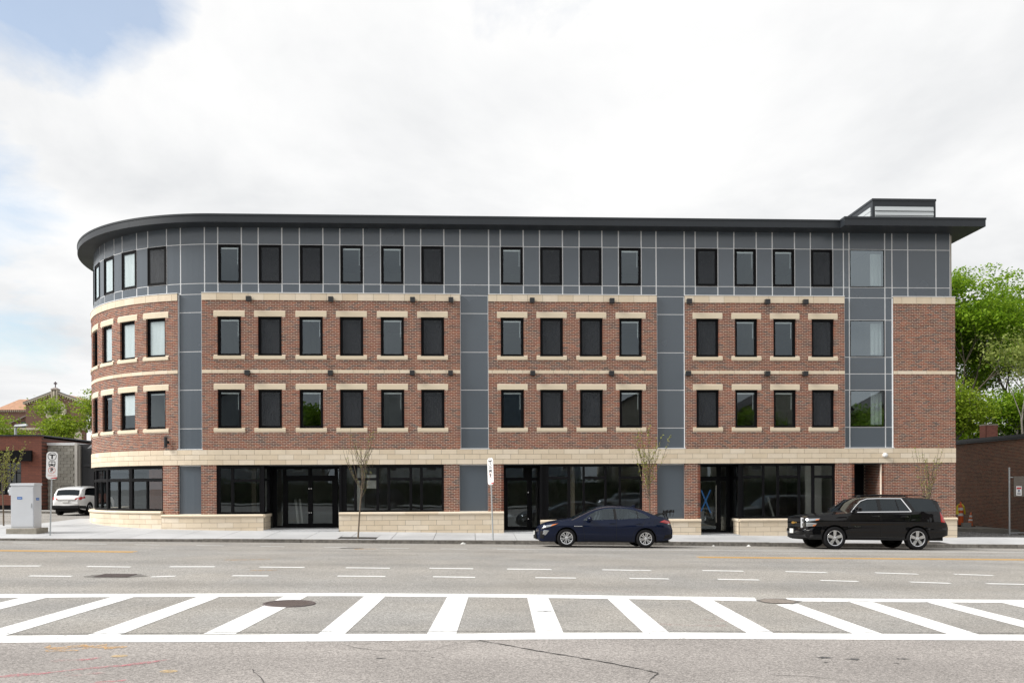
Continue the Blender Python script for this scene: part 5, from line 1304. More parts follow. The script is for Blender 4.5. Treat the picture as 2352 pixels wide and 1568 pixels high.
# ---- white compact SUV in the side road, seen from behind
RAV = dict(L=4.56, wr=0.35, tw=0.23, rim=0.225, arch=0.41, xf=0.90, xr=3.56, zm=0.72, under=0.10, shoulder=0.06, tumble=0.34, crease=0.86, sharp=50,
    top=[(0, 0.80), (0.06, 0.92), (0.4, 1.02), (1.0, 1.10), (1.25, 1.16), (1.6, 1.40), (2.0, 1.60), (2.4, 1.66), (3.1, 1.65), (3.7, 1.60), (4.02, 1.53), (4.14, 1.46), (4.32, 1.20), (4.42, 1.05), (4.50, 0.94), (4.56, 0.70)],
    sill=[(0, 0.34), (0.5, 0.26), (3.2, 0.26), (4.2, 0.32), (4.56, 0.42)],
    belt=[(0, 0.74), (0.4, 0.94), (1.2, 1.02), (2.5, 1.08), (3.9, 1.14), (4.25, 1.12), (4.56, 0.66)],
    dlo=[(1.38, 1.04), (1.7, 1.36), (2.0, 1.50), (2.5, 1.555), (3.3, 1.54), (3.7, 1.47), (4.0, 1.20), (4.05, 1.14)],
    plan=[(0, 0.74), (0.15, 0.86), (0.5, 0.90), (2.3, 0.905), (3.6, 0.905), (4.0, 0.875), (4.3, 0.82), (4.5, 0.74), (4.56, 0.66)],
    crown=[(0, 0.03), (1.2, 0.06), (2.2, 0.05), (4.0, 0.05), (4.56, 0.03)], ws=(1.2, 2.0), rg=(4.10, 4.36), seats=(1.9, 2.8), nose=0.08, tail=0.05,
    spokes=[(2 * math.pi * i / 5, 2 * math.pi * i / 5, 0.05, 0.06) for i in range(5)])
# tail of the car toward the camera
rz = -math.pi / 2
rx, ry = -22.70, 18.75
rav, F = car('compact_vehicle', 'white compact SUV with red tail lights in the side road behind the rounded corner', 'SUV', RAV, m_whitep, (rx, ry, SL * rx + 0.215), (0, 0, rz), m_tint)
for s in (-1, 1):
    F['patch']([(4.02, 0.98), (4.44, 0.90), (4.42, 1.02), (4.06, 1.08)], m_red, 'tail_light', s, 0.012)
    mb = MB(); mb.hexa([(4.53, s * 0.46, 0.90), (4.47, s * 0.72, 0.89), (4.38, s * 0.80, 0.89), (4.40, s * 0.46, 0.90), (4.50, s * 0.52, 0.98), (4.40, s * 0.74, 1.05), (4.33, s * 0.80, 1.05), (4.36, s * 0.52, 0.98)]); mb.build('tail_light', m_red, rav)
    mb = MB(); mb.tube([(2.1, s * 0.60, 1.66), (2.25, s * 0.60, 1.70), (3.8, s * 0.58, 1.68), (3.95, s * 0.58, 1.62)], 0.018, 6); mb.build('roof_rail', m_dark, rav)
    F['patch']([(3.9, 0.36), (4.50, 0.40), (4.50, 0.56), (4.0, 0.54)], m_dark, 'bumper_trim', s, 0.01)
mb = MB(); mb.box(4.50, 4.62, -0.74, 0.74, 0.40, 0.58); o = mb.build('bumper', m_dark, rav); b_ = o.modifiers.new('round', 'BEVEL'); b_.width = 0.03
mb = MB(); mb.box(4.53, 4.56, -0.50, 0.50, 0.86, 0.90); mb.build('tailgate_trim', m_chrome, rav)
mb = MB(); mb.box(4.565, 4.60, -0.16, 0.16, 0.73, 0.85); mb.build('number_plate', m_plate, rav)

# ---- bike carrier strapped to the sedan's boot
br = thing('bike_rack', 'folded black bicycle carrier on the boot of the blue sedan', 'bike rack', (sx + 4.36, sy, road_z(sx + 4.36, sy) + 1.02))
for s in (-1, 1):
    y = s * 0.18
    mb = MB(); mb.tube([(-0.30, y, 0.055), (-0.05, y, 0.16), (0.12, y, 0.16), (0.20, y, -0.05), (0.17, y, -0.26)], 0.022, 6); mb.build('frame_tube', m_dark, br)
    mb = MB(); mb.tube([(0.0, y, 0.14), (0.16, y, 0.22), (0.42, y, 0.24)], 0.018, 6); mb.build('arm', m_dark, br)
    for k in range(3):
        mb = MB(); mb.box(0.10 + k * 0.13, 0.15 + k * 0.13, y - 0.03, y + 0.03, 0.17 + k * 0.015, 0.275 + k * 0.01); mb.tube([(0.125 + k * 0.13, y, 0.18), (0.10 + k * 0.13, y - 0.01, 0.06)], 0.010, 5); mb.build('cradle', m_dark, br)
mb = MB(); mb.tube([(0.12, -0.25, 0.16), (0.12, 0.25, 0.16)], 0.018, 6); mb.tube([(-0.28, -0.25, 0.06), (-0.28, 0.25, 0.06)], 0.022, 6); mb.build('cross_bar', m_dark, br)

# ================================================================== TREES
def tree(name, label, base, height, spread, seed, leaves, mat_leaf, mat_bark, trunk_r=0.25, first=0.28, leaf=0.16, droop=0.0, lean=(0, 0), levels=4, per_tip=None, group=None, up=0.35, forks=3, trunks=1, layer=0.55, crown_lift=0.0):
    """Tapered trunk with forking limbs; leaf faces spread in flattened sprays round every twig end."""
    r = random.Random(seed)
    root = thing(name, label, 'tree', base, group=group)
    tb, tips = MB(), []
    def grow(p, d, ln, rad, lv):
        n = 3; pts, rr = [p], [rad]; q = Vector(p); dd = Vector(d)
        for i in range(n):
            dd = (dd + Vector((r.uniform(-.16, .16), r.uniform(-.16, .16), r.uniform(-.06, .14)))).normalized()
            q = q + dd * ln / n; pts.append(q.copy()); rr.append(rad * (1 - 0.42 * (i + 1) / n))
        tb.tube(pts, rr, 7 if lv < 2 else (5 if lv < 3 else 4), cap=False)
        if lv >= levels:
            tips.append((q, dd)); tips.append((pts[1], dd)); return
        if lv >= levels - 1: tips.append((pts[2], dd))
        k = forks + (1 if r.random() < 0.45 else 0)
        for i in range(k):
            a = 2 * math.pi * (i + r.random() * 0.6) / k
            side = Vector((math.cos(a), math.sin(a), 0)); side = (side - dd * side.dot(dd)).normalized()
            nd = (dd * r.uniform(0.55, 0.95) + side * r.uniform(0.55, 1.0) * spread + Vector((0, 0, up - droop * lv * 0.15))).normalized()
            s0 = pts[r.choice((2, 3, 3))]
            grow(s0, nd, ln * r.uniform(0.58, 0.80), rr[-1] * r.uniform(0.55, 0.78), lv + 1)
    th = height * first
    for t in range(trunks):
        d = Vector((lean[0] + (r.uniform(-.2, .2) if trunks > 1 else 0), lean[1] + (r.uniform(-.2, .2) if trunks > 1 else 0), 1)).normalized()
        grow(Vector((r.uniform(-.2, .2) * (trunks > 1), r.uniform(-.2, .2) * (trunks > 1), -0.1)), d, th, trunk_r, 0)
    zmax = max(t[0].z for t in tips); k = height / zmax if zmax > 0 else 1
    tb.v = [(x * (0.5 + 0.5 * k), y * (0.5 + 0.5 * k), z * k) for x, y, z in tb.v]
    tips = [(Vector((p.x * (0.5 + 0.5 * k), p.y * (0.5 + 0.5 * k), p.z * k)), d) for p, d in tips]
    tr = tb.build('trunk', mat_bark, root, True)
    if leaves:
        lb_v, lb_f = [], []
        per = max(1, leaves // len(tips))
        for p, d in tips:
            sz = r.uniform(0.7, 1.35); pn = int(per * r.uniform(0.35, 1.7))
            tilt = Vector((r.uniform(-.35, .35), r.uniform(-.35, .35), 1)).normalized()
            for _ in range(pn):
                g1 = Vector((r.gauss(0, 1), r.gauss(0, 1), r.gauss(0, 1) * layer * 0.55)) * sz * per_tip
                c = p + g1 + Vector((0, 0, -0.12 * g1.length))
                nrm = (tilt * 0.9 + Vector((r.gauss(0, .55), r.gauss(0, .55), r.gauss(0, .45)))).normalized()
                e1 = nrm.cross(Vector((r.uniform(-1, 1), r.uniform(-1, 1), r.uniform(-1, 1)))).normalized(); e2 = nrm.cross(e1)
                s = leaf * r.uniform(0.6, 1.3); kk = len(lb_v)
                lb_v += [c - e1 * s, c - e2 * s * 0.55 - e1 * s * 0.1, c + e1 * s, c + e2 * s * 0.55 + e1 * s * 0.1]
                lb_f.append((kk, kk + 1, kk + 2, kk + 3))
        cm = MB(); cm.v = [tuple(v) for v in lb_v]; cm.f = lb_f; cm.mi = [0] * len(lb_f)
        cm.build('crown', mat_leaf, root)
    return root
m_maple = leaf_mat('maple leaves', [(0.10, 0.20, 0.013), (0.19, 0.33, 0.020), (0.30, 0.44, 0.030), (0.15, 0.27, 0.016)], 0.48)
m_fresh = leaf_mat('fresh leaves', [(0.14, 0.23, 0.016), (0.23, 0.33, 0.024), (0.32, 0.40, 0.036), (0.17, 0.265, 0.018)], 0.45)
m_pale = leaf_mat('pale young leaves', [(0.21, 0.26, 0.06), (0.28, 0.32, 0.08), (0.16, 0.22, 0.045)], 0.42)
m_lime = leaf_mat('yellow-green leaves', [(0.30, 0.36, 0.04), (0.36, 0.40, 0.06), (0.24, 0.32, 0.035)], 0.4)
GB = -0.55
tree('maple_tree', 'tall dense green maple rising behind the end of the brick building', (32.0, 24.0, GB), 18.3, 0.85, 21, 56000, m_maple, m_bark, 0.42, 0.26, 0.12, levels=5, per_tip=0.50, group='trees behind the neighbouring roof', layer=0.45)
tree('maple_tree', 'broad green maple at the far right edge behind the low brick roof', (42.5, 27.0, GB), 17.2, 0.85, 22, 42000, m_maple, m_bark, 0.40, 0.26, 0.12, levels=5, per_tip=0.52, group='trees behind the neighbouring roof', layer=0.45)
tree('slender_tree', 'sparse pale-leaved tree with bare grey branches above the brick chimney', (33.6, 17.0, GB), 12.8, 0.75, 25, 5200, m_pale, m_barkg, 0.22, 0.30, 0.11, levels=5, per_tip=0.36, group='trees behind the neighbouring roof', up=0.45)
tree('leafy_tree', 'lower bright green tree between the brick wall end and the chimney', (30.2, 18.0, GB), 9.2, 0.9, 31, 20000, m_fresh, m_barkg, 0.2, 0.22, 0.095, levels=4, per_tip=0.55, group='trees behind the neighbouring roof')
tree('leafy_tree', 'lower green tree behind the roof right of the chimney', (35.6, 20.0, GB), 9.2, 0.9, 33, 20000, m_maple, m_barkg, 0.22, 0.22, 0.10, levels=4, per_tip=0.6, group='trees behind the neighbouring roof')
tree('leafy_tree', 'shrubby green tree peeping over the low roof straight behind the chimney', (33.4, 23.0, GB), 7.6, 1.0, 35, 9000, m_maple, m_barkg, 0.2, 0.18, 0.16, levels=4, per_tip=0.75, group='trees behind the neighbouring roof', up=0.15)

# trees in front of the church
tree('street_tree', 'bright green tree with layered boughs in front of the church rose window', (-42.3, 43.0, 0.7), 8.2, 1.0, 41, 9500, m_fresh, m_bark, 0.20, 0.26, 0.115, levels=4, per_tip=0.46, group='trees before the church', up=0.30, layer=0.35)
tree('street_tree', 'bright green tree half hidden by the rounded brick corner', (-33.0, 41.0, 0.7), 9.8, 1.0, 47, 11500, m_fresh, m_bark, 0.22, 0.26, 0.115, levels=4, per_tip=0.48, group='trees before the church', up=0.32, layer=0.35)
tree('street_tree', 'bright green tree above the red brick shop at the left edge', (-42.4, 42.0, 0.8), 7.0, 0.95, 43, 7000, m_fresh, m_bark, 0.18, 0.26, 0.115, levels=4, per_tip=0.42, group='trees before the church', up=0.30, layer=0.35)
tree('lime_tree', 'yellow-green treetop at the far left edge above the red shop', (-44.8, 40.0, 0.8), 5.0, 1.0, 44, 3000, m_lime, m_bark, 0.14, 0.26, 0.12, levels=4, per_tip=0.4, group='trees before the church')

def sapling(label, base, height, seed, lean, leafy, wide=1.0, green=0.5, group='young street trees in pavement pits'):
    """Young street tree: slim stem and a vase of thin upright shoots carrying buds."""
    r = random.Random(seed)
    root = thing('street_sapling', label, 'tree', base, group=group)
    tb, buds = MB(), MB()
    fork = height * 0.38
    stem = [Vector((0, 0, -0.05)), Vector((lean * 0.35, 0.01, fork * 0.5)), Vector((lean * 0.8, 0.0, fork)), Vector((lean * 1.1, 0.02, fork * 1.35)), Vector((lean * 1.3, 0.0, fork * 1.75))]
    tb.tube(stem, [0.034, 0.028, 0.024, 0.018, 0.010], 7)
    def bud(c, s):
        e1 = Vector((r.uniform(-1, 1), r.uniform(-1, 1), r.uniform(-.4, 1))).normalized(); e2 = e1.cross(Vector((r.uniform(-1, 1), r.uniform(-1, 1), r.uniform(-1, 1)))).normalized()
        buds.add([c, c + e1 * s * 0.6 + e2 * s * 0.35, c + e1 * s * 1.3, c + e1 * s * 0.6 - e2 * s * 0.35], [(0, 1, 2, 3)])
    n = 22
    for i in range(n):
        t = r.uniform(0.42, 1.0); k = min(len(stem) - 2, int(t * (len(stem) - 1))); p = stem[k].lerp(stem[k + 1], t * (len(stem) - 1) - k)
        a = r.uniform(0, 2 * math.pi); out = r.uniform(0.18, 0.62) * wide
        ln = (height - p.z) * r.uniform(0.55, 1.0) * (1.0 if i < 12 else 0.72)
        pts = [p]; d = Vector((math.cos(a) * out * 1.7, math.sin(a) * out * 1.7, 1)).normalized(); q = p.copy()
        m = 7
        for j in range(m):
            d = (d + Vector((-math.cos(a) * 0.05 * out + r.uniform(-.06, .06), -math.sin(a) * 0.05 * out + r.uniform(-.06, .06), 0.11))).normalized()
            q = q + d * ln / m; pts.append(q.copy())
        tb.tube(pts, [0.009 * (1 - 0.75 * j / m) + 0.0018 for j in range(m + 1)], 4, cap=False)
        for j in range(int(ln * 13 * leafy)):
            f = r.uniform(0.12, 1.0) * m; kk = min(m - 1, int(f)); bud(pts[kk].lerp(pts[kk + 1], f - kk), r.uniform(0.022, 0.05) * (0.6 + 0.8 * leafy))
        for j in range(r.randint(1, 3)):
            kk = r.randint(1, m - 2); a2 = a + r.uniform(-1.2, 1.2); q2 = pts[kk].copy(); d2 = Vector((math.cos(a2) * 0.7, math.sin(a2) * 0.7, 1)).normalized(); tw = [q2]
            for _ in range(3): q2 = q2 + d2 * ln * 0.11; d2 = (d2 + Vector((0, 0, 0.25))).normalized(); tw.append(q2.copy())
            tb.tube(tw, [0.005, 0.004, 0.003, 0.002], 3, cap=False)
            for _ in range(int(6 * leafy)): bud(tw[r.randint(1, 3)], r.uniform(0.02, 0.045))
    tb.build('trunk', m_barkl, root, True); buds.build('crown', leaf_mat('spring buds', [(0.26, 0.26, 0.06), (0.36, 0.38, 0.09), (0.20, 0.24, 0.05)], 0.3), root)
    return root
sapling('thin bare young tree in a dark pit before the first shop entrance', (-4.25, -2.72, walk_z(-4.25, -2.72)), 4.35, 51, 0.16, 0.55)
sapling('budding young tree in the pavement behind the blue sedan boot', (6.73, -2.5, walk_z(6.73, -2.5)), 4.5, 52, -0.02, 1.2, 1.0)
sapling('bare brownish young tree behind the rear of the black SUV', (17.58, -2.45, walk_z(17.58, -2.45)), 4.0, 53, 0.02, 0.75, 0.75)
sapling('budding young tree behind the pale utility cabinet by the red shop', (-19.15, 1.2, walk_z(-19.15, 1.2)), 3.7, 54, -0.05, 1.5, 1.2)

# ================================================================== STREET FURNITURE
m_sign = pmat('sign white', (0.80, 0.80, 0.80), 0.45); m_ink = pmat('sign black', (0.01, 0.01, 0.012), 0.5); m_sred = pmat('sign red', (0.55, 0.05, 0.05), 0.5)
def rounded(w, h, r, n=6):
    pts = []
    for cx, cz, a0 in ((w / 2 - r, h / 2 - r, 0), (-w / 2 + r, h / 2 - r, 90), (-w / 2 + r, -h / 2 + r, 180), (w / 2 - r, -h / 2 + r, 270)):
        for i in range(n + 1): a = R_(a0 + 90 * i / n); pts.append((cx + r * math.cos(a), cz + r * math.sin(a)))
    return pts
def ring(mb, cx, cz, ro, ri, y, n=28):
    vs = [(cx + q * math.cos(2 * math.pi * i / n), y, cz + q * math.sin(2 * math.pi * i / n)) for q in (ro, ri) for i in range(n)]
    mb.add(vs, [(i, (i + 1) % n, n + (i + 1) % n, n + i) for i in range(n)])
def bus_stop(label, base, rz, w=0.39, h=1.0, pole=3.02, tilt=0.0):
    root = thing('bus_stop_sign', label, 'sign', base, rz, group='bus stop signs at the kerb')
    root.rotation_euler = (0, tilt, rz)
    zc_ = pole - h / 2 + 0.02
    mb = MB(); hw = 0.026
    mb.hexa([(-hw, 0.006, -0.1), (hw, 0.006, -0.1), (hw * 0.55, 0.042, -0.1), (-hw * 0.55, 0.042, -0.1), (-hw, 0.006, pole - 0.1), (hw, 0.006, pole - 0.1), (hw * 0.55, 0.042, pole - 0.1), (-hw * 0.55, 0.042, pole - 0.1)]); po = mb.build('post', m_galv, root)
    for i in range(24):
        z = 0.12 + i * 0.08
        mb = MB(); mb.lathe([(0.0, -0.0005), (0.007, -0.0005), (0.007, 0.003)], 8, 'y', (0, 0.0055, z)); mb.build('punched_hole', m_ink, po)
    pl = MB(); pl.prism([(x, z + zc_) for x, z in rounded(w, h, 0.12)], -0.004, 0.002, 'y'); plate = pl.build('sign_plate', m_sign, root)
    y = -0.0065
    mb = MB(); ring(mb, 0, zc_ + 0.33, 0.150, 0.132, y); mb.build('circle_mark', m_ink, plate)
    mb = MB(); mb.box(-0.095, 0.095, y, -0.0045, zc_ + 0.365, zc_ + 0.405); mb.box(-0.026, 0.026, y - 0.0002, -0.0045, zc_ + 0.235, zc_ + 0.365); mb.build('letter_mark', m_ink, plate)
    mb = MB(); zb_ = zc_ + 0.07
    mb.prism([(x, z + zb_) for x, z in rounded(0.23, 0.17, 0.035)], y, -0.0045, 'y'); bus = mb.build('bus_symbol', m_ink, plate)
    mb = MB(); mb.prism([(x - 0.052, z + zb_ + 0.02) for x, z in rounded(0.085, 0.07, 0.012)], y - 0.001, y - 0.0002, 'y'); mb.prism([(x + 0.052, z + zb_ + 0.02) for x, z in rounded(0.085, 0.07, 0.012)], y - 0.001, y - 0.0002, 'y'); mb.prism([(x - 0.07, z + zb_ - 0.052) for x, z in rounded(0.04, 0.022, 0.008)], y - 0.001, y - 0.0002, 'y'); mb.prism([(x + 0.07, z + zb_ - 0.052) for x, z in rounded(0.04, 0.022, 0.008)], y - 0.001, y - 0.0002, 'y'); mb.build('symbol_window', m_sign, plate)
    mb = MB(); mb.box(-0.095, -0.06, y, -0.0045, zb_ - 0.115, zb_ - 0.085); mb.box(0.06, 0.095, y, -0.0045, zb_ - 0.115, zb_ - 0.085); mb.build('symbol_wheel', m_ink, plate)
    text_mesh('P', 0.19, 0.001, m_ink, plate, 'letter_mark', Matrix.Translation((0, y, zc_ - 0.17)) @ Matrix.Rotation(R_(90), 4, 'X'), 0.008)
    mb = MB(); ring(mb, 0, zc_ - 0.17, 0.125, 0.108, y - 0.0005); d = 0.085; mb.add([(-d - 0.006, y - 0.001, zc_ - 0.17 + d - 0.006), (d - 0.006, y - 0.001, zc_ - 0.17 - d - 0.006), (d + 0.006, y - 0.001, zc_ - 0.17 - d + 0.006), (-d + 0.006, y - 0.001, zc_ - 0.17 + d + 0.006)], [(0, 1, 2, 3)]); mb.build('prohibition_mark', pmat('faded red ink', (0.62, 0.25, 0.22), 0.5), plate)
    for k in range(2):
        mb = MB(); mb.box(-0.14, 0.14, y, -0.0045, zc_ - 0.345 - k * 0.035, zc_ - 0.335 - k * 0.035); mb.build('text_line', MATS['faded red ink'], plate)
    mb = MB(); mb.add([(-0.06, y, zc_ - 0.47), (0.17, y, zc_ - 0.47), (0.185, y, zc_ - 0.41), (0.02, y, zc_ - 0.44)], [(0, 1, 2, 3)]); mb.build('arrow_mark', m_sred, plate)
    for z in (0.47, -0.47):
        mb = MB(); mb.lathe([(0.0, -0.010), (0.012, -0.008), (0.012, -0.004)], 8, 'y', (0, 0, zc_ + z)); mb.build('bolt', m_galv, plate)
    return root
bus_stop('bus stop sign on a perforated post beside the pale utility cabinet', (-15.3, -2.95, walk_z(-15.3, -2.95)), R_(4), tilt=0.03)
bus_stop('leaning bus stop sign turned edgeways before the middle grey panel', (0.735, -3.0, walk_z(0.735, -3.0)), R_(-58), tilt=-0.045)

cb = thing('utility_cabinet', 'tall pale grey metal utility cabinet on a concrete pad by the kerb', 'cabinet', (-16.62, -2.35, walk_z(-16.62, -2.35)), R_(1.0))
m_cab = pmat('cabinet enamel', (0.60, 0.62, 0.65), 0.45, var=0.04, vscale=2)
mb = MB(); mb.box(-0.52, 0.58, -0.08, 0.84, -0.12, 0.20); o = mb.build('concrete_pad', pmat('rough concrete', (0.30, 0.275, 0.23), 0.95, var=0.25, vscale=6, bump=0.4, bscale=30), cb); b_ = o.modifiers.new('chip', 'BEVEL'); b_.width = 0.025; b_.segments = 2
mb = MB(); mb.box(-0.41, 0.41, 0.08, 0.66, 0.20, 1.78); mb.build('casing', m_cab, cb)
mb = MB(); mb.hexa([(-0.435, 0.055, 1.78), (0.435, 0.055, 1.78), (0.435, 0.685, 1.78), (-0.435, 0.685, 1.78), (-0.425, 0.065, 1.86), (0.425, 0.065, 1.86), (0.425, 0.675, 1.87), (-0.425, 0.675, 1.87)]); mb.build('lid', m_cab, cb)
mb = MB(); mb.box(-0.385, 0.385, 0.068, 0.079, 0.26, 1.74); dr = mb.build('door', m_cab, cb)
mb = MB(); mb.tube([(0.33, 0.06, 0.95), (0.33, 0.06, 1.12)], 0.012, 6); mb.build('handle', m_galv, dr)
m_blue = pmat('blue label', (0.02, 0.12, 0.42), 0.5); 
for (x, yy, face) in ((-0.18, 0.064, 0), (0.414, 0.25, 1)):
    mb = MB()
    if face == 0: mb.box(x, x + 0.18, yy, yy + 0.004, 1.27, 1.36)
    else: mb.box(x, x + 0.004, yy, yy + 0.22, 1.23, 1.32)
    lb = mb.build('label_plate', m_blue, cb)
    mb = MB()
    if face == 0: mb.box(x + 0.02, x + 0.16, yy - 0.001, yy, 1.305, 1.33)
    else: mb.box(x + 0.004, x + 0.005, yy + 0.03, yy + 0.19, 1.265, 1.29)
    mb.build('label_band', pmat('label band', (0.35, 0.50, 0.75), 0.5), lb)
mt = MB(); mt.box(-0.50, -0.41, 0.12, 0.42, 1.42, 1.72); mm = mt.build('meter_box', m_cab, cb)
mb = MB(); mb.lathe([(0.0, -0.09), (0.06, -0.085), (0.075, -0.05), (0.075, 0.0)], 14, 'x', (-0.50, 0.27, 1.57)); mb.build('meter_dial', pmat('clear dial', (0.6, 0.62, 0.62), 0.1), mm)

# ================================================================== LEFT BACKGROUND
def brick_tex(name, c1, c2, mortar, sc=1.0, bw=0.21, bh=0.07):
    m = bpy.data.materials.new(name); m.use_nodes = True; n, l = m.node_tree.nodes, m.node_tree.links
    b = n['Principled BSDF']; b.inputs['Roughness'].default_value = 0.9
    t = n.new('ShaderNodeTexCoord'); mp = n.new('ShaderNodeMapping'); mp.inputs['Rotation'].default_value = (R_(90), 0, 0); l.new(t.outputs['Object'], mp.inputs[0])
    br_ = n.new('ShaderNodeTexBrick'); br_.inputs['Scale'].default_value = 1.0; br_.inputs['Brick Width'].default_value = bw; br_.inputs['Row Height'].default_value = bh; br_.inputs['Mortar Size'].default_value = 0.008
    br_.inputs['Color1'].default_value = rgb(*c1); br_.inputs['Color2'].default_value = rgb(*c2); br_.inputs['Mortar'].default_value = rgb(*mortar)
    l.new(mp.outputs[0], br_.inputs['Vector']); l.new(br_.outputs['Color'], b.inputs['Base Color'])
    bp = n.new('ShaderNodeBump'); bp.inputs['Strength'].default_value = 0.5; bp.inputs['Distance'].default_value = 0.01; bp.invert = True; l.new(br_.outputs['Fac'], bp.inputs['Height']); l.new(bp.outputs[0], b.inputs['Normal'])
    return m
m_redb = brick_tex('red ribbed brick', (0.20, 0.068, 0.044), (0.155, 0.055, 0.038), (0.085, 0.042, 0.032), bw=0.4, bh=0.11)
m_pan = pmat('dark shop pane', (0.02, 0.024, 0.024), 0.08, spec=0.8)
sh = thing('red_shop', 'low red brick shop with black fascia and gridded dark windows at left edge', 'building', (-26.7, 19.7, 0.75))
mb = MB(); mp = lambda u, o, z: (u, -o, z)
perf(mb, -14.0, 0.0, -0.6, 4.62, [(-13.0, -1.25, 1.0, 3.05)], 0.0, -0.25, mp); mb.box(-14, 0, 0.25, 9, -0.6, 4.5); mb.build('wall', m_redb, sh)
mb = MB(); mb.box(-14.05, 0.06, -0.06, 9.05, 4.62, 4.70); mb.build('coping', m_fascia, sh)
mb = MB(); mb.box(-13.4, -0.55, -0.16, -0.01, 3.06, 3.72); mb.build('fascia_board', m_black, sh)
mb = MB(); mb.box(-14.02, 0.02, -0.02, 0.0, -0.5, 0.35); mb.build('base_course', m_black, sh)
for i in range(12):
    x0 = -13.0 + i * 0.98
    fr = MB(); perf(fr, x0, x0 + 0.96, 1.0, 3.05, [(x0 + 0.04 + a * 0.30, x0 + 0.31 + a * 0.30, 1.05 + b * 0.66, 1.66 + b * 0.66) for a in range(3) for b in range(3)], -0.10, -0.16, mp, back=True); w = fr.build('window', m_black, sh)
    mb = MB(); mb.box(x0 + 0.02, x0 + 0.94, 0.14, 0.15, 1.02, 3.03); mb.build('pane', m_pan, w)
bw_ = thing('block_building', 'grey concrete block wall with metal coping between red shop and black building', 'building', (-26.7, 20.4, 0.75))
mb = MB(); mb.box(0.015, 2.0, 0.05, 8, -0.6, 4.08); mb.build('wall', pmat('block joint', (0.30, 0.285, 0.255), 0.95), bw_)
blk = MB(); blk.box(-0.19, 0.19, 0.0, 0.09, -0.094, 0.094); blk = blk.mesh('block', pmat('concrete block', None, 0.95, var=0.12, vscale=5, rand='object', ramp=[(0.27, 0.255, 0.22), (0.36, 0.345, 0.305), (0.31, 0.295, 0.26)], bump=0.4, bscale=30))
for j in range(22):
    for i in range(5):
        x = 0.21 + i * 0.40 + (0.2 if j % 2 else 0.0)
        if x < 1.75: link('block', blk, bw_, (x, 0.0 - rnd.uniform(0, 0.004), -0.2 + j * 0.2))
mb = MB(); mb.box(0.0, 1.72, -0.05, 8.1, 4.08, 4.24); mb.build('coping', m_trim, bw_)
mb = MB(); mb.box(1.70, 1.86, -0.06, 0.3, -0.5, 4.2); mb.build('corner_trim', pmat('pale trim', (0.50, 0.48, 0.44), 0.8), bw_)
bb = thing('black_building', 'matt black building with a recessed shutter beside the rounded corner', 'building', (-24.82, 20.6, 0.75))
mb = MB(); perf(mb, 0.0, 9.0, -0.6, 4.15, [(0.9, 4.2, -0.5, 2.35)], 0.0, -0.3, mp); mb.box(0, 9, 0.3, 9, -0.6, 4.1); mb.build('wall', pmat('black render', (0.018, 0.019, 0.022), 0.7), bb)
for i in range(18):
    q = MB(); q.hexa([(0.9, 0.24, -0.45 + i * 0.156), (4.2, 0.24, -0.45 + i * 0.156), (4.2, 0.29, -0.45 + i * 0.156), (0.9, 0.29, -0.45 + i * 0.156), (0.9, 0.27, -0.30 + i * 0.156), (4.2, 0.27, -0.30 + i * 0.156), (4.2, 0.29, -0.30 + i * 0.156), (0.9, 0.29, -0.30 + i * 0.156)]); q.build('shutter_slat', pmat('black shutter', (0.010, 0.010, 0.012), 0.5), bb)
mb = MB(); mb.box(0.3, 5, -0.10, -0.005, 2.75, 2.9); mb.build('ledge', MATS['black render'], bb)
mb = MB(); mb.hexa([(0.75, -0.6, 3.85), (2.3, -0.9, 4.05), (2.3, -0.1, 4.05), (0.75, -0.1, 3.85), (1.0, -0.55, 4.1), (2.3, -0.75, 4.85), (2.3, -0.1, 4.85), (1.0, -0.1, 4.1)]); mb.build('canopy', pmat('grey canopy', (0.10, 0.10, 0.105), 0.6), bb)
mb = MB(); mb.box(0.92, 1.12, -0.35, -0.1, 3.2, 3.9); mb.build('wall_lamp', m_galv, bb)

lp = thing('street_lamp', 'grey street lamp head above the red shop roof', 'street lamp', (-37.0, 36.5, 0.7))
mb = MB(); mb.tube([(0, 0, -0.1), (0, 0, 6.35)], [0.14, 0.10], 10); mb.build('post', m_galv, lp)
mb = MB(); mb.tube([(0, 0, 6.3), (0.3, 0, 6.5), (0.7, 0, 6.55)], 0.05, 6); mb.build('arm', m_galv, lp)
mb = MB(); mb.hexa([(-0.1, -0.14, 6.45), (0.95, -0.14, 6.52), (0.95, 0.14, 6.52), (-0.1, 0.14, 6.45), (0.0, -0.1, 6.62), (0.85, -0.08, 6.68), (0.85, 0.08, 6.68), (0.0, 0.1, 6.62)]); mb.build('lamp_head', m_galv, lp)
def sag(a, b, d, n=14): return [(lerp(a[0], b[0], i / n), lerp(a[1], b[1], i / n), lerp(a[2], b[2], i / n) - d * 4 * (i / n) * (1 - i / n)) for i in range(n + 1)]
mb = MB(); mb.tube(sag((-36.9, 36.4, 6.35), (-24.0, 30.0, 5.2), 0.35), 0.028, 5); tag(mb.build('overhead_wire', m_dark), 'dark overhead cable sagging in front of the green trees', 'cable')

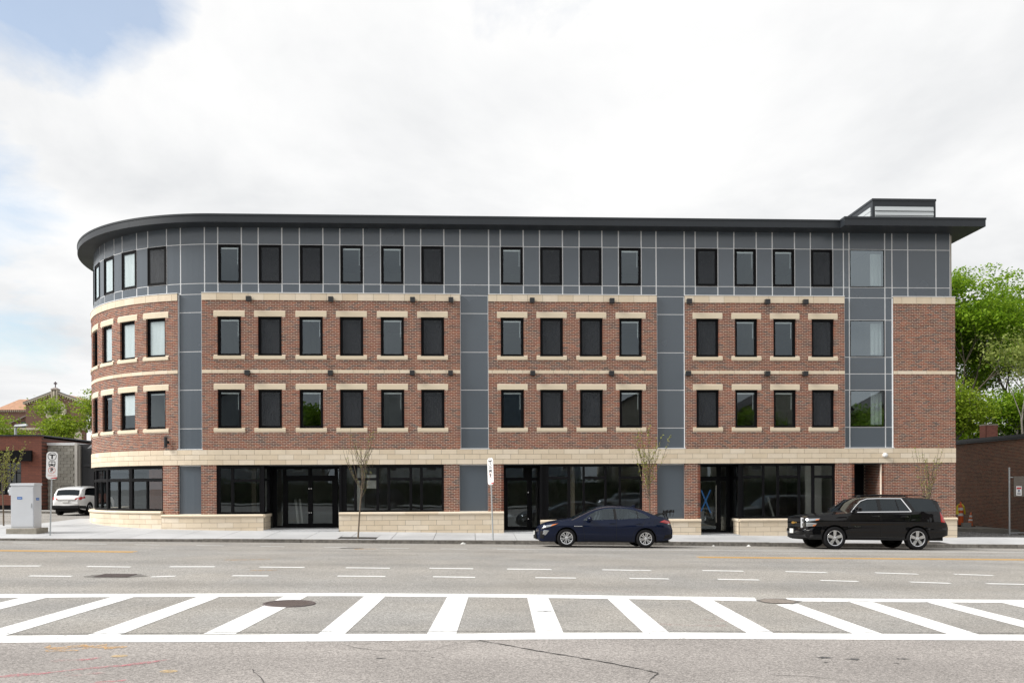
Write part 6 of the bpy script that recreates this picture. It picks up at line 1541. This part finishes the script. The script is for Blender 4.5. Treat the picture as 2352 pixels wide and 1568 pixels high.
# ---- church
ch = thing('church', 'brown brick church with gabled front, round rose window and stone cross', 'church', (-92.6, 160.0, 10.2))
m_chb = pmat('church brick', (0.165, 0.092, 0.068), 0.9, var=0.12, vscale=1.2); m_chs = pmat('church limestone', (0.48, 0.43, 0.34), 0.85, var=0.1, vscale=2); m_tile = pmat('clay roof tiles', None, 0.8, rand='object', var=0.22, vscale=1.4, ramp=[(0.36, 0.19, 0.11), (0.42, 0.24, 0.15)])
apex, eav, hwid = 13.6, 11.1, 6.4
mb = MB(); mb.prism([(-hwid, -12), (hwid, -12), (hwid, eav), (0.0, apex), (-hwid, eav)], 0.0, 1.0, 'y'); mb.build('front_wall', m_chb, ch)
for s in (-1, 1):
    mb = MB(); d = Vector((s * hwid, 0, eav - apex)); L_ = d.length; d.normalize(); nn = Vector((-d.z * s, 0, d.x * s))
    A = Vector((0, 0, apex)); B = A + d * (L_ + 0.5)
    mb.hexa([A + Vector((0, -0.3, -0.28)), B + Vector((0, -0.3, -0.28)), B + Vector((0, 1.1, -0.28)), A + Vector((0, 1.1, -0.28)), A + Vector((0, -0.3, 0.1)), B + Vector((0, -0.3, 0.1)), B + Vector((0, 1.1, 0.1)), A + Vector((0, 1.1, 0.1))]); mb.build('gable_coping', m_chs, ch)
    mb = MB(); mb.hexa([A + Vector((0, -0.36, 0.1)), B + Vector((0, -0.36, 0.1)), B + Vector((0, 1.1, 0.1)), A + Vector((0, 1.1, 0.1)), A + Vector((0, -0.36, 0.22)), B + Vector((0, -0.36, 0.22)), B + Vector((0, 1.1, 0.22)), A + Vector((0, 1.1, 0.22))]); mb.build('verge', pmat('lead grey', (0.12, 0.115, 0.12), 0.7), ch)
    for i in range(11):
        c = A + d * (0.8 + i * 0.56); mb = MB(); mb.box(c.x - 0.12, c.x + 0.12, -0.22, 0.0, c.z - 0.62, c.z - 0.26); mb.build('corbel', m_chs, ch)
    for i in range(6):
        c = A + d * (1.3 + i * 0.95); mb = MB(); mb.box(c.x - 0.13, c.x + 0.13, -0.05, 0.0, c.z - 1.3, c.z - 1.16); mb.build('stone_inset', m_chs, ch)
rcx, rcz = 0.12, 9.25
rw = MB(); rw.lathe([(2.42, -0.02), (2.42, -0.22), (2.15, -0.25), (1.9, -0.14), (1.55, -0.10), (1.5, 0.02)], 48, 'y', (rcx, 0, rcz)); rose = rw.build('rose_window', m_chs, ch, True)
mb = MB(); mb.lathe([(0.0, -0.03), (1.52, -0.03)], 40, 'y', (rcx, 0, rcz)); mb.build('tracery_plate', m_chs, rose)
mb = MB(); mb.lathe([(0.0, -0.09), (0.22, -0.09), (0.26, -0.04)], 20, 'y', (rcx, 0, rcz)); mb.build('hub', m_chs, rose)
for i in range(12):
    a = 2 * math.pi * i / 12 + 0.13; ca, sa = math.cos(a), math.sin(a)
    pts = [(0.34, -0.035), (1.0, -0.20), (1.22, -0.21), (1.36, -0.12), (1.40, 0.0), (1.36, 0.12), (1.22, 0.21), (1.0, 0.20), (0.34, 0.035)]
    mb = MB(); mb.prism([(rcx + r_ * ca - t_ * sa, rcz + r_ * sa + t_ * ca) for r_, t_ in pts], -0.055, -0.035, 'y'); mb.build('petal_pane', pmat('leaded glass', (0.045, 0.05, 0.055), 0.2), rose)
ni = MB(); ni.box(-0.66, 0.66, -0.35, 0.9, 11.6, 14.0); niche = ni.build('statue_niche', m_chs, ch)
mb = MB(); mb.box(-0.42, 0.42, -0.36, -0.351, 12.1, 13.85); mb.build('niche_shade_panel', pmat('niche shade stone', (0.30, 0.27, 0.21), 0.9), niche)  # flat panel on the niche face, hollow's shade put into its darker colour
mb = MB(); mb.lathe([(0.0, 12.15), (0.30, 12.16), (0.27, 12.6), (0.25, 13.0), (0.28, 13.3), (0.12, 13.48), (0.14, 13.62), (0.10, 13.76), (0.0, 13.8)], 12, 'z', (0, -0.42, 0)); mb.build('statue', m_chs, niche, True)
for s in (-1, 1):
    mb = MB(); mb.box(s * 0.56 - 0.12, s * 0.56 + 0.12, -0.5, -0.35, 11.1, 13.9); mb.build('pilaster', m_chs, niche)
mb = MB(); mb.hexa([(-0.82, -0.6, 14.0), (0.82, -0.6, 14.0), (0.82, 1.0, 14.0), (-0.82, 1.0, 14.0), (-0.25, -0.1, 14.4), (0.25, -0.1, 14.4), (0.25, 0.6, 14.4), (-0.25, 0.6, 14.4)]); mb.build('niche_cap', pmat('weathered stone', (0.26, 0.22, 0.20), 0.9), niche)
mb = MB(); mb.box(-0.08, 0.08, 0.1, 0.28, 14.3, 15.75); mb.box(-0.40, 0.40, 0.12, 0.26, 15.27, 15.43); mb.lathe([(0.30, 0.14), (0.30, 0.24), (0.22, 0.24), (0.22, 0.14), (0.30, 0.14)], 20, 'y', (0, 0, 15.35)); mb.build('cross', pmat('dark bronze', (0.10, 0.07, 0.08), 0.6), ch)
mb = MB(); mb.prism([(-hwid, eav - 0.1), (hwid, eav - 0.1), (0, apex - 0.1)], 1.0, 26.0, 'y'); mb.build('nave_roof', m_tile, ch)
# side wing with clay roof seen to the left
mb = MB(); mb.box(-15.5, -hwid + 0.2, 5.0, 14.0, -12, 9.9); mb.build('wing_wall', m_chb, ch)
mb = MB(); mb.hexa([(-15.8, 4.7, 9.9), (-hwid + 0.3, 4.7, 9.9), (-hwid + 0.3, 9.6, 9.95), (-15.8, 9.6, 9.95), (-12.6, 9.4, 12.75), (-hwid + 1.0, 9.4, 12.75), (-hwid + 1.0, 9.7, 12.75), (-12.6, 9.7, 12.75)]); wr = mb.build('wing_roof', m_tile, ch)
for i in range(22):
    mb = MB(); mb.box(-15.6 + i * 0.42, -15.44 + i * 0.42, 4.75, 5.0, 9.45, 9.85); mb.build('corbel', m_chs, wr)
mb = MB(); mb.prism([(-10.6, -12), (-hwid, -12), (-hwid, 8.6), (-10.6, 6.6)], 2.0, 5.0, 'y'); mb.build('aisle', m_chb, ch)
mb = MB(); mb.hexa([(-10.9, 1.7, 6.5), (-hwid, 1.7, 8.55), (-hwid, 5, 8.55), (-10.9, 5, 6.5), (-10.9, 1.7, 6.8), (-hwid, 1.7, 8.85), (-hwid, 5, 8.85), (-10.9, 5, 6.8)]); mb.build('aisle_roof', MATS['weathered stone'], ch)
mb = MB(); mb.box(-8.3, -7.2, 1.92, 1.99, 5.7, 7.0); mb.build('window', pmat('green shutter', (0.03, 0.06, 0.05), 0.6), ch)
mb = MB(); mb.box(-12, 8, -0.22, 0.0, 5.0, 5.5); mb.build('string_course', m_chs, ch)
for x in (-8.5, 5.0):
    mb = MB(); mb.lathe([(0.0, 0), (0.01, 0)], 6); mb = MB(); mb.box(x - 0.8, x + 0.8, -0.1, 0.0, 1.5, 4.0); mb.prism([(x + 0.8 * math.cos(t), 4.0 + 0.8 * math.sin(t)) for t in [math.pi * i / 12 for i in range(13)]], -0.1, 0.0, 'y'); mb.build('arch_window', m_chs, ch)

# ================================================================== RIGHT BACKGROUND
nb = thing('neighbour_building', 'low dark brown brick building with black gutter across the gravel gap', 'building', (25.4, 3.3, -0.2))
ND = [(0.13, 0.08, 0.06), (0.19, 0.098, 0.07), (0.245, 0.113, 0.077), (0.16, 0.10, 0.08), (0.215, 0.122, 0.09)]
m_nb = pmat('dark brick', None, 0.9, var=0.22, vscale=10, rand='island', ramp=ND)
mb = MB(); mb.box(0.0, 22, 0.0, 26, -0.6, 4.40); nwall = mb.build('brick_wall', pmat('old mortar', (0.58, 0.45, 0.32), 0.95, var=0.25, vscale=0.8), nb)
q = MB(); z = -0.4; i = 0
while z < 4.36:
    off = 0 if i % 2 else 0.105
    y = 0.0 - off
    while y < 13.0:
        y0, y1 = max(0.0, y), y + 0.199
        if y1 - y0 > 0.03:
            d = rnd.uniform(0.004, 0.010); q.add([(-d, y0, z), (-d, y1, z), (-d, y1, z + 0.057), (-d, y0, z + 0.057), (0, y0, z), (0, y1, z), (0, y1, z + 0.057), (0, y0, z + 0.057)], [(1, 0, 3, 2), (0, 1, 5, 4), (2, 3, 7, 6), (1, 2, 6, 5), (3, 0, 4, 7)])
        y += 0.21
    z += 0.0677; i += 1
stuff(q.build('brick_field', m_nb, nwall))
q = MB(); q.box(-0.14, 22, -0.14, 26, 4.40, 4.48); q.box(-0.20, 22, -0.20, 26, 4.48, 4.62); q.build('gutter', m_fascia, nb)
chm = thing('brick_chimney', 'small red brick chimney on the low neighbouring roof', 'chimney', (28.05, 10.8, 4.35))
chm.scale = (0.66, 0.66, 0.66)
mb = MB(); mb.box(0.015, 0.985, 0.015, 0.885, 0, 1.52); chw = mb.build('shaft', pmat('chimney mortar', (0.42, 0.33, 0.26), 0.95), chm)
q = MB(); i = 0; z = 0.02
while z < 1.46:
    for face in range(2):
        off = 0.0 if (i + face) % 2 else 0.10
        u = -off; L_ = 1.0 if face == 0 else 0.9
        while u < L_ - 0.02:
            a, b = max(0, u), min(L_, u + 0.195)
            if b - a > 0.03:
                if face == 0: q.box(a, b, 0.0, 0.03, z, z + 0.057)
                else: q.box(0.0, 0.03, a, b, z, z + 0.057)
            u += 0.206
    z += 0.0677; i += 1
stuff(q.build('brick_field', pmat('chimney brick', None, 0.9, rand='island', ramp=[(0.24, 0.085, 0.06), (0.30, 0.11, 0.08), (0.20, 0.075, 0.055)]), chw))
mb = MB(); mb.box(-0.03, 1.03, -0.03, 0.93, 1.50, 1.60); mb.build('cap', pmat('chimney cap', (0.30, 0.27, 0.22), 0.9), chm)
mb = MB(); mb.box(0.0, 0.45, 0.0, 0.45, 0, 0.85); tag(link('roof_vent', mb.mesh('roof_vent', pmat('rusty flue', (0.09, 0.06, 0.055), 0.8)), None, (30.9, 10.2, 4.35)), 'square rusty flue on the low roof at the far right', 'flue')
# low concrete kerb and block in the gap
yz = lambda x: SL * x + 0.21
mb = MB(); mb.hexa([(23.0, 5.6, -0.3), (25.38, 3.9, -0.3), (25.38, 7.9, -0.3), (22.6, 8.4, -0.3), (23.0, 5.6, 0.02), (25.38, 3.9, 0.0), (25.38, 7.9, 0.02), (22.6, 8.4, 0.04)]); tag(mb.build('concrete_ledge', pmat('ledge concrete', (0.20, 0.19, 0.17), 0.95, var=0.2)), 'worn concrete ledge at the foot of the dark brick wall', 'ledge')
mb = MB(); mb.box(0, 0.40, 0, 0.2, 0, 0.2); o = tag(link('concrete_block', mb.mesh('concrete_block', pmat('grey block', (0.24, 0.235, 0.22), 0.95, var=0.15)), None, (24.05, 6.2, 0.03)), 'grey concrete block lying before the traffic cone', 'block')
m_or = pmat('safety orange', (0.62, 0.10, 0.018), 0.6, var=0.12, vscale=6); m_refl = pmat('reflective white', (0.66, 0.66, 0.64), 0.4); m_tapey = pmat('yellow caution tape', (0.66, 0.58, 0.03), 0.5); m_blkr = pmat('black rubber base', (0.012, 0.012, 0.012), 0.9)
def delineator(label, loc, seed):
    r = random.Random(seed); t = thing('channelizer_post', label, 'traffic post', loc, group='orange traffic posts')
    mb = MB(); mb.lathe([(0.0, 0.0), (0.20, 0.0), (0.20, 0.05), (0.13, 0.08)], 8); mb.build('base', m_blkr, t)
    prof = [(0.125, 0.06), (0.118, 0.40), (0.108, 0.78), (0.100, 1.05), (0.05, 1.10), (0.035, 1.14), (0.035, 1.20), (0.0, 1.22)]
    mb = MB(); mb.lathe(prof, 16); mb.build('post', m_or, t, True)
    for z, rr in ((0.52, 0.117), (0.80, 0.1105)):
        mb = MB(); mb.lathe([(rr + 0.002, z), (rr - 0.003, z + 0.13)], 16); mb.build('reflective_band', m_refl, t, True)
    mb = MB()
    for a0 in (2.6, 5.2):
        pts = [(0.05 * math.cos(a0), 0.05 * math.sin(a0), 1.12), (0.16 * math.cos(a0), 0.16 * math.sin(a0), 0.98), (0.17 * math.cos(a0 + 0.5), 0.17 * math.sin(a0 + 0.5), 0.78), (0.19 * math.cos(a0 + 0.8), 0.19 * math.sin(a0 + 0.8), 0.60)]
        for p0, p1 in zip(pts[:-1], pts[1:]):
            p0, p1 = Vector(p0), Vector(p1); w = Vector((-0.03 + r.uniform(-.01, .01), 0.03, 0.01)); mb.add([p0 - w, p1 - w, p1 + w, p0 + w], [(0, 1, 2, 3)])
    mb.build('caution_tape', m_tapey, t)
delineator('orange traffic post half hidden by the stone corner, yellow tape on top', (23.86, 6.9, 0.03), 1)
delineator('orange traffic post with yellow tape standing beside the cone', (24.30, 6.85, 0.03), 2)
cn = thing('traffic_cone', 'worn orange traffic cone with white bands leaning by the dark wall', 'traffic cone', (24.72, 6.75, 0.03)); cn.rotation_euler = (0.03, 0.05, 0.3)
mb = MB(); mb.box(-0.17, 0.17, -0.17, 0.17, 0, 0.035); mb.build('base', m_blkr, cn)
mb = MB(); mb.lathe([(0.135, 0.035), (0.04, 0.66), (0.032, 0.70), (0.0, 0.70)], 18); mb.build('cone', pmat('faded cone orange', (0.50, 0.14, 0.06), 0.7, var=0.2, vscale=8), cn, True)
for z0, z1 in ((0.28, 0.36), (0.46, 0.55)):
    f = lambda z: lerp(0.135, 0.04, (z - 0.035) / 0.625) + 0.002
    mb = MB(); mb.lathe([(f(z0), z0), (f(z1), z1)], 18); mb.build('reflective_band', m_refl, cn, True)
# chain-link fence with a board
fe = thing('chain_link_fence', 'rusty chain-link fence with steel post in front of the dark brick wall', 'fence', (24.15, 2.75, -0.2))
mb = MB(); mb.tube([(0, 0, -0.1), (0.0, 0, 3.0)], 0.035, 8); mb.lathe([(0.042, 3.0), (0.042, 3.04), (0.0, 3.08)], 8); mb.build('post', m_galv, fe)
mb = MB(); mb.tube([(0.0, 0, 2.62), (3.4, 0, 2.62)], 0.02, 6); mb.build('rail', m_galv, fe); mb = MB(); mb.tube([(0.0, 0, 0.12), (3.4, 0, 0.12)], 0.02, 6); mb.build('rail', m_galv, fe)
mb = MB(); mb.tube([(3.4, 0, -0.1), (3.4, 0, 3.0)], 0.035, 8); mb.build('post', m_galv, fe)
wm = MB(); k = 0.075; H_ = 2.45
n = int(3.4 / k)
for i in range(-int(H_ / k), n):
    for sgn in (1, -1):
        x0 = i * k; pts = []
        a, b = max(0.0, x0), min(3.4, x0 + H_)
        if b - a < 0.05: continue
        za, zb2 = (a - x0), (b - x0)
        if sgn < 0: za, zb2 = H_ - za, H_ - zb2
        wm.tube([(a, 0.003 * sgn, 0.14 + za), (b, 0.003 * sgn, 0.14 + zb2)], 0.0032, 3, cap=False)
stuff(wm.build('wire_mesh', pmat('rusty wire', (0.12, 0.10, 0.085), 0.7, metal=0.4), fe))
bd = thing('notice_board', 'weathered grey plywood board wired to the chain-link fence', 'board', (24.33, 2.70, 1.55))
mb = MB(); mb.box(0, 1.3, 0.0, 0.02, 0, 0.92); mb.build('panel', pmat('weathered ply', (0.155, 0.135, 0.115), 0.9, var=0.2, vscale=3, streak=(1, 1, 6)), bd)
sg = thing('warning_sign', 'small white notice with red header on the plywood board', 'sign', (24.43, 2.69, 1.60))
mb = MB(); mb.box(0, 0.26, 0.0, 0.006, 0, 0.42); pl = mb.build('plate', m_sign, sg)
mb = MB(); mb.box(0.02, 0.24, -0.002, -0.0003, 0.29, 0.37); mb.build('header', m_sred, pl); mb = MB(); mb.lathe([(0.0, -0.002), (0.05, -0.002)], 16, 'y', (0.13, 0, 0.215)); mb.build('symbol', pmat('notice blue', (0.03, 0.05, 0.14), 0.5), pl); mb = MB(); mb.box(0.122, 0.138, -0.004, -0.0025, 0.18, 0.25); mb.build('symbol', m_sign, pl)
for i in range(2):
    mb = MB(); mb.box(0.05, 0.21, -0.002, -0.0003, 0.06 + i * 0.05, 0.085 + i * 0.05); mb.build('text_line', m_ink, pl)

# litter in the gutter
for i, (x, y, s, lab) in enumerate([(10.25, -3.35, 0.09, 'crumpled white paper litter in the gutter before the last shop'), (8.9, -3.42, 0.06, 'small pale scrap of litter by the kerb behind the sedan'), (-0.35, -3.9, 0.10, 'flattened white litter in the gutter ahead of the sedan')]):
    r = random.Random(i + 60); mb = MB(); n = 7
    ring_ = [(s * r.uniform(0.6, 1.2) * math.cos(2 * math.pi * k / n), s * r.uniform(0.6, 1.2) * math.sin(2 * math.pi * k / n), r.uniform(0.0, 0.25) * s) for k in range(n)]
    mb.add(ring_ + [(0, 0, s * 0.8), (s * 0.3, 0, s * 0.5)], [(k, (k + 1) % n, n) for k in range(n)])
    tag(link('paper_scrap', mb.mesh('paper_scrap', pmat('paper', (0.6, 0.6, 0.57), 0.8)), None, (x, y, road_z(x, y) + 0.006)), lab, 'litter')

# ================================================================== ACROSS THE STREET (seen only as reflections in the glass)
def house(label, loc, w, d, h, ridge, wall, roofm, seed):
    t = thing('clapboard_house', label, 'house', loc, group='houses reflected in the shop glass')
    mb = MB(); mb.prism([(-w / 2, -0.6), (w / 2, -0.6), (w / 2, h), (0, h + ridge), (-w / 2, h)], 0, d, 'y'); wl_ = mb.build('wall', wall, t)
    for i in range(int(h / 0.28)):
        mb = MB(); mb.hexa([(-w / 2 - 0.01, d, i * 0.28), (w / 2 + 0.01, d, i * 0.28), (w / 2 + 0.01, d + 0.03, i * 0.28), (-w / 2 - 0.01, d + 0.03, i * 0.28), (-w / 2 - 0.01, d, i * 0.28 + 0.27), (w / 2 + 0.01, d, i * 0.28 + 0.27), (w / 2 + 0.01, d + 0.006, i * 0.28 + 0.27), (-w / 2 - 0.01, d + 0.006, i * 0.28 + 0.27)]); mb.build('clapboard', wall, wl_)
    for s in (-1, 1):
        mb = MB(); mb.hexa([(0, -0.4, h + ridge), (s * (w / 2 + 0.5), -0.4, h - 0.25), (s * (w / 2 + 0.5), d + 0.4, h - 0.25), (0, d + 0.4, h + ridge), (0, -0.4, h + ridge + 0.2), (s * (w / 2 + 0.5), -0.4, h - 0.05), (s * (w / 2 + 0.5), d + 0.4, h - 0.05), (0, d + 0.4, h + ridge + 0.2)]); mb.build('roof', roofm, t)
    for fl in range(int(h // 2.9)):
        for x in np.linspace(-w / 2 + 1.4, w / 2 - 1.4, 3):
            mb = MB(); perf(mb, x - 0.62, x + 0.62, 0.9 + fl * 2.9, 2.6 + fl * 2.9, [(x - 0.48, x + 0.48, 1.03 + fl * 2.9, 2.47 + fl * 2.9)], 0, -0.05, lambda u, o, z: (u, d + 0.08 + o, z)); wi = mb.build('window', m_sign, t)
            mb = MB(); mb.box(x - 0.5, x + 0.5, d + 0.035, d + 0.05, 1.0 + fl * 2.9, 2.5 + fl * 2.9); mb.build('pane', m_pan, wi)
m_rf = pmat('asphalt shingle', (0.07, 0.065, 0.065), 0.9, var=0.2, vscale=3)
for (x, y, w_, lab, nm, c_) in [(-52.0, -67.0, 11.0, 'dark green clapboard house, leftmost across the street', 'green clapboard', (0.06, 0.10, 0.08)), (-37.5, -67.5, 12.0, 'red clapboard house across the street, reflected in the rounded corner glass', 'red clapboard', (0.22, 0.07, 0.05)), (-23.0, -67.0, 11.0, 'grey clapboard house across the street, reflected in the first storefront', 'grey clapboard', (0.30, 0.32, 0.34)), (-8.5, -68.0, 11.0, 'white clapboard house across the street, reflected in the second-floor windows', 'white clapboard', (0.62, 0.62, 0.60)),
        (6.0, -66.5, 11.0, 'blue grey clapboard house across the street, facing the middle storefront', 'blue clapboard', (0.20, 0.25, 0.30)), (20.5, -67.5, 11.0, 'tan clapboard house across the street, facing the sedan', 'tan clapboard', (0.44, 0.40, 0.33)), (35.0, -67.0, 11.5, 'cream clapboard house across the street, reflected in the storefront by the SUV', 'cream clapboard', (0.58, 0.54, 0.44)), (50.0, -67.0, 12.0, 'brown clapboard house, rightmost across the street', 'brown clapboard', (0.20, 0.14, 0.10))]:
    house(lab, (x, y, 0), w_, 11.0, 10.4, 3.0, pmat(nm, c_, 0.75), m_rf, 1)
for (x, y, h_, sd, lab) in [(-16.0, -53.0, 10.5, 72, 'leafy tree across the street between the grey and white houses'), (28.5, -52.5, 10.0, 71, 'leafy tree across the street between the tan and cream houses'), (-45.0, -54.0, 11.0, 75, 'leafy tree across the street between the green and red houses'), (43.0, -54.0, 11.0, 73, 'leafy tree across the street between the cream and brown houses')]:
    tree('garden_tree', lab, (x, y, 0), h_, 0.9, sd, 9000, m_maple, m_bark, 0.22, 0.26, 0.16, levels=4, per_tip=0.6, group='trees reflected in the glass')
hb = random.Random(5); lv, lf = [], []
for i in range(22000):
    c = Vector((hb.uniform(-30, 50), -49.5 + hb.gauss(0, 0.45), 0.2 + abs(hb.gauss(0, 1)) ** 0.6 * 1.7)); c.z = min(c.z, 3.0 + hb.uniform(-.3, .2))
    n_ = Vector((hb.gauss(0, 1), 1.0 + hb.gauss(0, .6), hb.gauss(0, 1))).normalized(); e1 = n_.cross(Vector((hb.uniform(-1, 1), hb.uniform(-1, 1), 1))).normalized(); e2 = n_.cross(e1); s = hb.uniform(0.08, 0.16); kk = len(lv)
    lv += [c - e1 * s, c - e2 * s * 0.6, c + e1 * s, c + e2 * s * 0.6]; lf.append((kk, kk + 1, kk + 2, kk + 3))
hm = MB(); hm.v = [tuple(v) for v in lv]; hm.f = lf; hm.mi = [0] * len(lf)
hg = thing('garden_hedge', 'dark green hedge across the street, reflected low in the shop glass', 'hedge', (0, 0, 0.1))
hm.build('foliage', leaf_mat('hedge leaves', [(0.02, 0.05, 0.012), (0.035, 0.075, 0.016), (0.03, 0.06, 0.012)], 0.2), hg)
mb = MB(); mb.box(-30, 50, -49.8, -49.2, -1.0, 2.4); mb.build('hedge_core', pmat('hedge core', (0.012, 0.02, 0.008), 0.95), hg)


# two cars parked on the camera's side of the street
m_silver = pmat('silver car paint', (0.42, 0.43, 0.45), 0.3, metal=0.6, coat=0.8)
for (x, lab, pm) in ((11.0, 'silver compact SUV parked across the street, reflected in the middle storefront', m_silver), (-10.5, 'dark compact SUV parked across the street, reflected in the first storefront', m_blackp)):
    p_ = dict(RAV); cr, F = car('parked_vehicle', lab, 'SUV', p_, pm, (x, -40.3, road_z(x, -40.3)), (0, 0.0165, 0), m_tint, 'cars reflected in the storefront glass')
    for s_ in (-1, 1): F['patch']([(0.03, 0.70), (0.40, 0.78), (0.52, 0.86), (0.06, 0.82)], m_lamp, 'headlight', s_, 0.012)
